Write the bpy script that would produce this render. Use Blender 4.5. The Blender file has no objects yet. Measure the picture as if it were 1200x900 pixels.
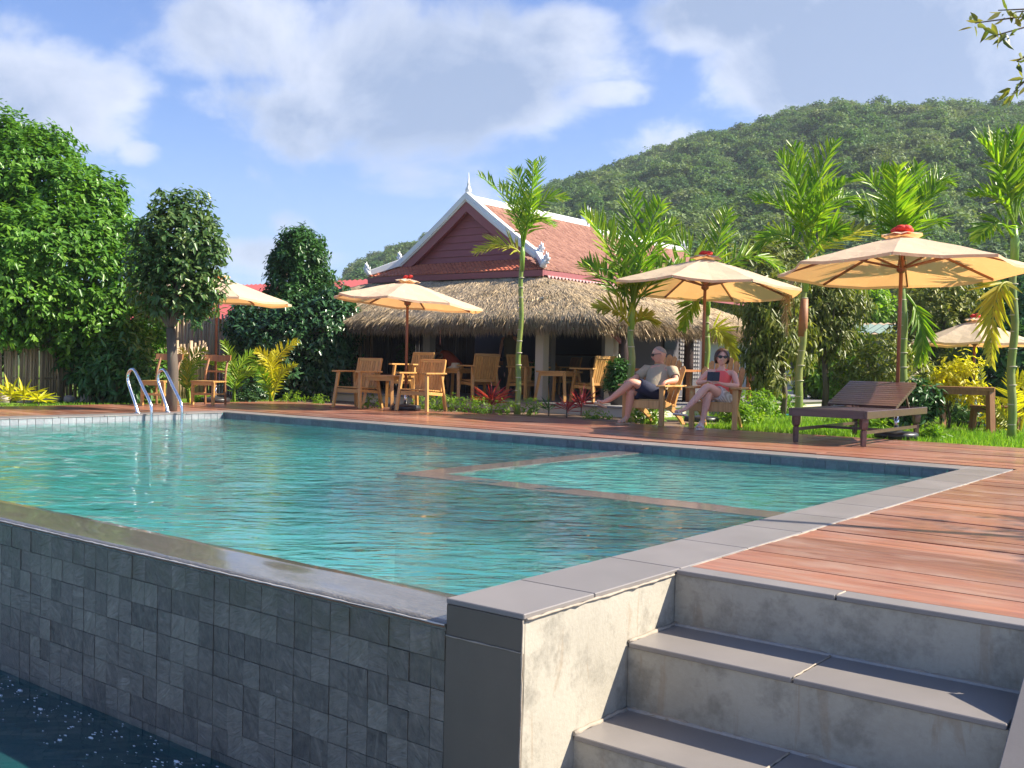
import bpy, bmesh, math, random
import numpy as np
from mathutils import Vector, Matrix, noise as mnoise
rnd = random.Random(7)
nrg = np.random.default_rng(11)
scn = bpy.context.scene
COL = scn.collection
R = math.radians

# ---------------------------------------------------------------- camera
CAM = Vector((2.018, -2.6775, 0.8256))
FWD = Vector((-0.614807, 0.788398, -0.021055)).normalized()
ROLL = R(1.308)
_r = Vector((-FWD.y * -1, -FWD.x, 0)).normalized()      # level right vector
_r = Vector((FWD.y, -FWD.x, 0)).normalized()
_d = FWD.cross(_r) ; _d = -_r.cross(FWD) if _d.z > 0 else _d
RT = (math.cos(ROLL) * _r - math.sin(ROLL) * _d).normalized()
DN = (math.sin(ROLL) * _r + math.cos(ROLL) * _d).normalized()
FPX = 1202.67
cam = bpy.data.cameras.new('camera'); camo = bpy.data.objects.new('camera', cam); COL.objects.link(camo)
M = Matrix.Identity(4)
for i, v in enumerate((RT, -DN, -FWD)):
    for j in range(3): M[j][i] = v[j]
M.translation = CAM
camo.matrix_world = M
cam.sensor_width = 36; cam.lens = FPX / 1200 * 36; cam.clip_start = 0.05; cam.clip_end = 6000
scn.camera = camo

def ray(u, v): return FWD + RT * ((u - 600) / FPX) + DN * ((v - 450) / FPX)
def onz(u, v, z=0.0):
    d = ray(u, v); return CAM + d * ((z - CAM.z) / d.z)
def ony(u, v, y):
    d = ray(u, v); return CAM + d * ((y - CAM.y) / d.y)
def onx(u, v, x):
    d = ray(u, v); return CAM + d * ((x - CAM.x) / d.x)
def far(u, v, t): return CAM + ray(u, v) * t

# ---------------------------------------------------------------- light
SUN = Vector((0.95, 0.68, 1.0)).normalized()            # towards the sun
sl = bpy.data.lights.new('sun', 'SUN'); sl.energy = 4.5; sl.angle = R(0.6); sl.color = (1.0, 0.90, 0.74)
so = bpy.data.objects.new('sun', sl); COL.objects.link(so)
so.rotation_euler = (-SUN).to_track_quat('-Z', 'Y').to_euler()
EXPOSURE = 1.42
scn.view_settings.view_transform = 'Standard'; scn.view_settings.look = 'None'
scn.view_settings.exposure = EXPOSURE; scn.view_settings.gamma = 1
scn.view_settings.use_curve_mapping = False

class NT:
    """small helper for node trees"""
    def __init__(s, tree): s.t = tree; s.n = tree.nodes; s.l = tree.links
    def new(s, kind, **kw):
        n = s.n.new(kind)
        for k, v in kw.items(): setattr(n, k, v)
        return n
    def link(s, a, b): s.l.new(a, b)
    def val(s, sock, v):
        if isinstance(v, bpy.types.NodeSocket): s.l.new(v, sock)
        elif v is not None: sock.default_value = v
    def math(s, op, a, b=None, c=None, clamp=False):
        n = s.new('ShaderNodeMath', operation=op); n.use_clamp = clamp
        s.val(n.inputs[0], a)
        if b is not None: s.val(n.inputs[1], b)
        if c is not None: s.val(n.inputs[2], c)
        return n.outputs[0]
    def vmath(s, op, a, b=None, scale=None):
        n = s.new('ShaderNodeVectorMath', operation=op); s.val(n.inputs[0], a)
        if b is not None: s.val(n.inputs[1], b)
        if scale is not None: s.val(n.inputs[3], scale)
        return n.outputs[1] if op in ('LENGTH', 'DOT_PRODUCT', 'DISTANCE') else n.outputs[0]
    def rng(s, v, a, b, c=0.0, d=1.0, smooth=False):
        n = s.new('ShaderNodeMapRange'); n.clamp = True
        if smooth: n.interpolation_type = 'SMOOTHSTEP'
        s.val(n.inputs[0], v)
        for i, x in enumerate((a, b, c, d)): s.val(n.inputs[i + 1], x)
        return n.outputs[0]
    def noise(s, vec, scale, detail=3, rough=0.5, dist=0.0):
        n = s.new('ShaderNodeTexNoise'); s.val(n.inputs['Vector'], vec); n.inputs['Scale'].default_value = scale
        n.inputs['Detail'].default_value = detail; n.inputs['Roughness'].default_value = rough
        n.inputs['Distortion'].default_value = dist
        return n.outputs['Fac']
    def mix(s, f, a, b, mode='MIX'):
        n = s.new('ShaderNodeMix', data_type='RGBA', blend_type=mode)
        s.val(n.inputs[0], f)
        for i, x in ((6, a), (7, b)):
            if isinstance(x, tuple) and len(x) == 3: x = x + (1,)
            s.val(n.inputs[i], x)
        return n.outputs[2]
    def ramp(s, f, stops):
        n = s.new('ShaderNodeValToRGB'); s.val(n.inputs[0], f); e = n.color_ramp.elements
        while len(e) < len(stops): e.new(0.5)
        for i, (p, c) in enumerate(stops): e[i].position = p; e[i].color = tuple(c) + (1,)
        return n.outputs[0]
    def mapping(s, vec, scale=(1, 1, 1), loc=(0, 0, 0), rot=(0, 0, 0)):
        n = s.new('ShaderNodeMapping'); s.val(n.inputs[0], vec)
        n.inputs['Scale'].default_value = scale; n.inputs['Location'].default_value = loc; n.inputs['Rotation'].default_value = rot
        return n.outputs[0]
    def bump(s, h, strength=0.5, dist=0.01, normal=None):
        n = s.new('ShaderNodeBump'); n.inputs['Strength'].default_value = strength; n.inputs['Distance'].default_value = dist
        s.val(n.inputs['Height'], h)
        if normal is not None: s.link(normal, n.inputs['Normal'])
        return n.outputs[0]

# ---------------------------------------------------------------- world: sky and clouds
w = bpy.data.worlds.new('World'); scn.world = w; w.use_nodes = True
T = NT(w.node_tree); T.n.clear()
sky = T.new('ShaderNodeTexSky', sky_type='NISHITA'); sky.sun_disc = False
sky.sun_elevation = math.asin(SUN.z); sky.sun_rotation = math.atan2(SUN.x, SUN.y)
sky.air_density = 1.0; sky.dust_density = 0.6; sky.ozone_density = 2.0
tc = T.new('ShaderNodeTexCoord'); dirv = tc.outputs['Generated']
sep = T.new('ShaderNodeSeparateXYZ'); T.link(dirv, sep.inputs[0])
den = T.math('ADD', T.math('MAXIMUM', sep.outputs[2], 0.0), 0.10)
flat = T.new('ShaderNodeCombineXYZ')
T.link(T.math('DIVIDE', sep.outputs[0], den), flat.inputs[0]); T.link(T.math('DIVIDE', sep.outputs[1], den), flat.inputs[1])
n1 = T.noise(flat.outputs[0], 1.1, 9, 0.58, 0.25)
n2 = T.noise(T.vmath('ADD', dirv, (3.1, 1.7, 0.4)), 6.5, 8, 0.6, 0.35)
nn = T.math('ADD', T.math('MULTIPLY', n1, 0.35), T.math('MULTIPLY', n2, 0.65))
# cloud banks of this sky: direction, half sizes (radians: across, up), weight
banks = [(530, 85, 250, 100, .30), (650, 45, 130, 50, .25), (400, 140, 190, 60, .20), (470, 195, 150, 40, .07), (60, 120, 130, 80, .27), (165, 180, 38, 22, .24), (190, 225, 70, 35, .16),
         (700, 110, 80, 22, .26), (1060, 70, 210, 110, .34), (850, 15, 160, 45, .24), (270, 40, 160, 60, .16), (345, 262, 34, 18, .09), (270, 130, 90, 35, .12),
         (780, 165, 90, 28, .10), (20, 30, 60, 50, .12), (1120, 110, 140, 40, .16), (240, 300, 110, 34, .12), (560, 190, 60, 60, .05)]
cov = None
for (u, v, ru, rv, wt) in banks:
    b = ray(u, v).normalized()
    dv = T.vmath('SUBTRACT', dirv, tuple(b))
    a = T.math('MULTIPLY', T.vmath('DOT_PRODUCT', dv, tuple(RT)), FPX / ru)
    c = T.math('MULTIPLY', T.vmath('DOT_PRODUCT', dv, tuple(DN)), FPX / rv)
    q = T.math('SUBTRACT', 1.0, T.math('ADD', T.math('MULTIPLY', a, a), T.math('MULTIPLY', c, c)))
    q = T.math('MULTIPLY', T.math('MAXIMUM', q, 0.0), wt)
    front = T.math('GREATER_THAN', T.vmath('DOT_PRODUCT', dirv, tuple(b)), 0.3)
    q = T.math('MULTIPLY', q, front)
    cov = q if cov is None else T.math('MAXIMUM', cov, q)
dens = T.rng(T.math('ADD', nn, cov), 0.525, 0.69, smooth=True)
horizon = T.rng(sep.outputs[2], 0.0, 0.22, 1.0, 0.0)
shade = T.noise(T.vmath('ADD', dirv, (1.3, 4.4, 2.2)), 5.5, 7, 0.6, 0.4)
thick = T.rng(T.math('ADD', T.math('ADD', nn, cov), T.math('MULTIPLY', shade, 0.85)), 0.93, 1.24)
ccol = T.mix(thick, (4.0, 4.15, 4.55), (1.5, 1.9, 2.65))
skyc = T.mix(T.math('MULTIPLY', horizon, 0.20), T.mix(1.0, sky.outputs[0], (0.42, 0.545, 0.79), 'MULTIPLY'), (3.2, 3.9, 5.0))
skyc = T.mix(T.math('MULTIPLY', dens, 0.80), skyc, ccol)
bg = T.new('ShaderNodeBackground'); T.link(skyc, bg.inputs[0]); bg.inputs[1].default_value = 0.095
out = T.new('ShaderNodeOutputWorld'); T.link(bg.outputs[0], out.inputs[0])

# ---------------------------------------------------------------- materials
MATS = {}
def material(name):
    m = bpy.data.materials.new(name); m.use_nodes = True; t = NT(m.node_tree); t.n.clear(); MATS[name] = m
    t.out = t.new('ShaderNodeOutputMaterial'); return m, t
def principled(t, col, rough=0.5, spec=0.5, metal=0.0, normal=None, coat=0.0, coat_rough=0.1, trans=0.0, sheen=0.0, link=True):
    p = t.new('ShaderNodeBsdfPrincipled')
    if isinstance(col, tuple) and len(col) == 3: col = col + (1,)
    t.val(p.inputs['Base Color'], col); t.val(p.inputs['Roughness'], rough); t.val(p.inputs['Specular IOR Level'], spec)
    p.inputs['Metallic'].default_value = metal; t.val(p.inputs['Coat Weight'], coat); p.inputs['Coat Roughness'].default_value = coat_rough
    if normal is not None: t.link(normal, p.inputs['Normal'])
    if sheen: p.inputs['Sheen Weight'].default_value = sheen
    if link: t.link(p.outputs[0], t.out.inputs[0])
    return p
def pos(t): return t.new('ShaderNodeNewGeometry').outputs['Position']
def obj(t): return t.new('ShaderNodeTexCoord').outputs['Object']
def orand(t): return t.new('ShaderNodeObjectInfo').outputs['Random']
def irand(t): return t.new('ShaderNodeNewGeometry').outputs['Random Per Island']

def wood(name, dark, light, rough=0.45, axis=0, scale=1.0, coat=0.0, weather=0.0, spread=0.35, wcol=(0.30, 0.24, 0.20), use_obj=True, spec=0.5):
    m, t = material(name); v = obj(t) if use_obj else pos(t)
    r = orand(t)
    off = t.vmath('ADD', v, t.vmath('SCALE', (13.7, 7.3, 3.1), scale=t.math('MULTIPLY', r, 9.0)))
    sc = [28 * scale] * 3; sc[axis] = 1.6 * scale
    g = t.noise(t.mapping(off, tuple(sc)), 1.0, 5, 0.6, 0.6)
    g2 = t.noise(off, 2.2 * scale, 3)
    c = t.mix(t.rng(g, 0.3, 0.72), dark, light)
    c = t.mix(t.math('MULTIPLY', g2, 0.5), c, tuple(0.5 * (a + b) * 0.7 for a, b in zip(dark, light)))
    tone = t.math('ADD', 1.0 - spread / 2, t.math('MULTIPLY', r, spread))
    tn = t.new('ShaderNodeCombineColor'); [t.link(tone, tn.inputs[i]) for i in range(3)]
    c = t.mix(1.0, c, tn.outputs[0], 'MULTIPLY')
    rg = t.math('ADD', rough - 0.1, t.math('MULTIPLY', g2, 0.2))
    if weather:
        wn = t.noise(t.mapping(off, (1.0, 3.0, 1.0) if axis == 0 else (3, 1, 1)), 1.7, 5, 0.65, 0.5)
        f = t.rng(wn, 0.47, 0.68)
        c = t.mix(t.math('MULTIPLY', f, weather), c, wcol)
        rg = t.math('ADD', rg, t.math('MULTIPLY', f, 0.12))
    principled(t, c, rg, spec, normal=t.bump(g, 0.25, 0.004), coat=coat)
    return m
wood('deck_wood', (0.19, 0.070, 0.042), (0.43, 0.175, 0.105), 0.33, 0, 0.9, coat=0.15, weather=0.75, spread=0.55, wcol=(0.34, 0.22, 0.16), use_obj=False)
wood('teak', (0.42, 0.19, 0.055), (0.74, 0.43, 0.14), 0.42, 2, 1.2, coat=0.15)
wood('teak_flat', (0.42, 0.19, 0.055), (0.74, 0.43, 0.14), 0.42, 0, 1.2, coat=0.15)
wood('teak_dark', (0.22, 0.09, 0.035), (0.42, 0.20, 0.075), 0.5, 2, 1.2, coat=0.05)
wood('adirondack_wood', (0.42, 0.20, 0.06), (0.74, 0.42, 0.15), 0.45, 2, 1.0, coat=0.1)
wood('lounger_wood', (0.050, 0.026, 0.026), (0.125, 0.062, 0.058), 0.33, 0, 1.2, coat=0.25)
wood('pole_wood', (0.17, 0.055, 0.028), (0.30, 0.105, 0.05), 0.4, 2, 1.0, coat=0.2)
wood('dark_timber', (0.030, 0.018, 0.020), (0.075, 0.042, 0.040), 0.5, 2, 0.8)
wood('orange_timber', (0.32, 0.12, 0.05), (0.52, 0.22, 0.09), 0.4, 0, 0.8, coat=0.2)
wood('bamboo_cane', (0.30, 0.20, 0.12), (0.58, 0.44, 0.28), 0.55, 2, 0.7, spread=0.7)
wood('bark', (0.075, 0.055, 0.040), (0.20, 0.155, 0.115), 0.85, 2, 0.5)

def simple(name, col, rough=0.5, metal=0.0, spec=0.5, nscale=6.0, var=0.12, bump=0.0, bscale=40, coat=0.0):
    m, t = material(name); v = pos(t)
    n = t.noise(v, nscale, 5, 0.6)
    c = t.mix(n, tuple(x * (1 - var) for x in col), tuple(min(1, x * (1 + var)) for x in col))
    nm = t.bump(t.noise(v, bscale, 4), bump, 0.01) if bump else None
    principled(t, c, rough, spec, metal, normal=nm, coat=coat)
    return m
simple('steel', (0.78, 0.78, 0.80), 0.16, 1.0, nscale=2, var=0.04)
simple('white_plaster', (0.78, 0.78, 0.78), 0.5, bump=0.1, var=0.06)
simple('maroon_paint', (0.30, 0.095, 0.100), 0.5, var=0.10, bump=0.05)
simple('maroon_board', (0.29, 0.088, 0.095), 0.55, var=0.14, nscale=3, bump=0.08)
simple('cream_cement', (0.60, 0.55, 0.45), 0.7, var=0.12, bump=0.2, nscale=2.2)
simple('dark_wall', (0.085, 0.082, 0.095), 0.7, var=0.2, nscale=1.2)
simple('grey_wall', (0.24, 0.23, 0.23), 0.75, var=0.18, nscale=1.2)
simple('black_plastic', (0.022, 0.023, 0.026), 0.38, var=0.2)
simple('dark_metal', (0.05, 0.05, 0.055), 0.4, 0.6)
simple('terracotta_pot', (0.07, 0.06, 0.055), 0.6)
simple('lace_trim', (0.62, 0.36, 0.36), 0.6)
simple('red_cloth', (0.80, 0.035, 0.02), 0.7, var=0.2, nscale=30)
simple('earth', (0.16, 0.105, 0.065), 0.9, var=0.35, nscale=3, bump=0.5)
simple('white_wall', (0.72, 0.71, 0.68), 0.6, var=0.08)
simple('green_sheet', (0.16, 0.23, 0.20), 0.95, var=0.2)
simple('garden_stone', (0.42, 0.36, 0.31), 0.8, var=0.3, nscale=8, bump=0.4)
simple('blue_plastic', (0.05, 0.38, 0.52), 0.35, var=0.05)
simple('foam', (0.75, 0.80, 0.84), 0.6, var=0.1)
simple('paper', (0.75, 0.73, 0.68), 0.7)
simple('glassware', (0.65, 0.70, 0.74), 0.1, var=0.05)

def tile_slab(name, col, rough=0.3, var=0.10, wet=False):
    m, t = material(name); v = pos(t); n = t.noise(v, 3.0, 6, 0.65); n2 = t.noise(v, 120, 2)
    r = orand(t)
    c = t.mix(n, tuple(x * (1 - var) for x in col), tuple(x * (1 + var) for x in col))
    c = t.mix(t.math('MULTIPLY', n2, 0.25), c, tuple(x * 1.35 for x in col))
    tone = t.math('ADD', 0.93, t.math('MULTIPLY', r, 0.14))
    tn = t.new('ShaderNodeCombineColor'); [t.link(tone, tn.inputs[i]) for i in range(3)]
    c = t.mix(1.0, c, tn.outputs[0], 'MULTIPLY')
    rg = t.math('ADD', rough, t.math('MULTIPLY', n, 0.2))
    nb = t.bump(t.noise(v, 60, 3), 0.06, 0.004)
    principled(t, c, rg, 0.45, normal=nb)
    return m
tile_slab('grey_porcelain', (0.195, 0.178, 0.168), 0.30, 0.28)
tile_slab('charcoal_porcelain', (0.115, 0.094, 0.070), 0.42, 0.3)
simple('grout', (0.42, 0.40, 0.38), 0.8, var=0.25, nscale=30)
simple('pale_mortar', (0.34, 0.29, 0.23), 0.85, var=0.35, nscale=18, bump=0.4); simple('lime_crust', (0.62, 0.56, 0.50), 0.6, var=0.3, nscale=12); simple('rust_crust', (0.24, 0.13, 0.075), 0.8, var=0.4, nscale=12)
simple('dark_grout', (0.030, 0.031, 0.034), 0.8, var=0.2)
simple('pale_grout', (0.36, 0.36, 0.36), 0.8, var=0.2)

# rendered cement of the steps: blotches, drips, darker dirt near edges of its own
m, t = material('stained_cement'); v = pos(t)
a = t.noise(v, 2.3, 7, 0.62, 0.6); b = t.noise(t.mapping(v, (7, 7, 1.2)), 1.4, 6, 0.6, 0.8); c3 = t.noise(v, 55, 4, 0.6); d = t.noise(t.vmath('ADD', v, (5, 3, 1)), 5.5, 8, 0.7)
c = t.mix(a, (0.25, 0.225, 0.175), (0.46, 0.42, 0.34))
c = t.mix(t.math('MULTIPLY', t.rng(b, 0.585, 0.64), 0.55), c, (0.27, 0.20, 0.125))
c = t.mix(t.math('MULTIPLY', t.rng(d, 0.49, 0.64), 0.8), c, (0.17, 0.155, 0.12))
c = t.mix(t.math('MULTIPLY', c3, 0.22), c, (0.68, 0.66, 0.60))
principled(t, c, 0.72, 0.3, normal=t.bump(t.math('ADD', c3, t.math('MULTIPLY', a, 2.0)), 0.30, 0.006))

# cleft slate tiles
def slate(name, c1, c2, rough, bumpd=0.006, wetness=0.0, moss=0.0, per_obj=True, scale=1.0):
    m, t = material(name); v = pos(t); r = orand(t) if per_obj else irand(t)
    off = t.vmath('ADD', v, t.vmath('SCALE', (17.0, 9.0, 23.0), scale=t.math('MULTIPLY', r, 7.0)))
    rot = t.new('ShaderNodeVectorRotate', rotation_type='Y_AXIS'); t.link(off, rot.inputs[0]); t.link(t.math('MULTIPLY', r, 2.5), rot.inputs['Angle'])
    st = t.mapping(rot.outputs[0], (34 * scale, 20 * scale, 9 * scale))
    n = t.noise(st, 1.0, 6, 0.62, 1.2); n2 = t.noise(off, 26 * scale, 5, 0.6); vein = t.noise(st, 0.35, 4, 0.6, 2.5)
    tone = t.math('ADD', t.math('MULTIPLY', r, 0.50), t.math('MULTIPLY', t.rng(n2, 0.3, 0.7), 0.46))
    c = t.mix(tone, c1, c2)
    c = t.mix(t.math('MULTIPLY', t.rng(vein, 0.58, 0.72), 0.22), c, tuple(x * 2.1 for x in c2))
    if moss:
        z = t.new('ShaderNodeSeparateXYZ'); t.link(v, z.inputs[0])
        f = t.math('MULTIPLY', t.rng(z.outputs[2], -0.34, -0.16), moss)
        c = t.mix(t.math('MULTIPLY', f, t.rng(t.noise(v, 9, 4), 0.3, 0.6)), c, (0.115, 0.112, 0.070))
    h = t.math('ADD', n, t.math('MULTIPLY', n2, 0.7))
    principled(t, c, t.math('ADD', rough, t.math('MULTIPLY', n2, 0.18)), 0.5, normal=t.bump(h, 0.75, bumpd))
    return m
slate('slate_tile', (0.075, 0.067, 0.057), (0.29, 0.255, 0.205), 0.36, 0.012, moss=0.75)
slate('slate_band', (0.060, 0.075, 0.095), (0.150, 0.175, 0.205), 0.34, 0.004)
slate('slate_band_pale', (0.17, 0.19, 0.21), (0.30, 0.32, 0.34), 0.34, 0.004)
slate('slate_submerged', (0.13, 0.105, 0.092), (0.30, 0.25, 0.22), 0.4, 0.004, per_obj=False)

# wet overflow lip
m, t = material('wet_slate'); v = pos(t)
n = t.noise(t.mapping(v, (3.2, 9, 3)), 2.2, 6, 0.62, 1.0); n2 = t.noise(v, 30, 5, 0.6)
xx = t.new('ShaderNodeSeparateXYZ'); t.link(v, xx.inputs[0])
c = t.mix(n, (0.085, 0.080, 0.062), (0.24, 0.215, 0.175))
rip = t.noise(t.mapping(v, (10, 26, 10), rot=(0, 0, 0.5)), 1.6, 4, 0.6, 1.4)
principled(t, c, 0.16, 0.5, normal=t.bump(t.math('ADD', rip, t.math('MULTIPLY', n2, 0.3)), 0.8, 0.02), coat=1.0, coat_rough=0.08)

m, t = material('wet_ledge'); v = pos(t); n = t.noise(v, 5, 6, 0.65, 1.0); n2 = t.noise(v, 40, 5, 0.6)
c = t.mix(n, (0.125, 0.108, 0.096), (0.28, 0.245, 0.22)); c = t.mix(t.math('MULTIPLY', n2, 0.4), c, (0.07, 0.06, 0.052))
principled(t, c, 0.22, 0.5, normal=t.bump(t.math('ADD', n, t.math('MULTIPLY', n2, 0.5)), 0.8, 0.012), coat=0.7, coat_rough=0.1)

# water: a clear sheet that reflects by Fresnel, with a little scattering body
def water(name, tint, body, bodyf, s1, strength, dist):
    m, t = material(name); v = pos(t)
    wd = (-0.62, 0.78, 0.0); wx = (0.78, 0.62, 0.0)
    def wave(ka, kb, det, dis):
        cv = t.new('ShaderNodeCombineXYZ'); t.link(t.math('MULTIPLY', t.vmath('DOT_PRODUCT', v, wd), ka), cv.inputs[0]); t.link(t.math('MULTIPLY', t.vmath('DOT_PRODUCT', v, wx), kb), cv.inputs[1])
        return t.noise(cv.outputs[0], s1, det, 0.5, dis)
    a = wave(1.0, 0.42, 2, 0.3); b = wave(2.3, 0.9, 2, 0.5); c = t.noise(v, s1 * 0.28, 2, 0.5)
    h = t.math('ADD', t.math('ADD', a, t.math('MULTIPLY', b, 0.40)), t.math('MULTIPLY', c, 1.2))
    nm = t.bump(h, strength, dist)
    fr = t.new('ShaderNodeFresnel'); fr.inputs[0].default_value = 1.45; t.link(nm, fr.inputs['Normal'])
    tr = t.new('ShaderNodeBsdfTransparent'); tr.inputs[0].default_value = tint + (1,)
    df = t.new('ShaderNodeBsdfDiffuse'); df.inputs[0].default_value = body + (1,); t.link(nm, df.inputs['Normal'])
    gl = t.new('ShaderNodeBsdfGlossy'); gl.inputs['Roughness'].default_value = 0.03; t.link(nm, gl.inputs['Normal'])
    gl.inputs[0].default_value = (1, 1, 1, 1)
    rf_ = t.new('ShaderNodeBsdfRefraction'); rf_.inputs['IOR'].default_value = 1.33; rf_.inputs['Roughness'].default_value = 0.10; rf_.inputs[0].default_value = tuple(min(1, x * 1.05) for x in tint) + (1,); t.link(nm, rf_.inputs['Normal'])
    m0 = t.new('ShaderNodeMixShader'); m0.inputs[0].default_value = 0.7; t.link(tr.outputs[0], m0.inputs[1]); t.link(rf_.outputs[0], m0.inputs[2])
    m1 = t.new('ShaderNodeMixShader'); m1.inputs[0].default_value = bodyf; t.link(m0.outputs[0], m1.inputs[1]); t.link(df.outputs[0], m1.inputs[2])
    m2 = t.new('ShaderNodeMixShader'); t.link(fr.outputs[0], m2.inputs[0]); t.link(m1.outputs[0], m2.inputs[1]); t.link(gl.outputs[0], m2.inputs[2])
    t.link(m2.outputs[0], t.out.inputs[0]); return m
water('pool_water', (0.64, 0.95, 0.93), (0.09, 0.52, 0.50), 0.10, 7.5, 1.0, 0.024)
water('basin_water', (0.36, 0.60, 0.64), (0.03, 0.17, 0.19), 0.32, 3.0, 0.7, 0.04)

# pool lining mosaic
m, t = material('pool_lining'); v = pos(t)
br = t.new('ShaderNodeTexVoronoi', feature='F1', distance='CHEBYCHEV'); br.inputs['Randomness'].default_value = 0.0; br.inputs['Scale'].default_value = 9.3; t.link(v, br.inputs['Vector'])
wn = t.new('ShaderNodeTexWhiteNoise'); t.link(br.outputs['Position'], wn.inputs[0])
n = t.noise(v, 1.1, 5, 0.6, 1.0)
c = t.mix(wn.outputs[0], (0.22, 0.60, 0.57), (0.42, 0.80, 0.74)); c = t.mix(t.rng(n, 0.35, 0.7), c, (0.24, 0.62, 0.62))
principled(t, c, 0.5, 0.3)
m, t = material('basin_lining'); v = pos(t); n = t.noise(v, 1.3, 5, 0.6, 1.0)
principled(t, t.mix(n, (0.05, 0.12, 0.15), (0.10, 0.26, 0.31)), 0.5, 0.3)

# clay roof tiles
def tiles(name, a, b):
    m, t = material(name); r = irand(t); v = pos(t); n = t.noise(v, 9, 4, 0.6)
    c = t.mix(t.math('ADD', t.math('MULTIPLY', r, 0.6), t.math('MULTIPLY', n, 0.4)), a, b)
    principled(t, c, 0.55, 0.4, normal=t.bump(t.noise(v, 60, 3), 0.15, 0.005)); return m
tiles('clay_tile', (0.19, 0.080, 0.052), (0.38, 0.195, 0.135))
tiles('clay_tile_red', (0.34, 0.085, 0.05), (0.55, 0.18, 0.10))
tiles('red_sheet', (0.36, 0.070, 0.070), (0.48, 0.12, 0.11))

# thatch
m, t = material('thatch'); v = pos(t); r = irand(t); n = t.noise(v, 1.6, 4); 
c = t.mix(r, (0.34, 0.245, 0.14), (0.86, 0.67, 0.42)); c = t.mix(t.math('MULTIPLY', t.rng(n, 0.4, 0.65), 0.35), c, (0.52, 0.45, 0.38))
principled(t, c, 0.75, 0.2)
m, t = material('thatch_base'); v = pos(t); n = t.noise(t.mapping(v, (1, 1, 1)), 22, 5, 0.7); n2 = t.noise(v, 1.4, 4)
c = t.mix(n, (0.24, 0.165, 0.10), (0.58, 0.45, 0.31)); c = t.mix(t.math('MULTIPLY', n2, 0.4), c, (0.33, 0.28, 0.24))
principled(t, c, 0.85, 0.15, normal=t.bump(n, 0.9, 0.03))

# leaves and grass: colour varies by leaf, thin enough to let light through
def leaf(name, cols, trans=0.35, rough=0.42, spec=0.35, tr_col=None):
    m, t = material(name)
    at = t.new('ShaderNodeAttribute'); at.attribute_name = 'rnd'
    c = t.ramp(at.outputs['Fac'], [(i / (len(cols) - 1), k) for i, k in enumerate(cols)])
    n = t.noise(pos(t), 0.9, 2); c = t.mix(t.math('MULTIPLY', t.rng(n, 0.35, 0.7), 0.45), c, cols[0])
    if name == 'forest_leaf': c = t.mix(t.math('MULTIPLY', t.rng(t.noise(pos(t), 0.035, 4, 0.6), 0.50, 0.64), 0.38), c, (0.22, 0.19, 0.12)); c = t.mix(t.math('MULTIPLY', t.rng(t.noise(pos(t), 0.06, 3), 0.55, 0.68), 0.6), c, (0.07, 0.14, 0.055))
    p = principled(t, c, rough, spec, link=False)
    tl = t.new('ShaderNodeBsdfTranslucent'); tcol = t.mix(1.0, c, (1.5, 1.6, 0.55), 'MULTIPLY') if tr_col is None else tr_col
    t.val(tl.inputs[0], tcol)
    ms = t.new('ShaderNodeMixShader'); ms.inputs[0].default_value = trans
    t.link(p.outputs[0], ms.inputs[1]); t.link(tl.outputs[0], ms.inputs[2]); t.link(ms.outputs[0], t.out.inputs[0]); return m
leaf('mango_leaf', [(0.045, 0.125, 0.018), (0.085, 0.215, 0.028), (0.15, 0.31, 0.035), (0.26, 0.41, 0.06)], 0.28, 0.36)
leaf('lollipop_leaf', [(0.045, 0.105, 0.035), (0.080, 0.155, 0.048), (0.13, 0.20, 0.055), (0.20, 0.22, 0.07)], 0.22, 0.33)
leaf('dark_leaf', [(0.030, 0.090, 0.024), (0.055, 0.145, 0.036), (0.10, 0.21, 0.05)], 0.2, 0.33)
leaf('glossy_leaf', [(0.026, 0.080, 0.028), (0.050, 0.125, 0.045), (0.085, 0.18, 0.065)], 0.15, 0.25, 0.6)
leaf('olive_leaf', [(0.070, 0.105, 0.022), (0.15, 0.18, 0.036), (0.26, 0.27, 0.055), (0.38, 0.34, 0.09)], 0.3, 0.4)
leaf('bright_leaf', [(0.08, 0.19, 0.02), (0.19, 0.34, 0.03), (0.38, 0.46, 0.045)], 0.4, 0.45)
leaf('palm_leaf', [(0.085, 0.20, 0.018), (0.16, 0.30, 0.022), (0.30, 0.42, 0.035), (0.46, 0.52, 0.06)], 0.45, 0.34)
leaf('palm_old', [(0.26, 0.30, 0.03), (0.45, 0.44, 0.05), (0.60, 0.50, 0.10)], 0.4, 0.42)
leaf('palm_dry', [(0.26, 0.20, 0.12), (0.42, 0.33, 0.21)], 0.15, 0.7)
leaf('gold_leaf', [(0.45, 0.42, 0.02), (0.66, 0.58, 0.03), (0.50, 0.52, 0.05)], 0.4, 0.42)
leaf('red_leaf', [(0.22, 0.015, 0.035), (0.50, 0.045, 0.085), (0.62, 0.16, 0.16)], 0.3, 0.4)
leaf('grass_blade', [(0.09, 0.22, 0.02), (0.19, 0.37, 0.03), (0.34, 0.50, 0.05)], 0.4, 0.5)
leaf('forest_leaf', [(0.040, 0.095, 0.036), (0.075, 0.165, 0.050), (0.13, 0.235, 0.07), (0.22, 0.30, 0.10), (0.29, 0.28, 0.16)], 0.22, 0.6, 0.2)

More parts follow.
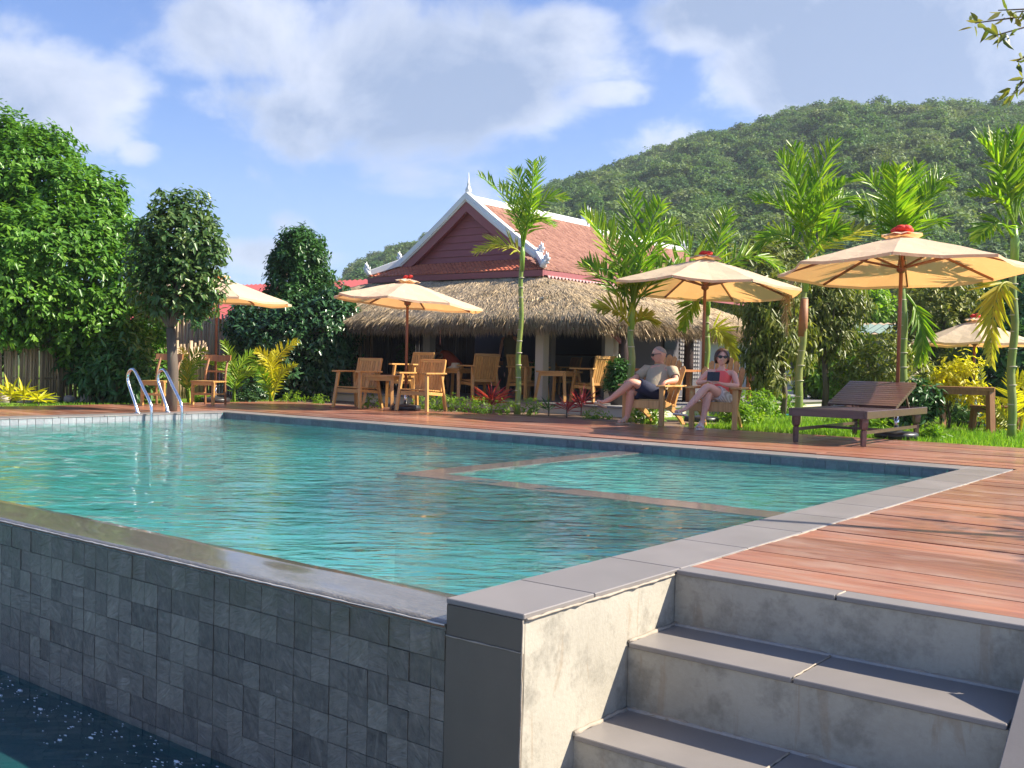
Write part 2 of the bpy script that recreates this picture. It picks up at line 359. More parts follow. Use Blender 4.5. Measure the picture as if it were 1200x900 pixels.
m, t = material('palm_trunk'); v = pos(t); n = t.noise(v, 9, 4, 0.6)
z = t.new('ShaderNodeSeparateXYZ'); t.link(v, z.inputs[0])
c = t.mix(n, (0.085, 0.165, 0.030), (0.235, 0.31, 0.060)); c = t.mix(t.math('MULTIPLY', t.rng(t.noise(v, 2.0, 3), 0.45, 0.65), 0.5), c, (0.33, 0.30, 0.10))
principled(t, c, 0.35, 0.5)
simple('palm_ring', (0.50, 0.46, 0.36), 0.7, var=0.2, nscale=30)
simple('palm_sheath', (0.34, 0.15, 0.07), 0.6, var=0.3, nscale=20)
simple('palm_shaft', (0.20, 0.34, 0.06), 0.35, var=0.25, nscale=10)

m, t = material('grass_ground'); v = pos(t); n = t.noise(v, 0.35, 6, 0.6); n2 = t.noise(v, 14, 5, 0.65)
c = t.mix(n2, (0.060, 0.125, 0.018), (0.17, 0.27, 0.035)); c = t.mix(t.math('MULTIPLY', t.rng(n, 0.5, 0.66), 0.7), c, (0.20, 0.15, 0.09))
principled(t, c, 0.9, 0.1, normal=t.bump(n2, 0.6, 0.03))
m, t = material('forest_floor'); v = pos(t); n = t.noise(v, 0.05, 6, 0.6)
principled(t, t.mix(n, (0.030, 0.055, 0.022), (0.075, 0.095, 0.040)), 0.95, 0.1)
simple('terrace_tile', (0.28, 0.27, 0.26), 0.5)
# canvas lets light glow through
m, t = material('canvas'); v = pos(t); n = t.noise(v, 2.5, 3)
c = t.mix(n, (0.78, 0.62, 0.44), (0.88, 0.72, 0.53))
p = principled(t, c, 0.8, 0.15, normal=t.bump(t.noise(v, 5, 5, 0.6, 1.0), 0.35, 0.03), link=False)
tl = t.new('ShaderNodeBsdfTranslucent'); tl.inputs[0].default_value = (0.95, 0.49, 0.18, 1)
ms = t.new('ShaderNodeMixShader'); ms.inputs[0].default_value = 0.40
t.link(p.outputs[0], ms.inputs[1]); t.link(tl.outputs[0], ms.inputs[2]); t.link(ms.outputs[0], t.out.inputs[0])

def skin(name, col):
    m, t = material(name); n = t.noise(pos(t), 25, 4)
    p = principled(t, t.mix(n, tuple(x * 0.88 for x in col), tuple(min(1, x * 1.1) for x in col)), 0.5, 0.35)
    p.inputs['Subsurface Weight'].default_value = 0.15; p.inputs['Subsurface Radius'].default_value = (0.012, 0.005, 0.003); p.inputs['Subsurface Scale'].default_value = 1.0
skin('skin_tan', (0.68, 0.35, 0.24)); skin('skin_fair', (0.74, 0.42, 0.32)); skin('skin_brown', (0.30, 0.16, 0.10))
simple('shirt_khaki', (0.42, 0.34, 0.23), 0.85, bump=0.3, bscale=25)
simple('shorts_navy', (0.014, 0.018, 0.045), 0.85, bump=0.3, bscale=25)
simple('top_coral', (0.86, 0.13, 0.12), 0.8, bump=0.3, bscale=25)
m, t = material('shorts_striped'); v = pos(t); wv = t.new('ShaderNodeTexWave'); wv.inputs['Scale'].default_value = 16; wv.inputs['Distortion'].default_value = 1.5; t.link(v, wv.inputs[0])
principled(t, t.mix(wv.outputs['Fac'], (0.74, 0.68, 0.62), (0.45, 0.37, 0.32)), 0.85)
simple('hair_grey', (0.30, 0.26, 0.23), 0.85, var=0.5, nscale=60); simple('hair_brown', (0.045, 0.018, 0.014), 0.45, var=0.4, nscale=60)
simple('sandal_tan', (0.52, 0.36, 0.24), 0.6); simple('sandal_white', (0.74, 0.64, 0.56), 0.6)
simple('shirt_orange', (0.42, 0.07, 0.03), 0.85); simple('dark_cloth', (0.05, 0.05, 0.05), 0.85); simple('shirt_olive', (0.12, 0.11, 0.08), 0.85)
simple('lips', (0.55, 0.12, 0.12), 0.5); simple('teeth', (0.8, 0.78, 0.74), 0.3); simple('straw', (0.6, 0.46, 0.28), 0.8)

# ================================================================ helpers
def mesh_np(name, verts, faces, mat, attr=None, smooth=False):
    """mesh from numpy: verts (N,3), faces (M,k) all of one size"""
    me = bpy.data.meshes.new(name)
    verts = np.asarray(verts, dtype=np.float32); faces = np.asarray(faces, dtype=np.int32)
    M_, k = faces.shape
    me.vertices.add(len(verts)); me.vertices.foreach_set('co', verts.ravel())
    me.loops.add(M_ * k); me.loops.foreach_set('vertex_index', faces.ravel())
    me.polygons.add(M_); me.polygons.foreach_set('loop_start', np.arange(0, M_ * k, k, dtype=np.int32))
    try: me.polygons.foreach_set('loop_total', np.full(M_, k, dtype=np.int32))
    except Exception: pass
    if smooth: me.polygons.foreach_set('use_smooth', np.ones(M_, dtype=bool))
    me.update(calc_edges=True)
    if attr is not None:
        a = me.attributes.new('rnd', 'FLOAT', 'FACE'); a.data.foreach_set('value', np.asarray(attr, dtype=np.float32))
    me.materials.append(MATS[mat]); return me
def link(name, me, parent=None, kind=None):
    o = bpy.data.objects.new(name, me); COL.objects.link(o)
    if parent is not None: o.parent = parent
    if kind: o['kind'] = kind
    return o
def tag(o, label, cat, group=None, kind=None):
    o['label'] = label; o['category'] = cat
    if group: o['group'] = group
    if kind: o['kind'] = kind
    return o
def empty(name, loc=(0, 0, 0), rz=0.0, label=None, cat=None, group=None):
    o = bpy.data.objects.new(name, None); COL.objects.link(o); o.location = loc; o.rotation_euler = (0, 0, rz); o.empty_display_size = 0.1
    if label: tag(o, label, cat, group)
    return o
def children_of(o): return KIDS(o)
def KIDS(o): return [c for c in bpy.data.objects if c.parent == o]
def copy_tree(o, parent=None):
    c = o.copy(); COL.objects.link(c)
    if parent is not None: c.parent = parent
    for ch in list(o.children): copy_tree(ch, c)
    return c
def duplicate(root, loc, rz, label, scale=None):
    c = copy_tree(root); c.location = loc; c.rotation_euler = (0, 0, rz); c['label'] = label
    if scale: c.scale = (scale,) * 3
    return c

class MB:
    def __init__(s): s.v = []; s.f = []; s.sm = []
    def add(s, vs, fs, smooth=False):
        b = len(s.v); s.v += [tuple(p) for p in vs]; s.f += [tuple(b + i for i in f) for f in fs]; s.sm += [smooth] * len(fs); return s
    def box(s, a, b):
        (x0, y0, z0), (x1, y1, z1) = a, b
        s.add([(x0, y0, z0), (x1, y0, z0), (x1, y1, z0), (x0, y1, z0), (x0, y0, z1), (x1, y0, z1), (x1, y1, z1), (x0, y1, z1)],
              [(0, 3, 2, 1), (4, 5, 6, 7), (0, 1, 5, 4), (1, 2, 6, 5), (2, 3, 7, 6), (3, 0, 4, 7)]); return s
    def beam(s, p0, p1, w, h, up=(0, 0, 1), w1=None, h1=None):
        p0 = Vector(p0); p1 = Vector(p1); d = (p1 - p0).normalized(); up = Vector(up)
        x = d.cross(up)
        if x.length < 1e-4: x = d.cross(Vector((0, 1, 0)))
        x.normalize(); y = x.cross(d).normalized(); vs = []
        for p, ww, hh in ((p0, w, h), (p1, w1 or w, h1 or h)):
            for sx, sy in ((-1, -1), (1, -1), (1, 1), (-1, 1)): vs.append(p + x * (sx * ww / 2) + y * (sy * hh / 2))
        s.add(vs, [(3, 2, 1, 0), (4, 5, 6, 7), (0, 1, 5, 4), (1, 2, 6, 5), (2, 3, 7, 6), (3, 0, 4, 7)]); return s
    def tube(s, pts, r, n=8, cap=True, smooth=True):
        pts = [Vector(p) for p in pts]; k = len(pts)
        rs = r if isinstance(r, (list, tuple)) else [r] * k
        prev = None; vs = []; fs = []
        for i, p in enumerate(pts):
            d = (pts[min(i + 1, k - 1)] - pts[max(i - 1, 0)]).normalized()
            if prev is None:
                x = d.cross(Vector((0, 0, 1)))
                if x.length < 1e-3: x = d.cross(Vector((0, 1, 0)))
            else: x = prev - d * prev.dot(d)
            x.normalize(); y = d.cross(x); prev = x
            for j in range(n):
                a = 2 * math.pi * j / n; vs.append(p + (x * math.cos(a) + y * math.sin(a)) * rs[i])
        for i in range(k - 1):
            for j in range(n):
                a = i * n + j; b = i * n + (j + 1) % n; fs.append((a, b, b + n, a + n))
        s.add(vs, fs, smooth)
        if cap:
            b = len(s.v) - k * n
            s.f.append(tuple(b + j for j in reversed(range(n)))); s.f.append(tuple(b + (k - 1) * n + j for j in range(n))); s.sm += [False, False]
        return s
    def lathe(s, prof, n=16, center=(0, 0, 0), smooth=True, close=True):
        vs = []; fs = []; k = len(prof)
        for (r, z) in prof:
            for j in range(n):
                a = 2 * math.pi * j / n; vs.append((center[0] + r * math.cos(a), center[1] + r * math.sin(a), center[2] + z))
        for i in range(k - 1):
            for j in range(n):
                a = i * n + j; b = i * n + (j + 1) % n; fs.append((a, b, b + n, a + n))
        s.add(vs, fs, smooth)
        b = len(s.v) - k * n
        if close:
            s.f.append(tuple(b + j for j in reversed(range(n)))); s.f.append(tuple(b + (k - 1) * n + j for j in range(n))); s.sm += [False, False]
        return s
    def prism(s, poly, a, b, axis=1):
        """extrude a polygon given in the two other axes from a to b along axis"""
        n = len(poly); vs = []
        for t in (a, b):
            for (p, q) in poly:
                c = [0, 0, 0]; o = [i for i in range(3) if i != axis]; c[o[0]] = p; c[o[1]] = q; c[axis] = t; vs.append(tuple(c))
        fs = [tuple(range(n)), tuple(reversed(range(n, 2 * n)))] + [(i, n + i, n + (i + 1) % n, (i + 1) % n) for i in range(n)]
        s.add(vs, fs); return s
    def ball(s, c, r, nu=10, nv=7, fn=None):
        vs = []; fs = []; r = r if isinstance(r, (tuple, list)) else (r, r, r)
        for i in range(nv + 1):
            ph = math.pi * i / nv
            for j in range(nu):
                a = 2 * math.pi * j / nu; d = Vector((math.sin(ph) * math.cos(a), math.sin(ph) * math.sin(a), math.cos(ph)))
                k = fn(d) if fn else 1.0; vs.append((c[0] + d.x * r[0] * k, c[1] + d.y * r[1] * k, c[2] + d.z * r[2] * k))
        for i in range(nv):
            for j in range(nu):
                a = i * nu + j; b = i * nu + (j + 1) % nu; fs.append((a, a + nu, b + nu, b))
        s.add(vs, fs, True); return s
    def mesh(s, name, mat, bevel=0.0, recalc=True):
        me = bpy.data.meshes.new(name); me.from_pydata(s.v, [], s.f)
        me.polygons.foreach_set('use_smooth', s.sm)
        if recalc or bevel:
            bm = bmesh.new(); bm.from_mesh(me)
            if recalc: bmesh.ops.recalc_face_normals(bm, faces=bm.faces)
            if bevel:
                es = [e for e in bm.edges if len(e.link_faces) == 2 and e.calc_face_angle(0) > 0.5 and not (e.link_faces[0].smooth and e.link_faces[1].smooth)]
                bmesh.ops.bevel(bm, geom=es, offset=bevel, segments=1, profile=0.7, affect='EDGES', clamp_overlap=True)
            bm.to_mesh(me); bm.free()
        me.update(); me.materials.append(MATS[mat]); return me
    def build(s, name, mat, parent=None, kind=None, bevel=0.0): return link(name, s.mesh(name, mat, bevel), parent, kind)

# unit boards/tiles that share mesh data: one bevelled block, scaled per object
_blocks = {}
def block(mat, bevel_frac=(0.02)):
    key = mat
    if key not in _blocks: _blocks[key] = MB().box((0, 0, 0), (1, 1, 1)).mesh('block_' + mat, mat)
    return _blocks[key]
def piece(name, mat, a, b, parent, bev=0.0):
    """a box piece between corners a and b; shares one unit block mesh unless bevelled"""
    if bev: return MB().box(a, b).build(name, mat, parent, bevel=bev)
    o = link(name, block(mat), parent); o.location = a; o.scale = tuple(q - p for p, q in zip(a, b)); return o

def unit(v):
    v = np.asarray(v, float); return v / np.maximum(np.linalg.norm(v, axis=-1, keepdims=True), 1e-9)
def leaves(P, D, N, L, W, fold=0.15, curl=0.12, taper=0.32):
    """leaf blades as two folded quads: base, two side points each side, tip"""
    n = len(P); D = unit(D); N = unit(N - D * (N * D).sum(-1, keepdims=True)); X = np.cross(D, N)
    L = np.broadcast_to(np.asarray(L, float), (n,))[:, None]; W = np.broadcast_to(np.asarray(W, float), (n,))[:, None]
    up = N * (W * fold); c1 = -N * L * curl * 0.25; c2 = -N * L * curl * 0.6; c3 = -N * L * curl
    V = np.empty((n, 6, 3))
    V[:, 0] = P
    V[:, 1] = P + D * L * taper + X * W * 0.5 + up + c1
    V[:, 2] = P + D * L * 0.70 + X * W * 0.36 + up * 0.8 + c2
    V[:, 3] = P + D * L + c3
    V[:, 4] = P + D * L * 0.70 - X * W * 0.36 + up * 0.8 + c2
    V[:, 5] = P + D * L * taper - X * W * 0.5 + up + c1
    b = (np.arange(n) * 6)[:, None]
    F_ = np.concatenate([b + np.array([[0, 1, 2, 3]]), b + np.array([[0, 3, 4, 5]])], axis=1).reshape(-1, 4)
    return V.reshape(-1, 3), F_
def rand_dirs(n):
    v = nrg.normal(size=(n, 3)); return unit(v)
def crown_pts(blobs, n, shell=(0.72, 1.06), zmin=-1e9, inner=0.62):
    """points spread over the outer shell of a union of ellipsoids, pushed in and out by noise"""
    B = [(np.array(c, float), np.array(r if hasattr(r, '__len__') else (r,) * 3, float)) for c, r in blobs]
    wts = np.array([(r[0] * r[1] * r[2]) ** (2 / 3) for c, r in B]); wts /= wts.sum(); P = []; D = []
    for (c, r), wt in zip(B, wts):
        k = int(n * wt * 1.7) + 4; d = rand_dirs(k); rad = nrg.uniform(shell[0], shell[1], (k, 1))
        bump = 1 + 0.13 * np.sin(d[:, :1] * 7 + c[0] * 3) * np.cos(d[:, 2:3] * 6 + c[1] * 2) + 0.08 * np.sin(d[:, 1:2] * 13 + c[2] * 5)
        p = c + d * r * rad * bump; ok = p[:, 2] > zmin
        for c2, r2 in B:
            if c2 is c: continue
            ok &= (np.linalg.norm((p - c2) / r2, axis=1) > inner)
        P.append(p[ok]); D.append(unit(d[ok] * (1 / r) * r.mean()))
    P = np.concatenate(P); D = np.concatenate(D); i = nrg.permutation(len(P))[:n]; return P[i], D[i]
def foliage(blobs, clumps, per, L, W, droop=0.35, zmin=-1e9, shell=(0.72, 1.06), inner=0.62, spread=0.9, tight=0.16, hang=0.0, base=None):
    """whorls of leaves at twig ends all through the crown's outer shell; returns verts, faces, tone"""
    P, D = crown_pts(blobs, clumps, shell, zmin, inner); n = len(P)
    P = np.repeat(P, per, 0); T_ = np.repeat(D, per, 0); m = n * per
    T_ = unit(T_ + np.array([0, 0, 0.35]))
    rd = unit(rand_dirs(m) - 0.0); side = unit(rd - T_ * (rd * T_).sum(1, keepdims=True))
    out_ = unit(T_ * nrg.uniform(0.15, 1.0, (m, 1)) + side * spread + np.array([0, 0, -1]) * (droop * nrg.uniform(0.4, 1.6, (m, 1)) + hang))
    pos_ = P + side * tight * L * nrg.uniform(0, 2.0, (m, 1)) + T_ * L * nrg.uniform(-0.8, 0.5, (m, 1)) + rand_dirs(m) * L * 0.25
    Nn = unit(T_ * 0.6 + np.array([0, 0, 0.8]) + rand_dirs(m) * 0.45)
    ll = L * nrg.uniform(0.7, 1.25, m); V, F_ = leaves(pos_, out_, Nn, ll, W * nrg.uniform(0.75, 1.2, m), curl=0.22)
    tone = np.clip(np.repeat(nrg.beta(2, 2.6, n), per) * 0.55 + nrg.random(m) * 0.45, 0, 1)
    return V, F_, np.repeat(tone, 2)
def crown(name, parent, blobs, clumps, per, L, W, mat, **kw):
    V, F_, t = foliage(blobs, clumps, per, L, W, **kw)
    o = link(name, mesh_np(name, V, F_, mat, t), parent, 'stuff'); return o
def limbs(mb, base, tips, r0, r1, seed=0, n=6):
    rr = random.Random(seed); base = Vector(base)
    for tp in tips:
        tp = Vector(tp); mid = base.lerp(tp, 0.5) + Vector((rr.uniform(-1, 1), rr.uniform(-1, 1), rr.uniform(0, 0.6))) * (tp - base).length * 0.10
        mb.tube([base, base.lerp(mid, 0.6), mid, mid.lerp(tp, 0.6), tp], [r0, r0 * 0.8, (r0 + r1) / 2, r1 * 1.2, r1], n)

# ================================================================ pool, deck, steps
PX0, PX1 = -10.61, -0.33          # inner faces left and right
PY0, PY1 = 0.348, 6.63            # lip inner edge, far inner face
ZW = -0.088                       # water level
ZL = -0.0875                      # lip top
ZB = -0.90                        # lower basin water
FLOOR = -1.45
# ground: a sheet to the horizon with an opening where pool, deck and lower yard are
g = MB(); X0, X1, Y0, Y1 = -13.35, 9.0, -9.0, 9.93; BIG = 720
for (a, b, c_, d_) in ((-BIG, -BIG, BIG, Y0), (-BIG, Y1, BIG, BIG), (-BIG, Y0, X0, Y1), (X1, Y0, BIG, Y1)):
    g.add([(a, b, -0.06), (c_, b, -0.06), (c_, d_, -0.06), (a, d_, -0.06)], [(0, 1, 2, 3)])
ground = g.build('ground', 'grass_ground', kind='structure')
g = MB(); g.box((0.0, -9, -1.3), (9, 0.2, -1.0)); g.build('lower_terrace', 'terrace_tile', kind='structure')

# deck: a dark slab with every board laid on it
deck = MB(); deck.box((0.004, 1.10, -0.30), (9.0, 9.93, -0.034)).box((-13.35, 6.99, -0.30), (0.002, 9.93, -0.035)).box((-13.35, -8.9, -0.30), (-10.98, 6.985, -0.036))
deck = deck.build('wooden_deck', 'dark_timber', kind='structure')
def row(y0, y1, xa, xb, seed, lmin=1.9, lmax=3.4):
    rr = random.Random(seed); x = xa
    while x < xb - 0.02:
        x2 = min(xb, x + rr.uniform(lmin, lmax))
        if xb - x2 < 0.8: x2 = xb
        dz = rr.uniform(-0.0025, 0.0025)
        piece('board', 'deck_wood', (x + 0.002, y0 + 0.004 + rr.uniform(0, .004), -0.034 + dz - 0.002), (x2 - 0.002, y1 - 0.004 - rr.uniform(0, .004), -0.004 + dz), deck)
        x = x2
BW = 0.272; k = 0; y = 1.125
while y < 9.9:
    y2 = min(y + BW, 9.93)
    if y < 6.7: row(y, min(y2, 9.93), 0.012, 7.4, k, 2.4, 4.0)
    else: row(y, y2, (-13.35 if y > 7.0 else 0.012), 7.4, k)
    k += 1; y += BW
y = 7.029 - BW
while y > -1.6:
    row(y, min(y + BW, 7.02), -13.35, -10.99, 900 + k, 2.2, 2.4); k += 1; y -= BW

# coping: porcelain slabs round the pool
cop = empty('pool_coping'); cop['kind'] = 'structure'
base = MB().box((-0.329, 0.31, -0.060), (-0.003, 6.97, -0.0185)).box((-10.98, 6.65, -0.060), (-0.332, 6.97, -0.0185)).box((-10.98, -3.0, -0.060), (-10.63, 6.64, -0.0185))
base.build('bedding', 'grout', cop)
def slab(a, b, mat='grey_porcelain', par=cop, bev=0.003): return piece('slab', mat, a, b, par, bev)
ys = [0.0, 0.42, 1.055, 1.69, 2.32, 2.95, 3.58, 4.21, 4.84, 5.47, 6.10, 6.63]
for a, b in zip(ys, ys[1:]): slab((-0.338, a + 0.0025 - (0.004 if a == 0 else 0), -0.019), (0.003, b - 0.0025, 0.0))
slab((-0.338, 6.6325, -0.019), (0.003, 6.978, 0.0))
x = -0.338
while x > -10.6:
    x2 = max(x - 0.63, -10.985); slab((x2 + 0.0025, 6.624, -0.0185), (x - 0.0025, 6.978, -0.0005)); x = x2
y = 6.622
while y > -2.6: slab((-10.985, y - 0.6275, -0.0185), (-10.604, y - 0.0025, -0.0005)); y -= 0.63

# pool shell
lin = MB()
lin.add([(PX0, PY0, FLOOR), (PX1, PY0, FLOOR), (PX1, PY1, FLOOR), (PX0, PY1, FLOOR)], [(0, 1, 2, 3)])
lin.add([(PX0, -2.6, FLOOR), (PX0, PY1, FLOOR), (PX0, PY1, -0.24), (PX0, -2.6, -0.24)], [(0, 1, 2, 3)])
lin.add([(PX1, PY0, FLOOR), (PX1, PY1, FLOOR), (PX1, PY1, -0.02), (PX1, PY0, -0.02)], [(3, 2, 1, 0)])
lin.add([(PX0, PY1, FLOOR), (PX1, PY1, FLOOR), (PX1, PY1, -0.24), (PX0, PY1, -0.24)], [(3, 2, 1, 0)])
lin.build('pool_floor', 'pool_lining', kind='structure')
# waterline tiles of the far and left walls (tiles proud of the grout)
wall = MB().box((-10.98, PY1 + 0.012, -0.5), (-0.332, 6.97, -0.061)).build('pool_wall', 'dark_grout', kind='structure')
r2 = random.Random(5); pitch = 0.1085; x = PX1 - 0.004
while x > PX0 + 0.02:
    x2 = max(x - pitch, PX0); d = r2.uniform(0, .003)
    piece('tile', 'slate_band', (x2 + 0.0018, PY1 + 0.001 + d, -0.1275), (x - 0.0018, PY1 + 0.0125, -0.0195), wall); x = x2
MB().box((PX0, PY1 + 0.003, -0.24), (PX1 - 0.004, PY1 + 0.0125, -0.131)).build('lower_tile_course', 'slate_band', wall)
wall2 = MB().box((-10.98, -2.6, -0.5), (PX0 - 0.012, PY1 + 0.010, -0.061)).build('pool_end_wall', 'pale_grout', kind='structure')
y = PY1 - 0.003
while y > 2.0:
    d = r2.uniform(0, .003); piece('tile', 'slate_band_pale', (PX0 - 0.0125, y - pitch + 0.003, -0.1275), (PX0 - 0.001 - d, y - 0.003, -0.0195), wall2); y -= pitch
MB().box((PX0 - 0.0125, -2.6, -0.24), (PX0 - 0.003, PY1, -0.131)).box((PX0 - 0.0125, -2.6, -0.1275), (PX0 - 0.003, y, -0.0195)).build('lower_tile_course', 'slate_band_pale', wall2)

# overflow wall with its slate tiles
ow = MB().box((-10.6, 0.012, -1.9), (-0.336, PY0 - 0.002, -0.118)).build('overflow_wall', 'dark_grout', kind='structure')
lip = MB(); NX, NY = 160, 8; vs = []; fs = []
for i in range(NX + 1):
    for j in range(NY + 1):
        xx = -0.336 - (10.264) * i / NX; yy = -0.006 + (PY0 + 0.006) * j / NY
        zz = ZL + 0.0022 * mnoise.noise(Vector((xx * 3, yy * 9, 1))) - (0.004 if j == 0 else 0)
        vs.append((xx, yy, zz))
for i in range(NX):
    for j in range(NY):
        a = i * (NY + 1) + j; fs.append((a, a + 1, a + NY + 2, a + NY + 1))
lip.add(vs, fs, True)
e = [i * (NY + 1) for i in range(NX + 1)]; b0 = len(lip.v)
lip.v += [(vs[i][0], 0.0, -0.117) for i in e]
for i in range(NX): lip.f.append((e[i], e[i + 1], b0 + i + 1, b0 + i)); lip.sm.append(False)
e = [i * (NY + 1) + NY for i in range(NX + 1)]; b0 = len(lip.v)
lip.v += [(vs[i][0], PY0, -0.5) for i in e]
for i in range(NX): lip.f.append((e[i], e[i + 1], b0 + i + 1, b0 + i)); lip.sm.append(False)
lip.build('overflow_lip', 'wet_slate', ow)
tw, th = 0.1045, 0.1075; cnt = 0; rest = MB(); r2 = random.Random(12)
cells = []
for row_ in range(8):
    z1 = -0.112 - row_ * th - (0.001); z0 = z1 - th; x = -0.337 - (0.052 if row_ % 2 == 99 else 0)
    x = -0.337 + 0.0; first = 0.066
    xs = [x, x - first]
    while xs[-1] > -10.55: xs.append(xs[-1] - tw * r2.choice((1, 1, 1, 1, 1.0)))
    for a, b in zip(xs, xs[1:]): cells.append((row_, b, a, z0, z1))
def visible(c): return c[1] > -3.75 - 0.0 * c[0]
near = sorted(cells, key=lambda c: -c[1])
for c_ in near:
    row_, b, a, z0, z1 = c_; d = r2.uniform(0.000, 0.0045)
    A = (b + 0.0013, -0.0005 - d, z0 + 0.0013); B = (a - 0.0013, 0.0125, z1 - 0.0013)
    if cnt < 300: piece('tile', 'slate_tile', A, B, ow); cnt += 1
    else: rest.box(A, B)
rest.build('far_tiles', 'slate_tile', ow, 'stuff')

# end pier of the pool wall with its porcelain facing
pier = MB().box((-0.326, 0.012, -1.9), (-0.012, 0.30, -0.021)).box((-0.326, 0.29, -1.9), (-0.0125, 1.012, -0.0215)).box((-0.331, 1.0, -1.9), (-0.0128, 6.97, -0.0605)).build('pool_pier', 'grout', kind='structure')
piece('facing_slab', 'charcoal_porcelain', (-0.336, -0.001, -0.128), (-0.004, 0.0125, -0.0205), pier, 0.002)
piece('facing_slab', 'charcoal_porcelain', (-0.3365, -0.002, -1.9), (-0.003, 0.0125, -0.1315), pier, 0.002)
side = MB(); vs = []; fs = []; NY, NZ = 40, 30
for i in range(NY + 1):
    for j in range(NZ + 1):
        yy = 0.0135 + 1.01 * i / NY; zz = -1.9 + 1.879 * j / NZ
        vs.append((-0.0015 + 0.0035 * mnoise.noise(Vector((yy * 3.1, zz * 3.1, 4))) , yy, zz))
for i in range(NY):
    for j in range(NZ):
        a = i * (NZ + 1) + j; fs.append((a, a + NZ + 1, a + NZ + 2, a + 1))
side.add(vs, fs, True); side.box((-0.0125, 0.0005, -1.9), (-0.0032, 0.0132, -0.0212)); side.build('cement_render', 'stained_cement', pier)

# submerged shelf wall, spa floor, stools
spa = MB().box((-3.76, 3.25, FLOOR), (PX1 - 0.002, 3.51, -0.125)).box((-3.76, 3.512, FLOOR), (-3.50, 6.62, -0.1255)).build('submerged_ledge', 'pool_lining', kind='structure')
for i in range(11):
    xa = PX1 - 0.003 - i * 0.3127; piece('cap_tile', 'wet_ledge', (max(xa - 0.311, -3.77), 3.24, -0.124), (xa, 3.52, -0.0866 + rnd.uniform(-.0009, .0009)), spa)
for i in range(10): piece('cap_tile', 'wet_ledge', (-3.77, 3.522 + i * 0.31, -0.124), (-3.49, 3.522 + (i + 1) * 0.31 - .002, -0.0866 + rnd.uniform(-.0009, .0009)), spa)
MB().box((-3.488, 3.525, FLOOR), (PX1 - 0.002, PY1 - 0.002, -0.62)).build('shallow_pool_floor', 'pool_lining', kind='structure')
for i in range(5):
    o = MB().box((-3.485, 3.53, -0.62), (-3.2, 6.5, -0.40)).build('underwater_bench', 'pool_lining', kind='structure') if i == 0 else None
stool = None
for i, (yy, lab) in enumerate(((4.25, 'round dark underwater stool by the ledge, nearest the ledge corner'), (4.95, 'round dark underwater stool by the ledge, second from the ledge corner'),
                               (5.65, 'round dark underwater stool by the ledge, second from the far pool wall'), (6.25, 'round dark underwater stool by the ledge, nearest the far pool wall'))):
    if stool is None:
        stool = empty('underwater_stool', (-4.15, yy, FLOOR), 0, lab, 'stool', 'underwater stools along the ledge')
        MB().lathe([(0.19, 1.13), (0.20, 1.15), (0.20, 1.19), (0.185, 1.21)], 20).build('seat', 'dark_wall', stool)
        MB().lathe([(0.12, 0.0), (0.10, 1.13)], 14).build('pedestal', 'dark_wall', stool)
    else: duplicate(stool, (-4.15, yy, FLOOR), 0, lab)

def water_grid(name, x0, x1, y0, y1, z, nx, ny, mat, amp):
    vs = np.empty(((nx + 1) * (ny + 1), 3)); q = 0
    for i in range(nx + 1):
        for j in range(ny + 1):
            xx = x0 + (x1 - x0) * i / nx; yy = y0 + (y1 - y0) * j / ny
            e = min((xx - x0), (x1 - xx), (yy - y0), (y1 - yy)) ; k_ = min(1, e / 0.15)
            if y1 > 1: el = min(max(abs(yy - 3.38) - .14, -3.77 - xx, 0), max(abs(xx + 3.63) - .14, 3.24 - yy, 0)); k_ *= min(1, .22 + el / .35)
            pa = -0.62 * xx + 0.78 * yy; pb = 0.78 * xx + 0.62 * yy; h = mnoise.noise(Vector((xx * 1.6, yy * 1.6, 9))) * 0.8 + mnoise.noise(Vector((pa * 5.0, pb * 2.6, 0))) * 0.5 + mnoise.noise(Vector((pa * 9.5, pb * 3.6, 3))) * 0.20
            vs[q] = (xx, yy, z + amp * h * k_); q += 1
    a = (np.arange(nx)[:, None] * (ny + 1) + np.arange(ny)[None]).ravel()
    fs = np.stack([a, a + ny + 1, a + ny + 2, a + 1], 1)
    return link(name, mesh_np(name, vs, fs, mat, smooth=True), None, 'structure')
water_grid('pool_water', PX0 + 0.001, PX1 - 0.001, PY0 + 0.001, PY1 - 0.001, ZW, 340, 210, 'pool_water', 0.0065)
# lower catch basin
bs = MB().add([(-10.6, -5, -1.75), (0, -5, -1.75), (0, 0, -1.75), (-10.6, 0, -1.75)], [(0, 1, 2, 3)])
bs.build('basin_floor', 'basin_lining', kind='structure')
MB().box((-0.02, -5, -1.9), (0.0, -0.004, -0.86)).build('basin_wall', 'stained_cement', kind='structure')
water_grid('basin_water', -10.6, -0.021, -5, -0.006, ZB, 130, 60, 'basin_water', 0.006)
fm = MB(); rf = random.Random(3)
for i in range(240):
    t_ = rf.random(); xx = -4.3 + 2.9 * t_; yy = -0.03 - abs(rf.gauss(0, 0.16)) - (0.05 if rf.random() < .5 else 0)
    s_ = rf.uniform(0.0012, 0.0042) * (2.4 if rf.random() < .08 else 1)
    fm.ball((xx, yy, ZB + 0.003), (s_ * 2.2, s_, s_ * 0.4), 7, 4, lambda d: 1 + .35 * math.sin(d.x * 7 + d.y * 5 + i))
foam = fm.build('foam_flecks', 'foam', kind='stuff'); tag(foam, 'white foam flecks drifting on the dark water under the overflow wall', 'foam', kind='stuff')

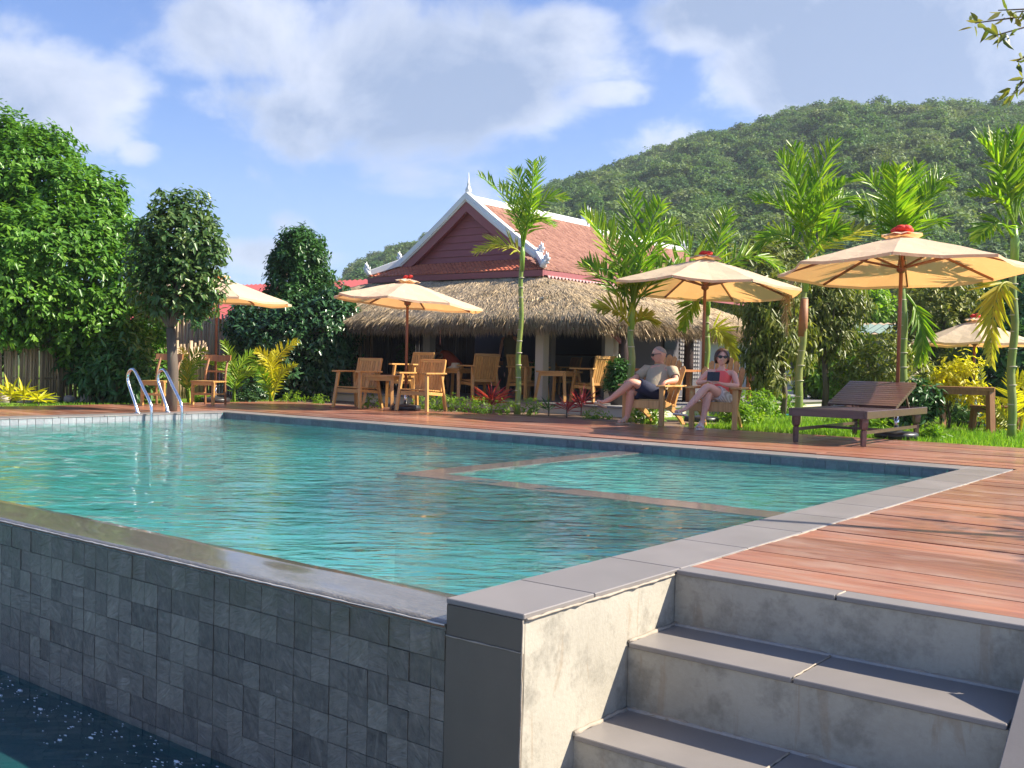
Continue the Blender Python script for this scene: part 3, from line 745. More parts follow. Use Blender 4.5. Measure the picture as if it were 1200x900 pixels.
# steps
st = MB()
st.box((0.0, 1.02, -1.9), (1.335, 1.102, -0.020))                       # top riser
st.box((0.0, 0.665, -1.9), (1.335, 1.019, -0.2445))
st.box((0.0, 0.31, -1.9), (1.335, 0.664, -0.499))
st.box((0.0, -0.05, -1.9), (1.335, 0.309, -0.754))
steps = st.build('garden_steps', 'stained_cement', kind='structure')
for (y0, y1, z) in ((0.655, 1.014, -0.225), (0.30, 0.66, -0.48), (-0.06, 0.305, -0.735)):
    for xa, xb in ((0.008, 0.652), (0.658, 1.328)): slab((xa, y0, z - 0.019), (xb, y1, z), par=steps)
MB().box((0.003, 1.003, -0.243), (1.33, 1.0195, -0.218)).box((0.003, 0.651, -0.498), (1.33, 0.6645, -0.472)).build('mortar_fillet', 'grout', steps)
for xa, xb in ((0.008, 0.662), (0.668, 1.33), (1.36, 2.0), (2.006, 2.64)): slab((xa, 1.012, -0.0195), (xb, 1.120, -0.0005), par=steps)
MB().box((1.336, 1.02, -1.9), (9.0, 1.101, -0.0205)).build('retaining_wall', 'stained_cement', kind='structure')
MB().box((3.0, 1.01, -0.0195), (9.0, 1.118, -0.001)).build('edge_coping', 'grey_porcelain', kind='structure')
MB().box((2.645, 1.01, -0.0195), (2.995, 1.118, -0.001)).build('edge_coping', 'grey_porcelain', kind='structure')
rg_ = random.Random(17)
def bead(name, p0, p1, r, mat, par, step=.03):
    """a rough hand-smeared bead of mortar along a joint"""
    p0, p1 = Vector(p0), Vector(p1); n = max(3, int((p1 - p0).length / step)); mb = MB()
    mb.tube([p0.lerp(p1, i / n) + Vector([rg_.uniform(-.3, .3) * r for _ in range(3)]) for i in range(n + 1)], [r * rg_.uniform(.55, 1.25) for _ in range(n + 1)], 6); return mb.build(name, mat, par)
for (yb, z, yf) in ((1.016, -.223, .662), (.661, -.478, .306)):
    bead('mortar_bead', (.004, yb, z), (1.333, yb, z), .010, 'pale_mortar', steps); bead('mortar_bead', (.005, yf, z + .001), (.005, yb, z + .001), .009, 'pale_mortar', steps)
bead('mortar_bead', (.655, .66, -.224), (.655, 1.01, -.224), .0045, 'pale_mortar', steps); bead('mortar_bead', (.655, .30, -.479), (.655, .655, -.479), .0045, 'pale_mortar', steps); bead('mortar_bead', (.665, 1.02, -.0035), (.665, 1.115, -.0035), .0045, 'pale_mortar', steps)
bead('mortar_bead', (.005, 0.01, -.020), (.005, 1.0, -.020), .0055, 'pale_mortar', cop); bead('mortar_bead', (.0075, 1.12, -.0065), (.0075, 6.9, -.0065), .0048, 'pale_mortar', cop, .05)
bead('mortar_bead', (-.333, -.003, -.1295), (-.006, -.003, -.1295), .0028, 'pale_mortar', pier); bead('mortar_bead', (-.0035, 0.0015, -.0215), (-.0035, 0.0015, -1.2), .0035, 'pale_mortar', pier)
bead('lime_line', (-.34, -.0075, -.0935), (-10.4, -.0075, -.0935), .0030, 'lime_crust', ow, .04); bead('rust_line', (-.34, -.004, -.1010), (-10.4, -.004, -.1010), .0032, 'rust_crust', ow, .04)
# low sloping wall beside the steps, capped in grey porcelain
sl_ = math.tan(R(34))
pf = [(1.017, -1.9), (1.017, 0.0), (-0.6, -1.10), (-0.6, -1.9)]
side_wall = MB().prism(pf, 1.345, 1.62, axis=0).build('stair_side_wall', 'stained_cement', kind='structure')
cp = [(1.017, 0.002), (1.017, 0.022), (-0.62, -1.093), (-0.62, -1.113)]
MB().prism(cp, 1.337, 1.635, axis=0).build('cap_slab', 'grey_porcelain', side_wall, bevel=0.003)

# ================================================================ restaurant pavilion
FZ = 0.13                                                  # its floor
bld = empty('restaurant_pavilion', (0, 0, 0), 0, 'open pavilion restaurant with thatched verandah roof under a white trimmed clay tile gable', 'building')
pf_ = MB().box((-18.2, 11.9, -0.3), (-6.75, 24, FZ - 0.03)).build('plinth', 'cream_cement', bld)
MB().box((-18.25, 11.86, FZ - 0.03), (-6.7, 24, FZ)).build('floor_slab', 'grey_wall', bld)
CX = -12.74; EX0, EX1 = -15.22, -10.25; YE = 14.0; YG = 14.55; YR = 24.2
# columns
for (x, y, s, m_) in ((-9.37, 12.82, 0.19, 'cream_cement'), (-8.02, 13.12, 0.19, 'cream_cement'), (-12.4, 13.0, 0.19, 'grey_wall'), (-15.4, 13.0, 0.19, 'grey_wall'), (-10.9, 15.2, 0.17, 'grey_wall'), (-9.6, 15.4, 0.16, 'grey_wall')):
    MB().box((x - s / 2, y - s / 2, FZ), (x + s / 2, y + s / 2, 1.78 if x > -8.5 else 2.05)).build('column', m_, bld, bevel=0.01)
for (x, y) in ((-7.74, 13.05), (-7.85, 15.69), (-7.85, 18.6)):
    MB().tube([(x, y, FZ), (x + .01, y, 1.1), (x, y, 1.70)], [0.10, 0.092, 0.085], 12).build('timber_post', 'dark_timber', bld)
MB().box((-17.4, 12.9, 1.93), (-8.7, 13.05, 2.06)).box((-7.9, 13.2, 1.56), (-7.78, 18.8, 1.66)).build('eave_beam', 'dark_timber', bld)
MB().beam((-7.74, 13.0, 1.22), (-7.95, 12.3, 1.75), 0.05, 0.07).build('brace', 'maroon_paint', bld)
# back and side walls, dim interior
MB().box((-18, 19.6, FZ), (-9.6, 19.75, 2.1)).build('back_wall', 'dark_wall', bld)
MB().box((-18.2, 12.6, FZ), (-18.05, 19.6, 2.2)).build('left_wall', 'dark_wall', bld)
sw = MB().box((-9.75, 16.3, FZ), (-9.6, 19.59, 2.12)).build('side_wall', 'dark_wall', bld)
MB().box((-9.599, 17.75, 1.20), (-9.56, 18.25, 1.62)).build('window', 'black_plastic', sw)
lt = MB()
for i in range(9):
    for j in range(17):
        lt.box((-9.599, 18.5 + i * 0.11, 0.55 + j * 0.095), (-9.57, 18.5 + i * 0.11 + 0.075, 0.55 + j * 0.095 + 0.05))
lt.build('pierced_screen', 'grey_wall', sw, 'stuff')
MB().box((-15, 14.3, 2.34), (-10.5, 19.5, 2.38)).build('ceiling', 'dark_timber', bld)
# vertical cane blinds on the left bays
bl = MB(); rb = random.Random(4)
for i in range(150):
    x = -17.6 + i * 0.034
    bl.tube([(x, 14.6 + rb.uniform(-.01, .01), FZ), (x + rb.uniform(-.01, .01), 14.6, 2.2)], 0.013, 5)
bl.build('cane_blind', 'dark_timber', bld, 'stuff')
for x, w_ in ((-13.75, .012), (-12.9, .01), (-15.0, .012), (-10.65, .02), (-10.55, .015)):
    MB().box((x, 14.4, 0.5), (x + w_, 14.42, 2.1)).build('blind_cord', 'orange_timber' if x > -11 else 'grey_wall', bld)
# kitchen counter and shelves at the back
ct = MB().box((-12.9, 17.9, FZ), (-9.8, 18.4, 1.02)).build('counter', 'grey_wall', bld); MB().box((-12.95, 17.86, 1.02), (-9.78, 18.45, 1.06)).build('counter_top', 'dark_timber', ct)
MB().box((-12.2, 19.35, 1.45), (-10.2, 19.58, 1.48)).box((-12.2, 19.35, 1.75), (-10.2, 19.58, 1.78)).build('shelf', 'grey_wall', bld)
rb = random.Random(9)
for i in range(8):
    x = -11.9 + i * 0.17
    o = MB().lathe([(0.0, 0), (0.03, 0), (0.035, 0.09), (0.03, 0.10), (0.0, 0.1)], 8, (x, 19.45, 1.48), close=False).build('glass_tumbler', 'glassware')
    tag(o, 'drinking glass in the row on the shelf at the back of the restaurant', 'glass', 'glasses on the back shelf')
# bar rails of orange timber along the right side
MB().box((-7.75, 13.3, 0.72), (-7.35, 15.55, 0.765)).build('bar_rail', 'orange_timber', bld)
MB().box((-7.75, 15.85, 0.72), (-7.35, 18.4, 0.765)).build('bar_rail', 'orange_timber', bld)
for y in (13.6, 15.2, 17.9): MB().box((-7.62, y, FZ), (-7.54, y + .08, 0.72)).build('rail_support', 'orange_timber', bld)

# thatch skirt: a curved bed under combed straw
TX0, TX1, TY0, TY1 = -17.9, -7.62, 12.0, 18.9
def th_z(s): return 1.66 + 1.00 * (s ** 0.80)                      # s 0 at the drip edge .. 1 under the tiles
def thatch_pt(side, a, s):
    """side 0 front, 1 right, 2 left"""
    if side == 0:
        xa = TX0 + (EX0 + 0.25 - TX0) * s; xb = TX1 + (EX1 - 0.25 - TX1) * s; return Vector((xa + (xb - xa) * a, TY0 + (YE + 0.2 - TY0) * s, th_z(s)))
    if side == 1:
        ya = TY0 + (YE + 0.2 - TY0) * s; return Vector((TX1 + (EX1 - 0.25 - TX1) * s, ya + (TY1 - ya) * a, th_z(s)))
    ya = TY0 + (YE + 0.2 - TY0) * s; return Vector((TX0 + (EX0 + 0.25 - TX0) * s, ya + (TY1 - ya) * a, th_z(s)))
tb = MB()
for side in (0, 1, 2):
    na, ns = (90, 8) if side == 0 else (60, 8); vs = []; fs = []
    for i in range(na + 1):
        for j in range(ns + 1):
            p = thatch_pt(side, i / na, j / ns); p.z += 0.03 * mnoise.noise(p * 1.7) - 0.05; vs.append(p)
    for i in range(na):
        for j in range(ns):
            a = i * (ns + 1) + j; fs.append((a, a + 1, a + ns + 2, a + ns + 1))
    tb.add(vs, fs, True)
    n0 = len(vs); vs2 = [Vector(vs[i * (ns + 1)]) for i in range(na + 1)]; lo = [v + Vector((0, 0, -0.10)) for v in vs2]
    tb.add(vs2 + lo, [(i, i + 1, na + 2 + i, na + 1 + i) for i in range(na)])
thb = tb.build('thatch_roof', 'thatch_base', bld)
def straw(n, side, s_lo, s_hi, L, W, droop, seed, edge=False):
    g_ = np.random.default_rng(seed); P = []; D = []; N_ = []
    for i in range(n):
        a = g_.random(); s = g_.uniform(s_lo, s_hi); p = thatch_pt(side, a, s)
        q = thatch_pt(side, a, max(s - 0.08, 0)) if s > 0.08 else p * 2 - thatch_pt(side, a, s + 0.08)
        d = (q - p).normalized(); tuft = mnoise.noise(p * 2.6) 
        p.z += 0.02 * g_.random() + 0.03 * mnoise.noise(p * 1.7) - 0.03
        d = d + Vector((g_.normal() * 0.20 + tuft * 0.35, g_.normal() * 0.20 + tuft * 0.2, -droop * g_.random()))
        P.append(p); D.append(d); N_.append((g_.normal() * .3, -0.5, 0.8))
    P = np.array([tuple(p) for p in P]); D = np.array([tuple(p) for p in D]); N_ = np.array(N_)
    return leaves(P, D, N_, L * g_.uniform(0.6, 1.25, n), W * g_.uniform(.6, 1.4, n), fold=0.1, curl=0.22, taper=0.15)
VV = []; FF = []; off = 0
for side, k in ((0, 1.0), (1, 0.62), (2, 0.25)):
    for (n, lo, hi, L, W, dr) in ((int(26000 * k), 0.02, 1.0, 0.32, 0.0085, 0.05), (int(17000 * k), 0.0, 0.10, 0.29, 0.009, 1.3), (int(9000 * k), 0.0, 0.05, 0.34, 0.008, 2.8)):
        V, F_ = straw(n, side, lo, hi, L, W, dr, 31 + side * 7 + int(dr * 10)); VV.append(V); FF.append(F_ + off); off += len(V)
link('straw', mesh_np('straw', np.concatenate(VV), np.concatenate(FF), 'thatch'), thb, 'stuff')

# tiled roof
prof = [(0.0, 4.38), (0.65, 3.90), (1.32, 3.43), (1.95, 3.01), (EX1 - CX, 2.72)]
def prof_pt(t):
    """t 0 at ridge .. 1 at eave"""
    seg = [math.dist(prof[i], prof[i + 1]) for i in range(len(prof) - 1)]; L = sum(seg); d = t * L
    for i, s_ in enumerate(seg):
        if d <= s_ or i == len(seg) - 1:
            f = d / s_; return (prof[i][0] + (prof[i + 1][0] - prof[i][0]) * f, prof[i][1] + (prof[i + 1][1] - prof[i][1]) * f)
        d -= s_
rs = MB()
def roof_shell(y0, y1, dz=0.0, tmax=1.0, th=0.05):
    for sgn in (1, -1):
        for i in range(8):
            a = prof_pt(tmax * i / 8); b = prof_pt(tmax * (i + 1) / 8)
            q = [(CX + sgn * a[0], a[1] + dz - 0.02), (CX + sgn * b[0], b[1] + dz - 0.02)]
            vs = [(x, y, z - k) for k in (0, th) for (x, z) in q for y in (y0, y1)]
            rs.add(vs, [(0, 1, 3, 2), (4, 6, 7, 5), (0, 4, 5, 1), (2, 3, 7, 6), (0, 2, 6, 4), (1, 5, 7, 3)])
roof_shell(YG + 0.02, 19.4); roof_shell(YE, YG, 0, 1.0) if False else None
roof_shell(19.42, YR, -0.14)
roof = rs.build('tiled_roof', 'maroon_paint', bld)
tl_ = MB(); rt = random.Random(2)
def tile_row(y0, y1, dz, side, t0=0.0, t1=1.0, n=25, wpx=0.135):
    for i in range(n):
        a = prof_pt(t0 + (t1 - t0) * i / n); b = prof_pt(min(1.0, t0 + (t1 - t0) * (i + 1.25) / n))
        y = y0 + (wpx / 2 if i % 2 else 0)
        while y < y1 - 0.02:
            y2 = min(y + wpx - 0.012, y1); j = rt.uniform(-.004, .004)
            x0 = CX + side * a[0]; x1_ = CX + side * b[0]; ym = (y + y2) / 2
            # a slightly arched tile
            vs = [(x0, y, a[1] + dz + j), (x0, ym, a[1] + dz + .012 + j), (x0, y2, a[1] + dz + j), (x1_, y, b[1] + dz + .014 + j), (x1_, ym, b[1] + dz + .034 + j), (x1_, y2, b[1] + dz + .014 + j),
                  (x1_, y, b[1] + dz - .006), (x1_, y2, b[1] + dz - .006)]
            fs = [(0, 1, 4, 3), (1, 2, 5, 4), (3, 4, 5, 7, 6)]
            if side < 0: fs = [tuple(reversed(f)) for f in fs]
            tl_.add(vs, fs); y += wpx
tile_row(YG + 0.02, 19.4, 0, 1); tile_row(YE - 0.03, YG + 0.02, 0, 1, 0.80, 1.0, 5)
tile_row(19.42, YR, -0.14, 1); tile_row(YG + 0.02, 19.4, 0, -1, n=14, wpx=0.2)
tl_.build('clay_tiles', 'clay_tile', roof, 'stuff')
# pent strip of tiles below the gable
pt_ = MB(); z0p, z1p = 2.72, 3.02
for i in range(7):
    f0, f1 = i / 7, min(1, (i + 1.2) / 7); ya, yb = YE - 0.03 + (YG + .1 - YE) * f0, YE + (YG + .1 - YE) * f1; za, zb = z0p + (z1p - z0p) * f0, z0p + (z1p - z0p) * f1
    inset = 0.42 * f0; x = EX0 + inset + (0.055 if i % 2 else 0)
    while x < EX1 - inset - 0.03:
        x2 = x + 0.10; xm = x + .05; j = rt.uniform(-.003, .003)
        pt_.add([(x, ya, za + .012), (xm, ya, za + .034 + j), (x2, ya, za + .012), (x, yb, zb), (xm, yb, zb + .014), (x2, yb, zb), (x, ya, za - .008), (x2, ya, za - .008)], [(0, 1, 4, 3), (1, 2, 5, 4), (6, 7, 2, 1, 0)]); x += 0.11
pt_.build('pent_tiles', 'clay_tile_red', roof, 'stuff')
MB().add([(EX0 + .02, YE, 2.69), (EX1 - .02, YE, 2.69), (EX1 - 0.44, YG + .1, 2.99), (EX0 + 0.44, YG + .1, 2.99)], [(0, 1, 2, 3)]).build('pent_base', 'maroon_paint', roof)
MB().box((EX0 - 0.02, YE - 0.05, 2.575), (EX1 + 0.02, YE - 0.01, 2.70)).build('front_fascia', 'maroon_paint', bld)
MB().box((EX1 - 0.005, YE - 0.008, 2.60), (EX1 + 0.025, YR, 2.695)).build('side_fascia', 'maroon_paint', bld)
lc = MB(); y = YE + 0.1
while y < 20: lc.prism([(y, 2.60), (y + .06, 2.535), (y + .12, 2.60)], EX1 + 0.026, EX1 + 0.034, axis=0); y += 0.125
lc.build('lace_trim', 'lace_trim', bld, 'stuff')
# gable wall of boards, each board lapping the next
gb = MB().prism([(CX - 1.85, 2.98), (CX + 1.85, 2.98), (CX, 4.28)], YG + 0.10, YG + 0.16, axis=1).build('gable_wall', 'maroon_board', bld)
nb_ = 8
for i in range(nb_):
    z0 = 3.0 + i * 0.155; z1 = z0 + 0.152; h0 = 1.85 * (4.25 - z0) / 1.27; h1 = 1.85 * max(4.25 - z1, 0.01) / 1.27
    MB().add([(CX - h0, YG + .075, z0), (CX + h0, YG + .075, z0), (CX + h1, YG + .094, z1), (CX - h1, YG + .094, z1), (CX - h0, YG + .10, z0), (CX + h0, YG + .10, z0), (CX + h1, YG + .10, z1), (CX - h1, YG + .10, z1)],
             [(0, 1, 2, 3), (4, 7, 6, 5), (0, 4, 5, 1), (3, 2, 6, 7), (1, 5, 6, 2), (0, 3, 7, 4)]).build('board', 'maroon_board', gb)
# white barge boards with an inner maroon board, following the slope
def barge(name, mat, off_, wd, y0, y1, dz, tmax, cap=False):
    for sgn in (1, -1):
        mb = MB(); N_ = 14; top = []; bot = []
        for i in range(N_ + 1):
            a = prof_pt(tmax * i / N_); b = prof_pt(min(1, tmax * i / N_ + 0.01)); c_ = prof_pt(max(0, tmax * i / N_ - 0.01))
            d = Vector((b[0] - c_[0], b[1] - c_[1])).normalized(); nrm = Vector((-d.y, d.x))
            if i == 0: nrm = Vector((0, 1.0)) * 1.25
            p = Vector((a[0], a[1])) + nrm * off_ * (1) ; q = p - nrm * wd
            if i == 0: p.x = 0; q.x = 0
            top.append((CX + sgn * p.x, p.y + dz)); bot.append((CX + sgn * max(q.x, 0), q.y + dz))
        for i in range(N_):
            vs = [(x, y, z) for y in (y0, y1) for (x, z) in (top[i], top[i + 1], bot[i + 1], bot[i])]
            mb.add(vs, [(0, 1, 2, 3), (7, 6, 5, 4), (0, 4, 5, 1), (2, 6, 7, 3)] + ([(1, 5, 6, 2)] if i == N_ - 1 else []) + ([(0, 3, 7, 4)] if i == 0 else []))
        mb.build(name, mat, roof)
barge('barge_board', 'white_plaster', 0.13, 0.16, YG - 0.10, YG + 0.05, 0, 0.80)
barge('barge_moulding', 'white_plaster', 0.05, 0.05, YG - 0.125, YG - 0.101, 0, 0.80)
barge('inner_barge_board', 'maroon_paint', -0.032, 0.18, YG - 0.07, YG + 0.03, 0, 0.80)
MB().box((CX - 0.12, YG - 0.08, 4.30), (CX + 0.12, 19.2, 4.47)).build('ridge_capping', 'white_plaster', roof, bevel=0.03)
MB().box((CX - 0.10, 19.5, 4.16), (CX + 0.10, YR, 4.32)).build('ridge_capping', 'white_plaster', roof, bevel=0.03)
# hip tails at the eave corners with flame ornaments
def flame(c, s, lean, par=None):
    mb = MB(); c = Vector(c)
    mb.tube([c + Vector((-.04 * lean, 0, -.08)) * s, c, c + Vector((.05 * lean, 0, .07)) * s], [.06 * s, .065 * s, .05 * s], 8)
    for (dx, dz, ex, ez, r_) in ((.04, .05, .10, .21, .04), (.0, .04, .0, .17, .035), (-.03, .02, -.07, .12, .032), (.06, .04, .15, .11, .035), (.05, .0, .13, .01, .03), (.02, .06, .055, .24, .028)):
        a_ = c + Vector((dx * lean, 0, dz)) * s; b_ = c + Vector((ex * lean, 0, ez)) * s; m_ = a_.lerp(b_, .5) + Vector((.015 * lean, 0, .0)) * s
        mb.tube([a_, m_, b_], [r_ * s, r_ * s * .8, r_ * s * .25], 7)
    mb.build('flame_ornament', 'white_plaster', par or roof)
for sgn in (1, -1):
    x0 = CX + sgn * 1.98; xe = EX1 if sgn > 0 else EX0
    MB().beam((CX + sgn * 1.93, YG - 0.02, 3.10), (xe + sgn * 0.03, YE - 0.02, 2.80), 0.13, 0.16, w1=0.10, h1=0.12).build('hip_capping', 'white_plaster', roof, bevel=0.01)
    flame((xe + sgn * 0.03, YE - 0.03, 2.83), 1.0, sgn); flame((CX + sgn * 1.99, YG - 0.04, 3.12), 0.95, sgn)
flame((CX, 19.1, 4.44), 1.7, 1); flame((CX, YR, 4.2), 1.3, 1)
MB().lathe([(0.075, 0), (0.085, 0.03), (0.05, 0.06), (0.065, 0.10), (0.07, 0.14), (0.04, 0.20), (0.028, 0.24), (0.036, 0.26), (0.02, 0.30), (0.012, 0.42), (0.003, 0.52)], 12, (CX, YG - 0.02, 4.46)).build('finial', 'white_plaster', roof)

# ================================================================ hill, forest
cam_h = CAM.z
ridge_px = [(-600, 330), (-200, 345), (150, 350), (300, 352), (390, 340), (415, 312), (455, 292), (500, 280), (560, 255), (620, 232), (655, 216), (700, 201), (750, 182), (800, 164), (860, 150), (900, 142), (935, 128), (975, 121), (1010, 124), (1050, 131), (1100, 127), (1150, 125), (1200, 125), (1500, 115), (2200, 150)]
def az_of(u, v=440):
    d = ray(u, v); return math.atan2(d.x, d.y)
def el_of(u, v):
    d = ray(u, v); return math.atan2(d.z, math.hypot(d.x, d.y))
RA = np.array([az_of(u) for u, v in ridge_px]); RE = np.array([el_of(u, v) for u, v in ridge_px])
order = np.argsort(RA); RA = RA[order]; RE = RE[order]
RD = 300.0
def hill_h(a, r):
    e = float(np.interp(a, RA, RE)) - 0.008
    d0 = 58.0; rd = RD * (1.0 + 0.10 * math.sin(a * 6)) * (1.25 if a < -0.9 else 1.0)
    top = rd * math.tan(e) + cam_h
    if r <= rd:
        f = max(0, (r - d0) / (rd - d0)); s = f * f * (3 - 2 * f) * 0.35 + 0.65 * f ** 1.15
        h = -0.3 + (top + 0.3) * s
        gl = 0.045 * top * (mnoise.noise(Vector((a * 9, r * 0.012, 2))) + 0.5 * mnoise.noise(Vector((a * 21, r * 0.02, 5)))) * math.sin(math.pi * min(1, f)) * 1.8
        return h + gl
    f = (r - rd) / 300.0
    return top * max(0, 1 - f) - 0.3
NA, NR = 240, 46
angs = np.linspace(az_of(-900), az_of(2300), NA + 1); rr_ = np.concatenate([np.linspace(50, 330, 38), np.linspace(350, 640, 9)])
hv = []; 
for a in angs:
    for r in rr_: hv.append((CAM.x + math.sin(a) * r, CAM.y + math.cos(a) * r, hill_h(a, r)))
nr = len(rr_); ii = (np.arange(NA)[:, None] * nr + np.arange(nr - 1)[None]).ravel()
link('hill', mesh_np('hill', hv, np.stack([ii, ii + 1, ii + nr + 1, ii + nr], 1), 'forest_floor', smooth=True), None, 'structure')

def crown_mesh(seed, nleaf=900, size=1.0):
    global nrg
    keep = nrg; nrg = np.random.default_rng(seed); g_ = nrg
    blobs = [((g_.uniform(-.5, .5), g_.uniform(-.5, .5), g_.uniform(.2, 1.0)), (g_.uniform(.55, .85), g_.uniform(.55, .85), g_.uniform(.45, .75))) for _ in range(4)]
    V, F_, t = foliage(blobs, nleaf // 6, 6, 0.20, 0.15, droop=0.2, inner=0.5)
    t = np.clip(t * 0.45 + g_.uniform(0, 0.62), 0, 1)
    nrg = keep; return mesh_np('forest_crown', V, F_, 'forest_leaf', t)
fcol = bpy.data.collections.new('forest_crowns')
for i in range(7):
    o = bpy.data.objects.new('forest_crown', crown_mesh(100 + i)); fcol.objects.link(o)
g_ = np.random.default_rng(77); P = []; S_ = []
while len(P) < 23000:
    a = g_.uniform(az_of(330), az_of(1290)); r = 58 + 262 * g_.random() ** 0.62
    if g_.random() > 0.9: r = g_.uniform(285, 330)
    h = hill_h(a, r)
    if h < -0.2: continue
    s = g_.uniform(0.6, 1.75) * (1.7 if g_.random() < .12 else 1)
    P.append((CAM.x + math.sin(a) * r, CAM.y + math.cos(a) * r, h - 0.1 * s)); S_.append(s)
fm_ = bpy.data.meshes.new('hillside_forest'); fm_.vertices.add(len(P)); fm_.vertices.foreach_set('co', np.array(P, dtype=np.float32).ravel())
at = fm_.attributes.new('size', 'FLOAT', 'POINT'); at.data.foreach_set('value', np.array(S_, dtype=np.float32))
fo = link('hillside_forest', fm_, None, 'stuff'); tag(fo, 'dense green forest covering the hillside behind the restaurant', 'forest', kind='stuff')
ng = bpy.data.node_groups.new('scatter', 'GeometryNodeTree'); ng.interface.new_socket('Geometry', in_out='INPUT', socket_type='NodeSocketGeometry'); ng.interface.new_socket('Geometry', in_out='OUTPUT', socket_type='NodeSocketGeometry')
def gn(kind): return ng.nodes.new(kind)
gi = gn('NodeGroupInput'); go_ = gn('NodeGroupOutput'); ip = gn('GeometryNodeInstanceOnPoints'); ci = gn('GeometryNodeCollectionInfo')
ci.inputs['Collection'].default_value = fcol; ci.inputs['Separate Children'].default_value = True; ci.inputs['Reset Children'].default_value = True
na_ = gn('GeometryNodeInputNamedAttribute'); na_.data_type = 'FLOAT'; na_.inputs['Name'].default_value = 'size'
rv = gn('FunctionNodeRandomValue'); rv.data_type = 'FLOAT_VECTOR'; rv.inputs[0].default_value = (-0.15, -0.15, 0); rv.inputs[1].default_value = (0.15, 0.15, 6.28)
ri = gn('FunctionNodeRandomValue'); ri.data_type = 'INT'; ri.inputs[4].default_value = 0; ri.inputs[5].default_value = 6
L_ = ng.links.new
L_(gi.outputs[0], ip.inputs['Points']); L_(ci.outputs[0], ip.inputs['Instance']); ip.inputs['Pick Instance'].default_value = True
L_([o for o in ri.outputs if o.enabled][0] if any(o.enabled for o in ri.outputs) else ri.outputs[2], ip.inputs['Instance Index'])
L_(rv.outputs[0], ip.inputs['Rotation']); L_(na_.outputs[0], ip.inputs['Scale']); L_(ip.outputs[0], go_.inputs[0])
md = fo.modifiers.new('scatter', 'NODES'); md.node_group = ng

# ================================================================ trees and shrubs near the pool
def tree(name, label, cat, base, blobs, clumps, per, L, W, mat, trunk_r=0.12, fork=None, group=None, bark='bark', ntips=7, **kw):
    """base: where the trunk stands; blobs: [(centre, radii)] of the crown in world space"""
    base = Vector(base); root = empty(name, base, 0, label, cat, group)
    loc = [((c[0] - base.x, c[1] - base.y, c[2] - base.z), r) for c, r in blobs]
    crown('crown', root, loc, clumps, per, L, W, mat, **kw)
    fk = Vector(fork) - base if fork else Vector((0, 0, loc[0][0][2] * 0.45)); mb = MB(); sd = int(abs(base.x * 91 + base.y * 37))
    mid = fk * 0.5 + Vector((0.03, 0.02, 0)); mb.tube([(0, 0, -0.1), mid, fk], [trunk_r * 1.15, trunk_r, trunk_r * 0.85], 9)
    rr2 = random.Random(sd); tips = []
    for i in range(ntips):
        c, r = loc[i % len(loc)]; r = r if hasattr(r, '__len__') else (r, r, r)
        tips.append((c[0] + rr2.uniform(-.6, .6) * r[0], c[1] + rr2.uniform(-.6, .6) * r[1], c[2] + rr2.uniform(-.1, .6) * r[2]))
    limbs(mb, fk, tips, trunk_r * 0.55, trunk_r * 0.12, sd); mb.build('trunk', bark, root)
    return root
def B(u, v, t, rpx, asp=(1, 1, 1)):
    """a crown lobe seen about (u,v) at distance t with radius rpx picture points"""
    c = far(u, v, t); r = rpx * t / FPX; return (tuple(c), (r * asp[0], r * asp[1], r * asp[2]))

# broad mango tree at the left
T0 = 19.0
blobs = [B(-70, 290, 20, 120), B(8, 185, 20, 50), B(52, 188, 19.8, 40), B(30, 225, 19.4, 60), B(75, 235, 19.2, 46), B(116, 240, 19.4, 34), B(98, 275, 18.9, 48), B(140, 285, 19.2, 36), B(60, 300, 18.4, 58), B(110, 325, 18.6, 50), B(156, 335, 19.2, 38),
         B(15, 300, 18.0, 55), B(30, 352, 18.0, 48), B(-22, 375, 18.4, 52), B(80, 368, 18.5, 44), B(125, 372, 18.8, 42), B(160, 378, 19.5, 38), B(125, 418, 19.8, 44), B(168, 425, 20.2, 30)]
tree('mango_tree', 'broad dense bright green tree filling the left edge behind the bamboo fence', 'tree', onz(62, 466, -0.06) + Vector((-2.2, 1.2, 0)), blobs, 8600, 9, 0.125, 0.062, 'mango_leaf', 0.2, None, droop=0.4, ntips=14, spread=0.95, shell=(.66, 1.12), inner=.72)
# lollipop tree standing in the deck
bp = onz(200, 484, -0.03); t_ = (bp - CAM).dot(FWD)
blobs = [B(208, 278, t_, 48, (1, 1, 1)), B(182, 300, t_, 36), B(236, 296, t_, 34), B(205, 330, t_, 46, (1, 1, .8)), B(240, 340, t_, 26), B(178, 345, t_, 27), B(214, 252, t_, 34), B(228, 362, t_, 18)]
tree('round_crowned_tree', 'small round crowned tree with one straight trunk growing up through the deck by the ladder', 'tree', bp, blobs, 800, 9, 0.118, 0.05, 'lollipop_leaf', 0.078, far(200, 385, t_), droop=0.35, ntips=12, shell=(0.45, 1.08), inner=0.35)
# conical shrub tree and broad bush before the restaurant
bp = far(350, 445, 22.6); bp.z = -0.06; t_ = 22.5
t_ = 22.5; blobs = [B(352, 300, t_, 30), B(345, 325, t_, 30), B(350, 360, t_, 36), B(349, 284, t_, 20), B(332, 308, t_, 16), B(372, 325, t_, 18), B(366, 292, t_, 13), B(328, 345, t_, 18), B(378, 350, t_, 18)]
tree('conical_tree', 'dense dark green cone shaped tree rising above the bushes left of the thatched roof', 'tree', bp, blobs, 1700, 8, 0.115, 0.048, 'dark_leaf', 0.09, None, droop=0.5)
bp = far(345, 445, 22.0); bp.z = -0.06; t_ = 21.6
blobs = [B(330, 395, t_, 48), B(375, 385, t_, 42), B(390, 415, t_, 28), B(300, 400, t_, 34), B(345, 440, t_, 45, (1, 1, .7)), B(388, 362, t_, 30), B(285, 372, t_, 16), B(380, 445, t_, 26)]
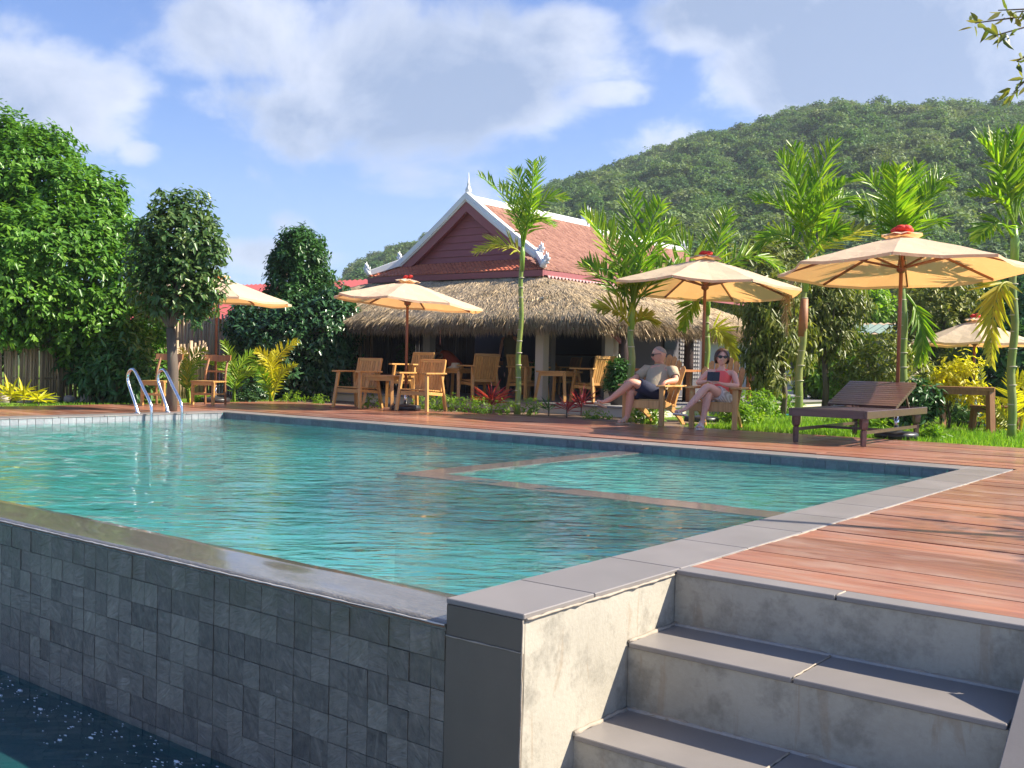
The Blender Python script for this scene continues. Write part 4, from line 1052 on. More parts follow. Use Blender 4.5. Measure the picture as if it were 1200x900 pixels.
tree('broad_bush', 'large rounded bush with glossy dark leaves beside the thatched verandah', 'bush', bp, blobs, 2300, 8, 0.125, 0.056, 'glossy_leaf', 0.06, None, droop=0.55)
# planting under and behind the left tree
t_ = 18.0
tree('shade_shrub', 'dark leafy shrub under the low branches of the broad left tree', 'shrub', onz(135, 474, -0.06), [B(130, 440, t_, 36), B(150, 420, t_, 30), B(100, 425, 19.0, 30), B(160, 450, 17.6, 17)], 420, 7, 0.17, 0.06, 'dark_leaf', 0.04, None, droop=0.6)

# background trees to the right of the restaurant
def bgtree(label, name, spec, mat, t, clumps, L, base=None, tr=0.09, cat='tree', W=None, droop=0.5, **kw):
    bl = [B(u, v, t + dt, r) for (u, v, r, dt) in spec]; ub = base[0] if base else spec[0][0]
    c = far(ub, 445, t); return tree(name, label, cat, (c.x, c.y, -0.06), bl, clumps, 7, L, W or L * 0.4, mat, tr, None, group=None, droop=droop, **kw)
bgtree('olive brown drooping tree between the thatched roof corner and the striped palm trunk', 'drooping_tree', [(905, 375, 38, 0), (890, 410, 30, 0), (925, 405, 34, .5), (900, 440, 26, 0), (882, 360, 20, 0), (915, 345, 30, 0)], 'olive_leaf', 18.6, 760, 0.15, (918, 0), 0.05, droop=1.3, W=0.042, shell=(0.3, 1.05), inner=0.3)
bp = onz(966, 486, -0.06); t_ = (bp - CAM).dot(FWD)
tree('slender_trunk_tree', 'tree with pale slender trunk and drooping yellow green leaves left of the dark lounger', 'tree', bp, [B(965, 350, t_, 34), B(945, 375, t_, 28), B(985, 380, t_, 30), B(1000, 355, t_, 22), B(965, 395, t_, 30), B(975, 330, t_, 24), B(940, 350, t_, 22)], 620, 8, 0.15, 0.042, 'olive_leaf', 0.062, far(966, 418, t_), droop=1.2, shell=(0.35, 1.05), inner=0.3, ntips=10)
bgtree('rounded olive green tree behind the dark lounger', 'rounded_tree', [(1035, 425, 36, 0), (1005, 440, 28, 0), (1065, 440, 30, 1), (1030, 455, 30, 0)], 'olive_leaf', 20, 620, 0.12)
bgtree('tall dense olive tree directly left of the farther small parasol', 'dense_tree', [(1095, 365, 42, 0), (1075, 400, 34, 0), (1120, 350, 30, 0), (1085, 335, 28, 1), (1105, 420, 34, 0)], 'olive_leaf', 24, 950, 0.15)
bgtree('very dark green tree at the right edge behind the last palm trunk', 'dark_tree', [(1190, 420, 46, 0), (1225, 370, 50, 1), (1165, 440, 30, 0), (1205, 460, 40, 0)], 'dark_leaf', 22, 700, 0.22)
bgtree('mid green tree rising behind the farther small parasol', 'leafy_tree', [(1150, 365, 36, 0), (1180, 345, 36, 2), (1210, 335, 30, 0), (1140, 400, 34, 0)], 'dark_leaf', 32, 700, 0.26)
bgtree('pale yellow green bush behind the row of trees beside the green shed roof', 'pale_bush', [(1010, 355, 26, 0), (1030, 370, 24, 0), (990, 375, 20, 0)], 'bright_leaf', 40, 420, 0.30)
bgtree('small green tree in the gap right of the thatch', 'garden_tree', [(985, 430, 30, 0), (1000, 410, 24, 1), (960, 440, 26, 0)], 'bright_leaf', 24, 420, 0.20)
bgtree('dark green tree closing the gap behind the verandah corner', 'verandah_tree', [(880, 330, 40, 0), (930, 325, 40, 1), (905, 300, 30, 1), (850, 335, 26, 2)], 'olive_leaf', 34, 600, 0.26)
bgtree('yellow leaved croton bush left of the far garden table', 'croton_bush', [(1112, 445, 24, 0), (1130, 432, 18, 0), (1098, 462, 16, 0), (1140, 460, 16, 0)], 'gold_leaf', 15.6, 190, 0.10, tr=0.02, cat='bush', shell=(.3, 1.1), inner=.3)
bgtree('green clipped bush behind the far garden table', 'clipped_bush', [(1075, 470, 24, 0), (1050, 478, 18, 0)], 'dark_leaf', 15.0, 260, 0.11, tr=0.02, cat='bush')
# a belt of trees at the foot of the hill
belt = empty('hill_foot_trees', (0, 0, 0)); g2 = random.Random(8)
bpy.data.objects.remove(belt)
for i, (u, v, r, t, mt, lab) in enumerate(((700, 345, 60, 52, 'dark_leaf', 'dark tree behind the tiled roof at the foot of the hill, seen between the palms'),
        (830, 335, 60, 46, 'olive_leaf', 'olive tree behind the roof end, above the middle parasol'), (760, 330, 50, 60, 'dark_leaf', 'dark tree standing behind the second ridge of the roof'),
        (1060, 380, 60, 44, 'olive_leaf', 'olive tree at the foot of the hill behind the green shed roof'), (1250, 360, 80, 42, 'dark_leaf', 'dark tree at the foot of the hill beyond the right edge palm'),
        (980, 395, 50, 46, 'bright_leaf', 'light green tree at the foot of the hill behind the slender trunk'), (1150, 385, 60, 48, 'dark_leaf', 'dark tree at the foot of the hill behind the far parasol'))):
    bgtree(lab, 'hill_foot_tree', [(u, v, r * .7, 0), (u + r * .5, v + 10, r * .55, 1), (u - r * .5, v + 12, r * .55, -1), (u, v + 30, r * .7, 0)], mt, t, 520, t * 0.0075)

# ---------------------------------------------------------------- palms
def frond(name, parent, base, mid, tip, mat, nl=26, ll=0.50, lw=0.042, vee=0.62, seed=1, fwd_=0.55, droop=0.06, twist=(0, 0, 1)):
    base, mid, tip = Vector(base), Vector(mid), Vector(tip); g_ = np.random.default_rng(seed)
    c = mid * 2 - (base + tip) * 0.5
    def q(t): return base * (1 - t) ** 2 + c * 2 * t * (1 - t) + tip * t * t
    pts = [q(i / 12) for i in range(13)]
    mb = MB(); mb.tube(pts, [0.018 * (1 - i / 13.5) + 0.003 for i in range(13)], 5)
    P = []; D = []; N_ = []; LL = []
    for i in range(nl):
        t = 0.16 + 0.84 * (i + 0.5) / nl; p = q(t); d = (q(min(1, t + .02)) - q(max(0, t - .02))).normalized()
        x = d.cross(Vector(twist)); x = x.normalized() if x.length > .05 else Vector((1, 0, 0)); up = x.cross(d).normalized()
        prof_ = math.sin(math.pi * (0.13 + 0.80 * t) ** 0.9) ** 0.7; ang = fwd_ + 0.8 * t
        for s in (-1, 1):
            j = g_.normal(size=3) * 0.20
            v = x * s * math.cos(vee) + up * math.sin(vee) + d * ang + Vector((j[0], j[1], j[2] - droop * (0.6 + t)))
            P.append(tuple(p)); D.append(tuple(v)); N_.append(tuple(up - x * s * 0.6)); LL.append(ll * prof_ * g_.uniform(.75, 1.15))
    V, F_ = leaves(np.array(P), np.array(D), np.array(N_), np.array(LL), lw, fold=0.22, curl=0.09, taper=0.30)
    n0 = len(mb.v); V2 = np.concatenate([np.array([tuple(v) for v in mb.v]), V]); rf_ = [f for f in mb.f if len(f) == 4]
    F2 = np.concatenate([np.array(rf_), F_ + n0]); tone = np.concatenate([np.full(len(rf_), .55), np.repeat(np.clip(g_.normal(.45, .22, len(P)), 0, 1), 2)])
    return link(name, mesh_np(name, V2, F2, mat, tone), parent)
PALM_G = 'areca palms along the far edge of the deck'
def palm(label, foot, top, r0, r1, fronds, shaft=0.9, fl=.52, fw=.045, name='areca_palm', ringgap=0.21, ringh=None, sheath=None, hw=0.035):
    """foot (u,v) on the ground or a world point; top (u,v) of trunk at the same distance"""
    f = onz(foot[0], foot[1], -0.05) if len(foot) == 2 else Vector(foot); t = (f - CAM).dot(FWD); tp = far(top[0], top[1], t)
    root = empty(name, f, 0, label, 'palm', PALM_G); H = tp - f
    n = 14; pts = [H * (i / n) + Vector((0.02 * math.sin(i * .9), 0, 0)) * min(1, i / 4) for i in range(n + 1)]
    pts[0] -= Vector((0, 0, 0.08))
    MB().tube(pts, [r0 * (1.25 if i == 0 else 1) + (r1 - r0) * i / n for i in range(n + 1)], 12).build('trunk', 'palm_trunk', root)
    z = ringgap * 0.8; k = 0
    while z < H.length * 0.93:
        p = H * (z / H.length); rr3 = r0 + (r1 - r0) * z / H.length
        MB().lathe([(rr3 + .002, -.007), (rr3 + .006, 0), (rr3 + .002, .007)], 12, tuple(p)).build('ring', 'palm_ring', root)
        z += ringgap * (1 - 0.35 * z / H.length); k += 1
    MB().tube([H * 0.93, H + H.normalized() * shaft * 0.5, H + H.normalized() * shaft], [r1 * 1.05, r1 * 1.25, r1 * .5], 10).build('crown_shaft', 'palm_shaft', root)
    if sheath: MB().tube([H * sheath[0], H * (sheath[0] + sheath[1]) / 2, H * sheath[1]], [r0 * 1.05, r0 * 1.1, r1 * 1.25], 10).build('sheath', 'palm_sheath', root)
    for i, fr in enumerate(fronds):
        (bu, bv), (mu, mv), (tu, tv), dep, mat = fr[:5]; kw = fr[5] if len(fr) > 5 else {}
        b = far(bu, bv, t) - f; m_ = far(mu, mv, t + dep * 0.5) - f; e_ = far(tu, tv, t + dep) - f
        kw = dict(kw); kw.setdefault('ll', fl); kw.setdefault('lw', fw); kw.setdefault('twist', tuple((CAM - f).normalized() * 0.65 + Vector((0, 0, 0.8))))
        frond('frond', root, b, m_, e_, mat, seed=int(tu * 7 + tv), **kw)
    return root
PL, PO, PD = 'palm_leaf', 'palm_old', 'palm_dry'
palm('areca palm with the tallest slim ringed trunk, standing before the restaurant gable', (606, 486), (612, 305), 0.052, 0.036, [
    ((613, 290), (618, 240), (636, 186), 0.3, PL), ((612, 290), (600, 245), (562, 206), -.3, PL), ((613, 285), (610, 225), (603, 200), .5, PL), ((613, 282), (632, 240), (664, 232), -.2, PL, dict(droop=.5)),
    ((612, 300), (592, 288), (558, 296), -.2, PO, dict(droop=.25)), ((613, 292), (625, 258), (648, 262), .3, PL, dict(droop=.5)), ((612, 285), (606, 240), (588, 218), .5, PL), ((613, 290), (622, 235), (624, 190), -.3, PL)], 0.25, fl=.36, fw=.030, ringgap=0.23)
palm('areca palm with upright full green fronds, rising right behind the seated man', (739, 495), (740, 378), 0.060, 0.045, [
    ((740, 368), (718, 300), (684, 252), -.3, PL, dict(ll=.55)), ((741, 365), (742, 290), (741, 226), .3, PL, dict(ll=.5)), ((741, 365), (755, 290), (775, 238), -.2, PL, dict(ll=.5)), ((742, 366), (765, 330), (800, 312), .4, PL, dict(ll=.45)),
    ((740, 385), (722, 365), (702, 362), -.3, PO, dict(droop=.4, ll=.36)), ((741, 385), (752, 372), (768, 378), .2, PO, dict(droop=.4, ll=.33)), ((740, 372), (735, 318), (712, 268), .4, PL, dict(ll=.5)), ((741, 366), (762, 300), (790, 262), .3, PL, dict(ll=.45)), ((740, 370), (712, 330), (682, 312), .3, PL, dict(ll=.42))], 0.3, ringgap=0.34)
palm('areca palm partly hidden behind the middle parasol, fronds showing above and below its canopy', (826, 470 + 22), (829, 360), 0.055, 0.045, [
    ((829, 345), (800, 290), (755, 280), -.3, PL, dict(ll=.5, droop=.15)), ((830, 340), (840, 290), (853, 248), .3, PL, dict(ll=.45)), ((830, 345), (870, 302), (918, 316), .2, PL, dict(ll=.42, droop=.4)),
    ((828, 350), (815, 350), (800, 385), -.3, PL, dict(ll=.40, droop=.5)), ((830, 390), (845, 390), (862, 425), -.3, PO, dict(ll=.36, droop=.5)), ((829, 345), (790, 310), (762, 318), .3, PL, dict(ll=.42))], 0.3, ringgap=0.32)
palm('areca palm with a brown sheath on its striped trunk, left of the dark lounger', (934, 500), (944, 330), 0.062, 0.045, [
    ((946, 288), (938, 235), (912, 182), -.3, PL, dict(ll=.50)), ((947, 285), (955, 225), (978, 168), .2, PL, dict(ll=.50)), ((946, 290), (925, 250), (884, 236), -.3, PL, dict(ll=.45)), ((947, 288), (962, 248), (988, 215), -.4, PL, dict(ll=.42)),
    ((946, 305), (980, 280), (1020, 268), .3, PO, dict(ll=.45, droop=.35)), ((946, 285), (940, 220), (930, 172), .5, PL, dict(ll=.45)), ((946, 310), (978, 305), (1005, 322), .4, PL, dict(ll=.35, droop=.7)), ((944, 315), (925, 340), (922, 392), -.2, PD, dict(ll=.28, droop=1.2, lw=.015)),
    ((947, 300), (970, 275), (985, 272), -.3, PL, dict(ll=.4, droop=.5)), ((946, 300), (915, 275), (890, 290), .3, PL, dict(ll=.42, droop=.5)), ((947, 292), (975, 240), (1002, 238), .3, PL, dict(ll=.42, droop=.3))], 0.42, ringgap=0.26, sheath=(0.62, 0.88))
palm('areca palm with an upright fan of fronds directly above the large right parasol', (1060, 500), (1056, 300), 0.075, 0.06, [
    ((1052, 300), (1048, 245), (1032, 200), -.3, PL, dict(ll=.5)), ((1053, 298), (1062, 240), (1075, 195), .3, PL, dict(ll=.5)), ((1053, 300), (1078, 245), (1103, 222), -.2, PL, dict(ll=.45)), ((1051, 300), (1030, 225), (995, 212), .5, PL, dict(ll=.33, droop=.3)),
    ((1062, 345), (1080, 380), (1076, 425), -.2, PL, dict(ll=.42, droop=.8)), ((1053, 300), (1050, 250), (1052, 196), -.5, PL, dict(ll=.5)), ((1054, 300), (1085, 262), (1100, 262), .3, PL, dict(ll=.4, droop=.3)), ((1054, 302), (1030, 310), (1000, 322), .3, PL, dict(ll=.35)), ((1054, 300), (1085, 225), (1112, 215), .3, PL, dict(ll=.45)), ((1052, 300), (1025, 255), (1008, 250), -.3, PL, dict(ll=.42, droop=.3))], 0.3, ringgap=0.26)
palm('areca palm with the thick ringed trunk at the right edge of the deck', (1185, 517), (1189, 300), 0.055, 0.045, [
    ((1188, 258), (1172, 200), (1148, 166), -.3, PL, dict(ll=.5)), ((1189, 255), (1192, 200), (1186, 158), .2, PL, dict(ll=.5)), ((1190, 258), (1205, 210), (1230, 180), .2, PL, dict(ll=.5)), ((1188, 262), (1170, 235), (1138, 230), -.2, PL, dict(ll=.36)),
    ((1187, 280), (1170, 262), (1145, 280), -.3, PL, dict(ll=.36, droop=.5)), ((1188, 335), (1168, 345), (1162, 425), -.4, PO, dict(ll=.45, droop=.9)), ((1190, 280), (1215, 260), (1240, 285), .2, PL, dict(ll=.4, droop=.5)), ((1188, 262), (1180, 205), (1168, 160), .5, PL, dict(ll=.45))], 0.4, ringgap=0.27)

# ---------------------------------------------------------------- small planting
def clump_palm(label, foot, t_off, fr, name='young_palm', cat='palm'):
    f = onz(foot[0], foot[1], -0.05); t = (f - CAM).dot(FWD); root = empty(name, f, 0, label, cat)
    for i, ((mu, mv), (tu, tv), dep, mat, ll) in enumerate(fr):
        frond('frond', root, Vector((0.02 * i - .05, 0, 0)), far(mu, mv, t + dep * .5) - f, far(tu, tv, t + dep) - f, mat, nl=26, ll=ll, lw=.028, seed=i * 5 + foot[0], twist=tuple((CAM - f).normalized() + Vector((0, 0, .5))), droop=.25)
    return root
clump_palm('young golden palm with yellow fronds in front of the glossy bush', (318, 472), 0, [((317, 430), (300, 412), -.2, 'gold_leaf', .26), ((322, 425), (350, 400), .2, 'gold_leaf', .26), ((312, 440), (296, 425), .2, PL, .26), ((330, 440), (348, 428), -.3, PO, .2), ((320, 435), (322, 412), .3, 'gold_leaf', .2), ((310, 445), (302, 432), -.3, PL, .22)])
clump_palm('arching yellow palm fronds at the right edge behind the last trunk', (1196, 508), 0, [((1185, 465), (1200, 440), -.2, 'gold_leaf', .3), ((1160, 480), (1150, 430), .3, PO, .16), ((1205, 470), (1215, 450), .1, 'gold_leaf', .3), ((1178, 490), (1158, 465), -.3, PO, .2)])
clump_palm('green and yellow fronds behind the wooden dining chairs', (222, 474), 0, [((215, 435), (190, 418), .5, PO, .22), ((222, 430), (240, 410), .6, PL, .26), ((225, 430), (262, 425), .8, PL, .24), ((212, 440), (175, 440), .5, PL, .24), ((218, 430), (212, 408), .7, 'gold_leaf', .2)])
clump_palm('green fern like fronds behind the left parasol pole', (275, 472), 0, [((272, 430), (262, 400), .4, PL, .25), ((278, 435), (300, 412), .5, PL, .25), ((270, 440), (250, 425), .3, PL, .22), ((282, 440), (312, 440), .3, PL, .2)])
clump_palm('bright green fern fronds behind the slender tree trunk', (1000, 488), 0, [((990, 450), (982, 425), 1, PL, .3), ((1000, 450), (1006, 430), 1, 'bright_leaf', .26), ((1005, 458), (1018, 448), .8, PL, .24), ((992, 460), (975, 450), .8, 'bright_leaf', .24)])
def spiky(label, foot, h, r, mat, n, name='cordyline', cat='plant', w_=0.022, z=-0.05, stem=0.25, grp=None):
    f = onz(foot[0], foot[1], z) if len(foot) == 2 else Vector(foot); root = empty(name, f, 0, label, cat, grp); g_ = np.random.default_rng(int(f.x * -31 + f.y * 17))
    d = unit(np.c_[g_.normal(size=(n, 2)) * r, g_.uniform(.35, 1.2, n)]); P = np.c_[np.zeros((n, 2)), np.full(n, h * stem) + g_.uniform(0, h * .25, n)]
    V, F_ = leaves(P, d, np.array([0, 0, 1.]) + g_.normal(size=(n, 3)) * .3, h * (1 - stem) * g_.uniform(.7, 1.15, n), w_, curl=.35)
    link('leaves', mesh_np('leaves', V, F_, mat, np.repeat(g_.random(n), 2)), root); MB().tube([(0, 0, -.05), (0, 0, h * (stem + .25))], .012, 6).build('stem', 'bark', root); return root
RG = 'red leaved cordylines before the restaurant platform'
spiky('bright pink red spiky plant in front of the dining chair left of the tall palm', (576, 484), 0.50, .7, 'red_leaf', 60, grp=RG)
spiky('red spiky plant in front of the pale back chair between table and man', (681, 488), 0.50, .8, 'red_leaf', 34, grp=RG)
spiky('small red spiky plant nearest the deck in front of the platform', (664, 490), 0.36, .8, 'red_leaf', 26, grp=RG)
spiky('dark purple spiky plant beside the small red one before the platform', (643, 488), 0.32, .8, 'dark_leaf', 20)
for i, (u, v, h, lab) in enumerate(((12, 474, .36, 'yellow green striped plant in the left corner below the broad tree'), (28, 474, .32, 'yellow leaved plant second from the left corner'), (45, 475, .25, 'low yellow plant by the pale stones at left'))):
    spiky(lab, (u, v), h + .1, 1.5, 'gold_leaf', 30, name='variegated_plant', w_=.05, stem=.15)
def lowbush(label, u, v, w_, h, mat, n=26, L=.07, name='low_shrub', z=-0.06, depth=.25, cat='shrub', grp=None):
    f = onz(u, v, z); root = empty(name, f, 0, label, cat, grp); crown('foliage', root, [((0, 0, h * .5), (w_ / 2, depth, h * .5))], n, 8, L, L * .4, mat, droop=.2, shell=(.4, 1.05)); return root
hb = [(437, 482, .40, .26, 'leaf clump under the left armchair'), (510, 484, .35, .3, 'small clump right of the near armchair'), (528, 485, .5, .3, 'clump in the hedge row left of the pink plant'), (548, 486, .5, .28, 'clump in the hedge row directly left of the pink plant'), (565, 486, .4, .26, 'clump behind the pink plant foot'),
      (590, 487, .45, .26, 'yellowish clump at the foot of the tallest palm'), (623, 488, .42, .26, 'clump right of the tallest palm foot'), (700, 492, .5, .12, 'flat tuft right of the small red plants'), (340, 474, .4, .2, 'low leafy tuft by the young golden palm'), (372, 476, .3, .16, 'low tuft left of the left armchair'), (490, 483, .3, .22, 'low tuft behind the near armchair legs')]
for (u, v, w_, h, lab) in hb: lowbush('low light green ' + lab, u, v, w_, h + .05, 'bright_leaf', 40, .05, grp='low bright clumps along the deck edge')
bgr = random.Random(6)
for (u, v, w_, h, mt, lab) in ((885, 492, .9, .55, 'bright_leaf', 'bright yellow green bush right of the seated woman'), (912, 488, .8, .5, 'bright_leaf', 'bright green bush left of the brown sheathed palm'), (760, 500, .5, .3, 'bright_leaf', 'small bright clump under the seated man'), (865, 500, .7, .35, 'bright_leaf', 'leafy clump under the chair of the seated woman'),
        (1010, 506, .8, .25, 'bright_leaf', 'low leafy clump behind the dark lounger'), (1085, 518, .5, .2, 'bright_leaf', 'low clump right of the largest parasol base'), (1130, 500, .9, .5, 'dark_leaf', 'leafy bush under the far garden table'), (1165, 505, .5, .4, 'gold_leaf', 'yellow leaved bush beside the far wooden bench'),
        (236, 474, .3, .15, 'bright_leaf', 'small tuft under the right dining chair'), (290, 474, .4, .2, 'glossy_leaf', 'dark tuft beside the left parasol base'), (300, 470, .8, .5, 'glossy_leaf', 'dark bush behind the young golden palm')):
    lowbush(lab, u, v, w_, h, mt, 110 if w_ > .6 else 50, .08, name='garden_bush', depth=w_ * .4)
# tall leafy bush in a pot beside the concrete column; pale ferns
def potbush(label, x, y, z, h, w_, ph, n, potr=.16):
    root = empty('potted_plant', (x, y, z), 0, label, 'potted plant'); MB().lathe([(potr * .75, 0), (potr, ph), (potr * 1.08, ph), (potr * 1.05, ph + .03), (potr * .9, ph + .03)], 14).build('pot', 'terracotta_pot', root)
    crown('foliage', root, [((0, 0, ph + h * .35), (w_ * .5, w_ * .5, h * .35)), ((0.03, 0, ph + h * .7), (w_ * .4, w_ * .4, h * .3))], n, 7, .085, .04, 'dark_leaf', droop=.4, shell=(.35, 1.05)); MB().tube([(0, 0, ph), (0, 0, ph + h * .7)], .012, 5).build('stem', 'bark', root)
p = ony(724, 463, 12.45); potbush('tall leafy bush in a dark pot between the pale column and the seated man', p.x, p.y, FZ, 0.62, .52, .2, 190)
p = ony(630, 460, 13.6); potbush('small leafy pot plant behind the pale square column', p.x, p.y, FZ, 0.50, .40, .28, 110)
p = ony(474, 440, 14.2); potbush('dark potted plant in the shade behind the left parasol pole of the armchairs', p.x, p.y, FZ, 0.8, .5, .3, 120)
# short grass along the garden side
def grass(name, quads, n, h, label):
    P = []
    for (ax, ay, bx, by, frac) in quads: k = int(n * frac); P.append(np.c_[nrg.uniform(ax, bx, k), nrg.uniform(ay, by, k), np.full(k, -.06)])
    P = np.concatenate(P); k = len(P); D = unit(np.c_[nrg.normal(size=(k, 2)) * .35, np.ones(k)])
    V, F_ = leaves(P, D, rand_dirs(k), h * nrg.uniform(.5, 1.3, k), .008, curl=.3)
    o = link(name, mesh_np(name, V, F_, 'grass_blade', np.repeat(nrg.random(k), 2)), None, 'stuff'); tag(o, label, 'grass', kind='stuff')
grass('lawn_grass', [(-4.9, 9.95, 3.5, 13, .6), (-6.6, 12.5, 3.0, 18, .3)], 28000, .10, 'bright green grass growing between the deck and the garden trees')
grass('left_grass', [(-14.6, -2, -13.4, 10.5, 1.0)], 5000, .06, 'thin grass strip along the deck edge before the bamboo fence')
MB().box((-18, 9.95, -0.058), (-5.2, 11.86, -0.045)).build('planting_bed', 'earth', kind='structure')
# near tree at the right, out of the frame but for its twigs: its branches also dapple the deck
nb0 = Vector((4.6, 3.4, -0.06))
nb0 = Vector((6.3, 6.2, -0.06))
root = empty('near_tree', nb0, 0, 'thin leafy twigs of a near tree hanging into the top right corner', 'tree')
def rel(p): return tuple(Vector(p) - nb0)
tw1 = [far(1143, 27, 5.2), far(1178, 32, 5.3), far(1215, 24, 5.5)]; tips_ = [far(1143, 27, 5.2), far(1165, 42, 5.2), far(1190, 14, 5.3), far(1192, 72, 5.25), far(1188, 108, 5.4), far(1200, 95, 5.5), far(1170, 12, 5.3)]
mb = MB(); mb.tube([(0, 0, -.1), (-.1, 0, 1.2), (-.3, -.2, 2.3)], [.13, .11, .09], 10)
hub = Vector(rel(far(1290, 40, 5.8))); mb.tube([(-.3, -.2, 2.3), Vector((-.3, -.2, 2.3)).lerp(hub, .5) + Vector((0, 0, .5)), hub], [.07, .045, .02], 8)
for tp in tips_: 
    tp = Vector(rel(tp)); m_ = hub.lerp(tp, .5) + Vector((0, 0, .08)); mb.tube([hub, m_, tp], [.012, .006, .003], 5)
limbs(mb, (-.3, -.2, 2.3), [(-1.8, -1.0, 3.6), (-1.4, -2.0, 3.4), (.6, -.8, 4.2), (-.6, .9, 3.9), (-2.4, -.3, 3.2), (-1.9, -1.9, 2.9)], .06, .012, 4); mb.build('trunk', 'bark', root)
V, F_, tn = foliage([((-1.7, -.9, 3.5), (.9, .9, .5)), ((-1.2, -2.0, 3.3), (.7, .8, .4)), ((.5, -.6, 4.1), (1.1, 1.1, .6)), ((-.6, .9, 3.8), (1.0, 1.0, .5)), ((-2.4, -.3, 3.2), (.6, .7, .35))], 95, 7, .13, .045, droop=.4, shell=(.2, 1.05), inner=.2)
P = []; D = []
for tp in tips_:
    tp = Vector(rel(tp)); d0 = (tp - hub).normalized()
    for k in range(9):
        q = tp - d0 * rnd.uniform(0, .16) + Vector([rnd.gauss(0, .015) for _ in range(3)]); P.append(tuple(q)); D.append(tuple(d0 * .5 + Vector((rnd.gauss(0, .6), rnd.gauss(0, .6), rnd.gauss(-.5, .4)))))
V2, F2 = leaves(np.array(P), np.array(D), rand_dirs(len(P)), .085, .026, curl=.3)
link('crown', mesh_np('crown', np.concatenate([V, V2]), np.concatenate([F_, F2 + len(V)]), 'olive_leaf', np.concatenate([tn, np.repeat(nrg.random(len(P)), 2)])), root, 'stuff')

# ================================================================ parasols
def parasol(label, foot, edge_z, apex_z, rad, rot, tilt=(0, 0), base_z=0.0, group='large tan parasols round the pool', flower=1.0):
    root = empty('parasol', (foot[0], foot[1], base_z), 0, label, 'parasol', group)
    n = 8; A = [rot + 2 * math.pi * i / n for i in range(n)]
    ap = Vector((0, 0, apex_z)); tx, ty = tilt
    def tl3(p): return Vector((p[0], p[1], p[2] + tx * p[0] + ty * p[1]))
    K = 7; vs = []; fs = []
    ring = []
    for k in range(K + 1):
        s = k / K; row_ = []
        for i in range(n):
            for j in range(4):
                f = j / 4; a0, a1 = A[i], A[(i + 1) % n] if i < n - 1 else A[0] + 2 * math.pi
                p0 = Vector((math.cos(a0), math.sin(a0), 0)) * rad * s; p1 = Vector((math.cos(a1), math.sin(a1), 0)) * rad * s
                p = p0.lerp(p1, f); sag = (0.024 + .012 * math.sin(i * 2.3 + foot[0])) * math.sin(math.pi * f) * s + .006 * math.sin(i * 5 + j * 2.1 + k * 1.7) * s
                z = apex_z + (edge_z - apex_z) * (s ** 1.06) - sag
                p *= (1 - 0.02 * math.sin(math.pi * f) * s); row_.append(tl3((p.x, p.y, z)))
        ring.append(row_)
    m_ = n * 4; top = [tl3((0, 0, apex_z))]; vs = top + [p for r_ in ring[1:] for p in r_]
    for i in range(m_): fs.append((0, 1 + i, 1 + (i + 1) % m_))
    for k in range(K - 1):
        for i in range(m_):
            a = 1 + k * m_ + i; b = 1 + k * m_ + (i + 1) % m_; fs.append((a, a + m_, b + m_, b))
    mb = MB(); mb.add(vs, fs, False)
    lo = [Vector(p) - Vector((0, 0, .035)) for p in ring[-1]]; o_ = 1 + (K - 1) * m_; nb = len(mb.v)
    mb.v += [tuple(p) for p in lo]
    for i in range(m_): mb.f.append((o_ + i, nb + i, nb + (i + 1) % m_, o_ + (i + 1) % m_)); mb.sm.append(False)
    can = mb.build('canopy', 'canvas', root)
    # vent flap
    mb = MB(); vr = rad * 0.16; k2 = 16; vv = [tuple(tl3((0, 0, apex_z + .055)))]
    for i in range(k2):
        a = rot + 2 * math.pi * i / k2; r_ = vr * (1.0 if i % 2 == 0 else 1.06); vv.append(tuple(tl3((math.cos(a) * r_, math.sin(a) * r_, apex_z - .012 + (.018 if i % 2 else -.004)))))
    mb.add(vv, [(0, 1 + i, 1 + (i + 1) % k2) for i in range(k2)]); mb.build('vent_flap', 'canvas', can)
    mb = MB(); rr2 = random.Random(int(foot[0] * 10))
    for i in range(7):
        a = rr2.uniform(0, 6.28); mb.ball(tuple(tl3((math.cos(a) * .045 * flower, math.sin(a) * .045 * flower, apex_z + .055 + rr2.uniform(.0, .03)))), (.05 * flower, .045 * flower, .028 * flower), 7, 5)
    mb.build('red_bow', 'red_cloth', root)
    hub = tl3((0, 0, edge_z + (apex_z - edge_z) * 0.30))
    for i in range(n):
        e_ = tl3((math.cos(A[i]) * rad * .99, math.sin(A[i]) * rad * .99, edge_z - .012)); t_ = tl3((0, 0, apex_z - .03))
        rb = MB().beam(t_, e_, .02, .028).build('rib', 'pole_wood', root)
        m2 = t_.lerp(e_, .46); MB().beam(hub - Vector((0, 0, .1)) + (m2 - hub).normalized() * .04, m2 - Vector((0, 0, .01)), .02, .022).build('strut', 'pole_wood', rb)
    MB().lathe([(.03, -.16), (.055, -.14), (.06, -.09), (.04, -.05), (.04, .0)], 12, tuple(hub)).build('runner_hub', 'pole_wood', root)
    MB().tube([(0, 0, .12), (hub.x * .5, hub.y * .5, apex_z * .6), tuple(tl3((0, 0, apex_z - .02)))], .024, 10).build('pole', 'pole_wood', root)
    MB().lathe([(.26, 0), (.265, .05), (.24, .075), (.10, .085), (.05, .10)], 20).build('base', 'black_plastic', root)
    MB().tube([(0, 0, .08), (0, 0, .30)], .032, 10).build('sleeve', 'steel', root); MB().tube([(.03, 0, .27), (.075, 0, .27)], .014, 6).build('knob', 'black_plastic', root)
    return root
def tl_(r_, f_): v = RT * r_ + FWD * f_; return (v.x, v.y)
g0 = onz(1050, 513); parasol('largest tan parasol at right with bright red bow, standing beside the dark lounger', g0, 2.07, 2.50, 1.50, R(14), tilt=tl_(0, -.05), base_z=0, flower=1.5)
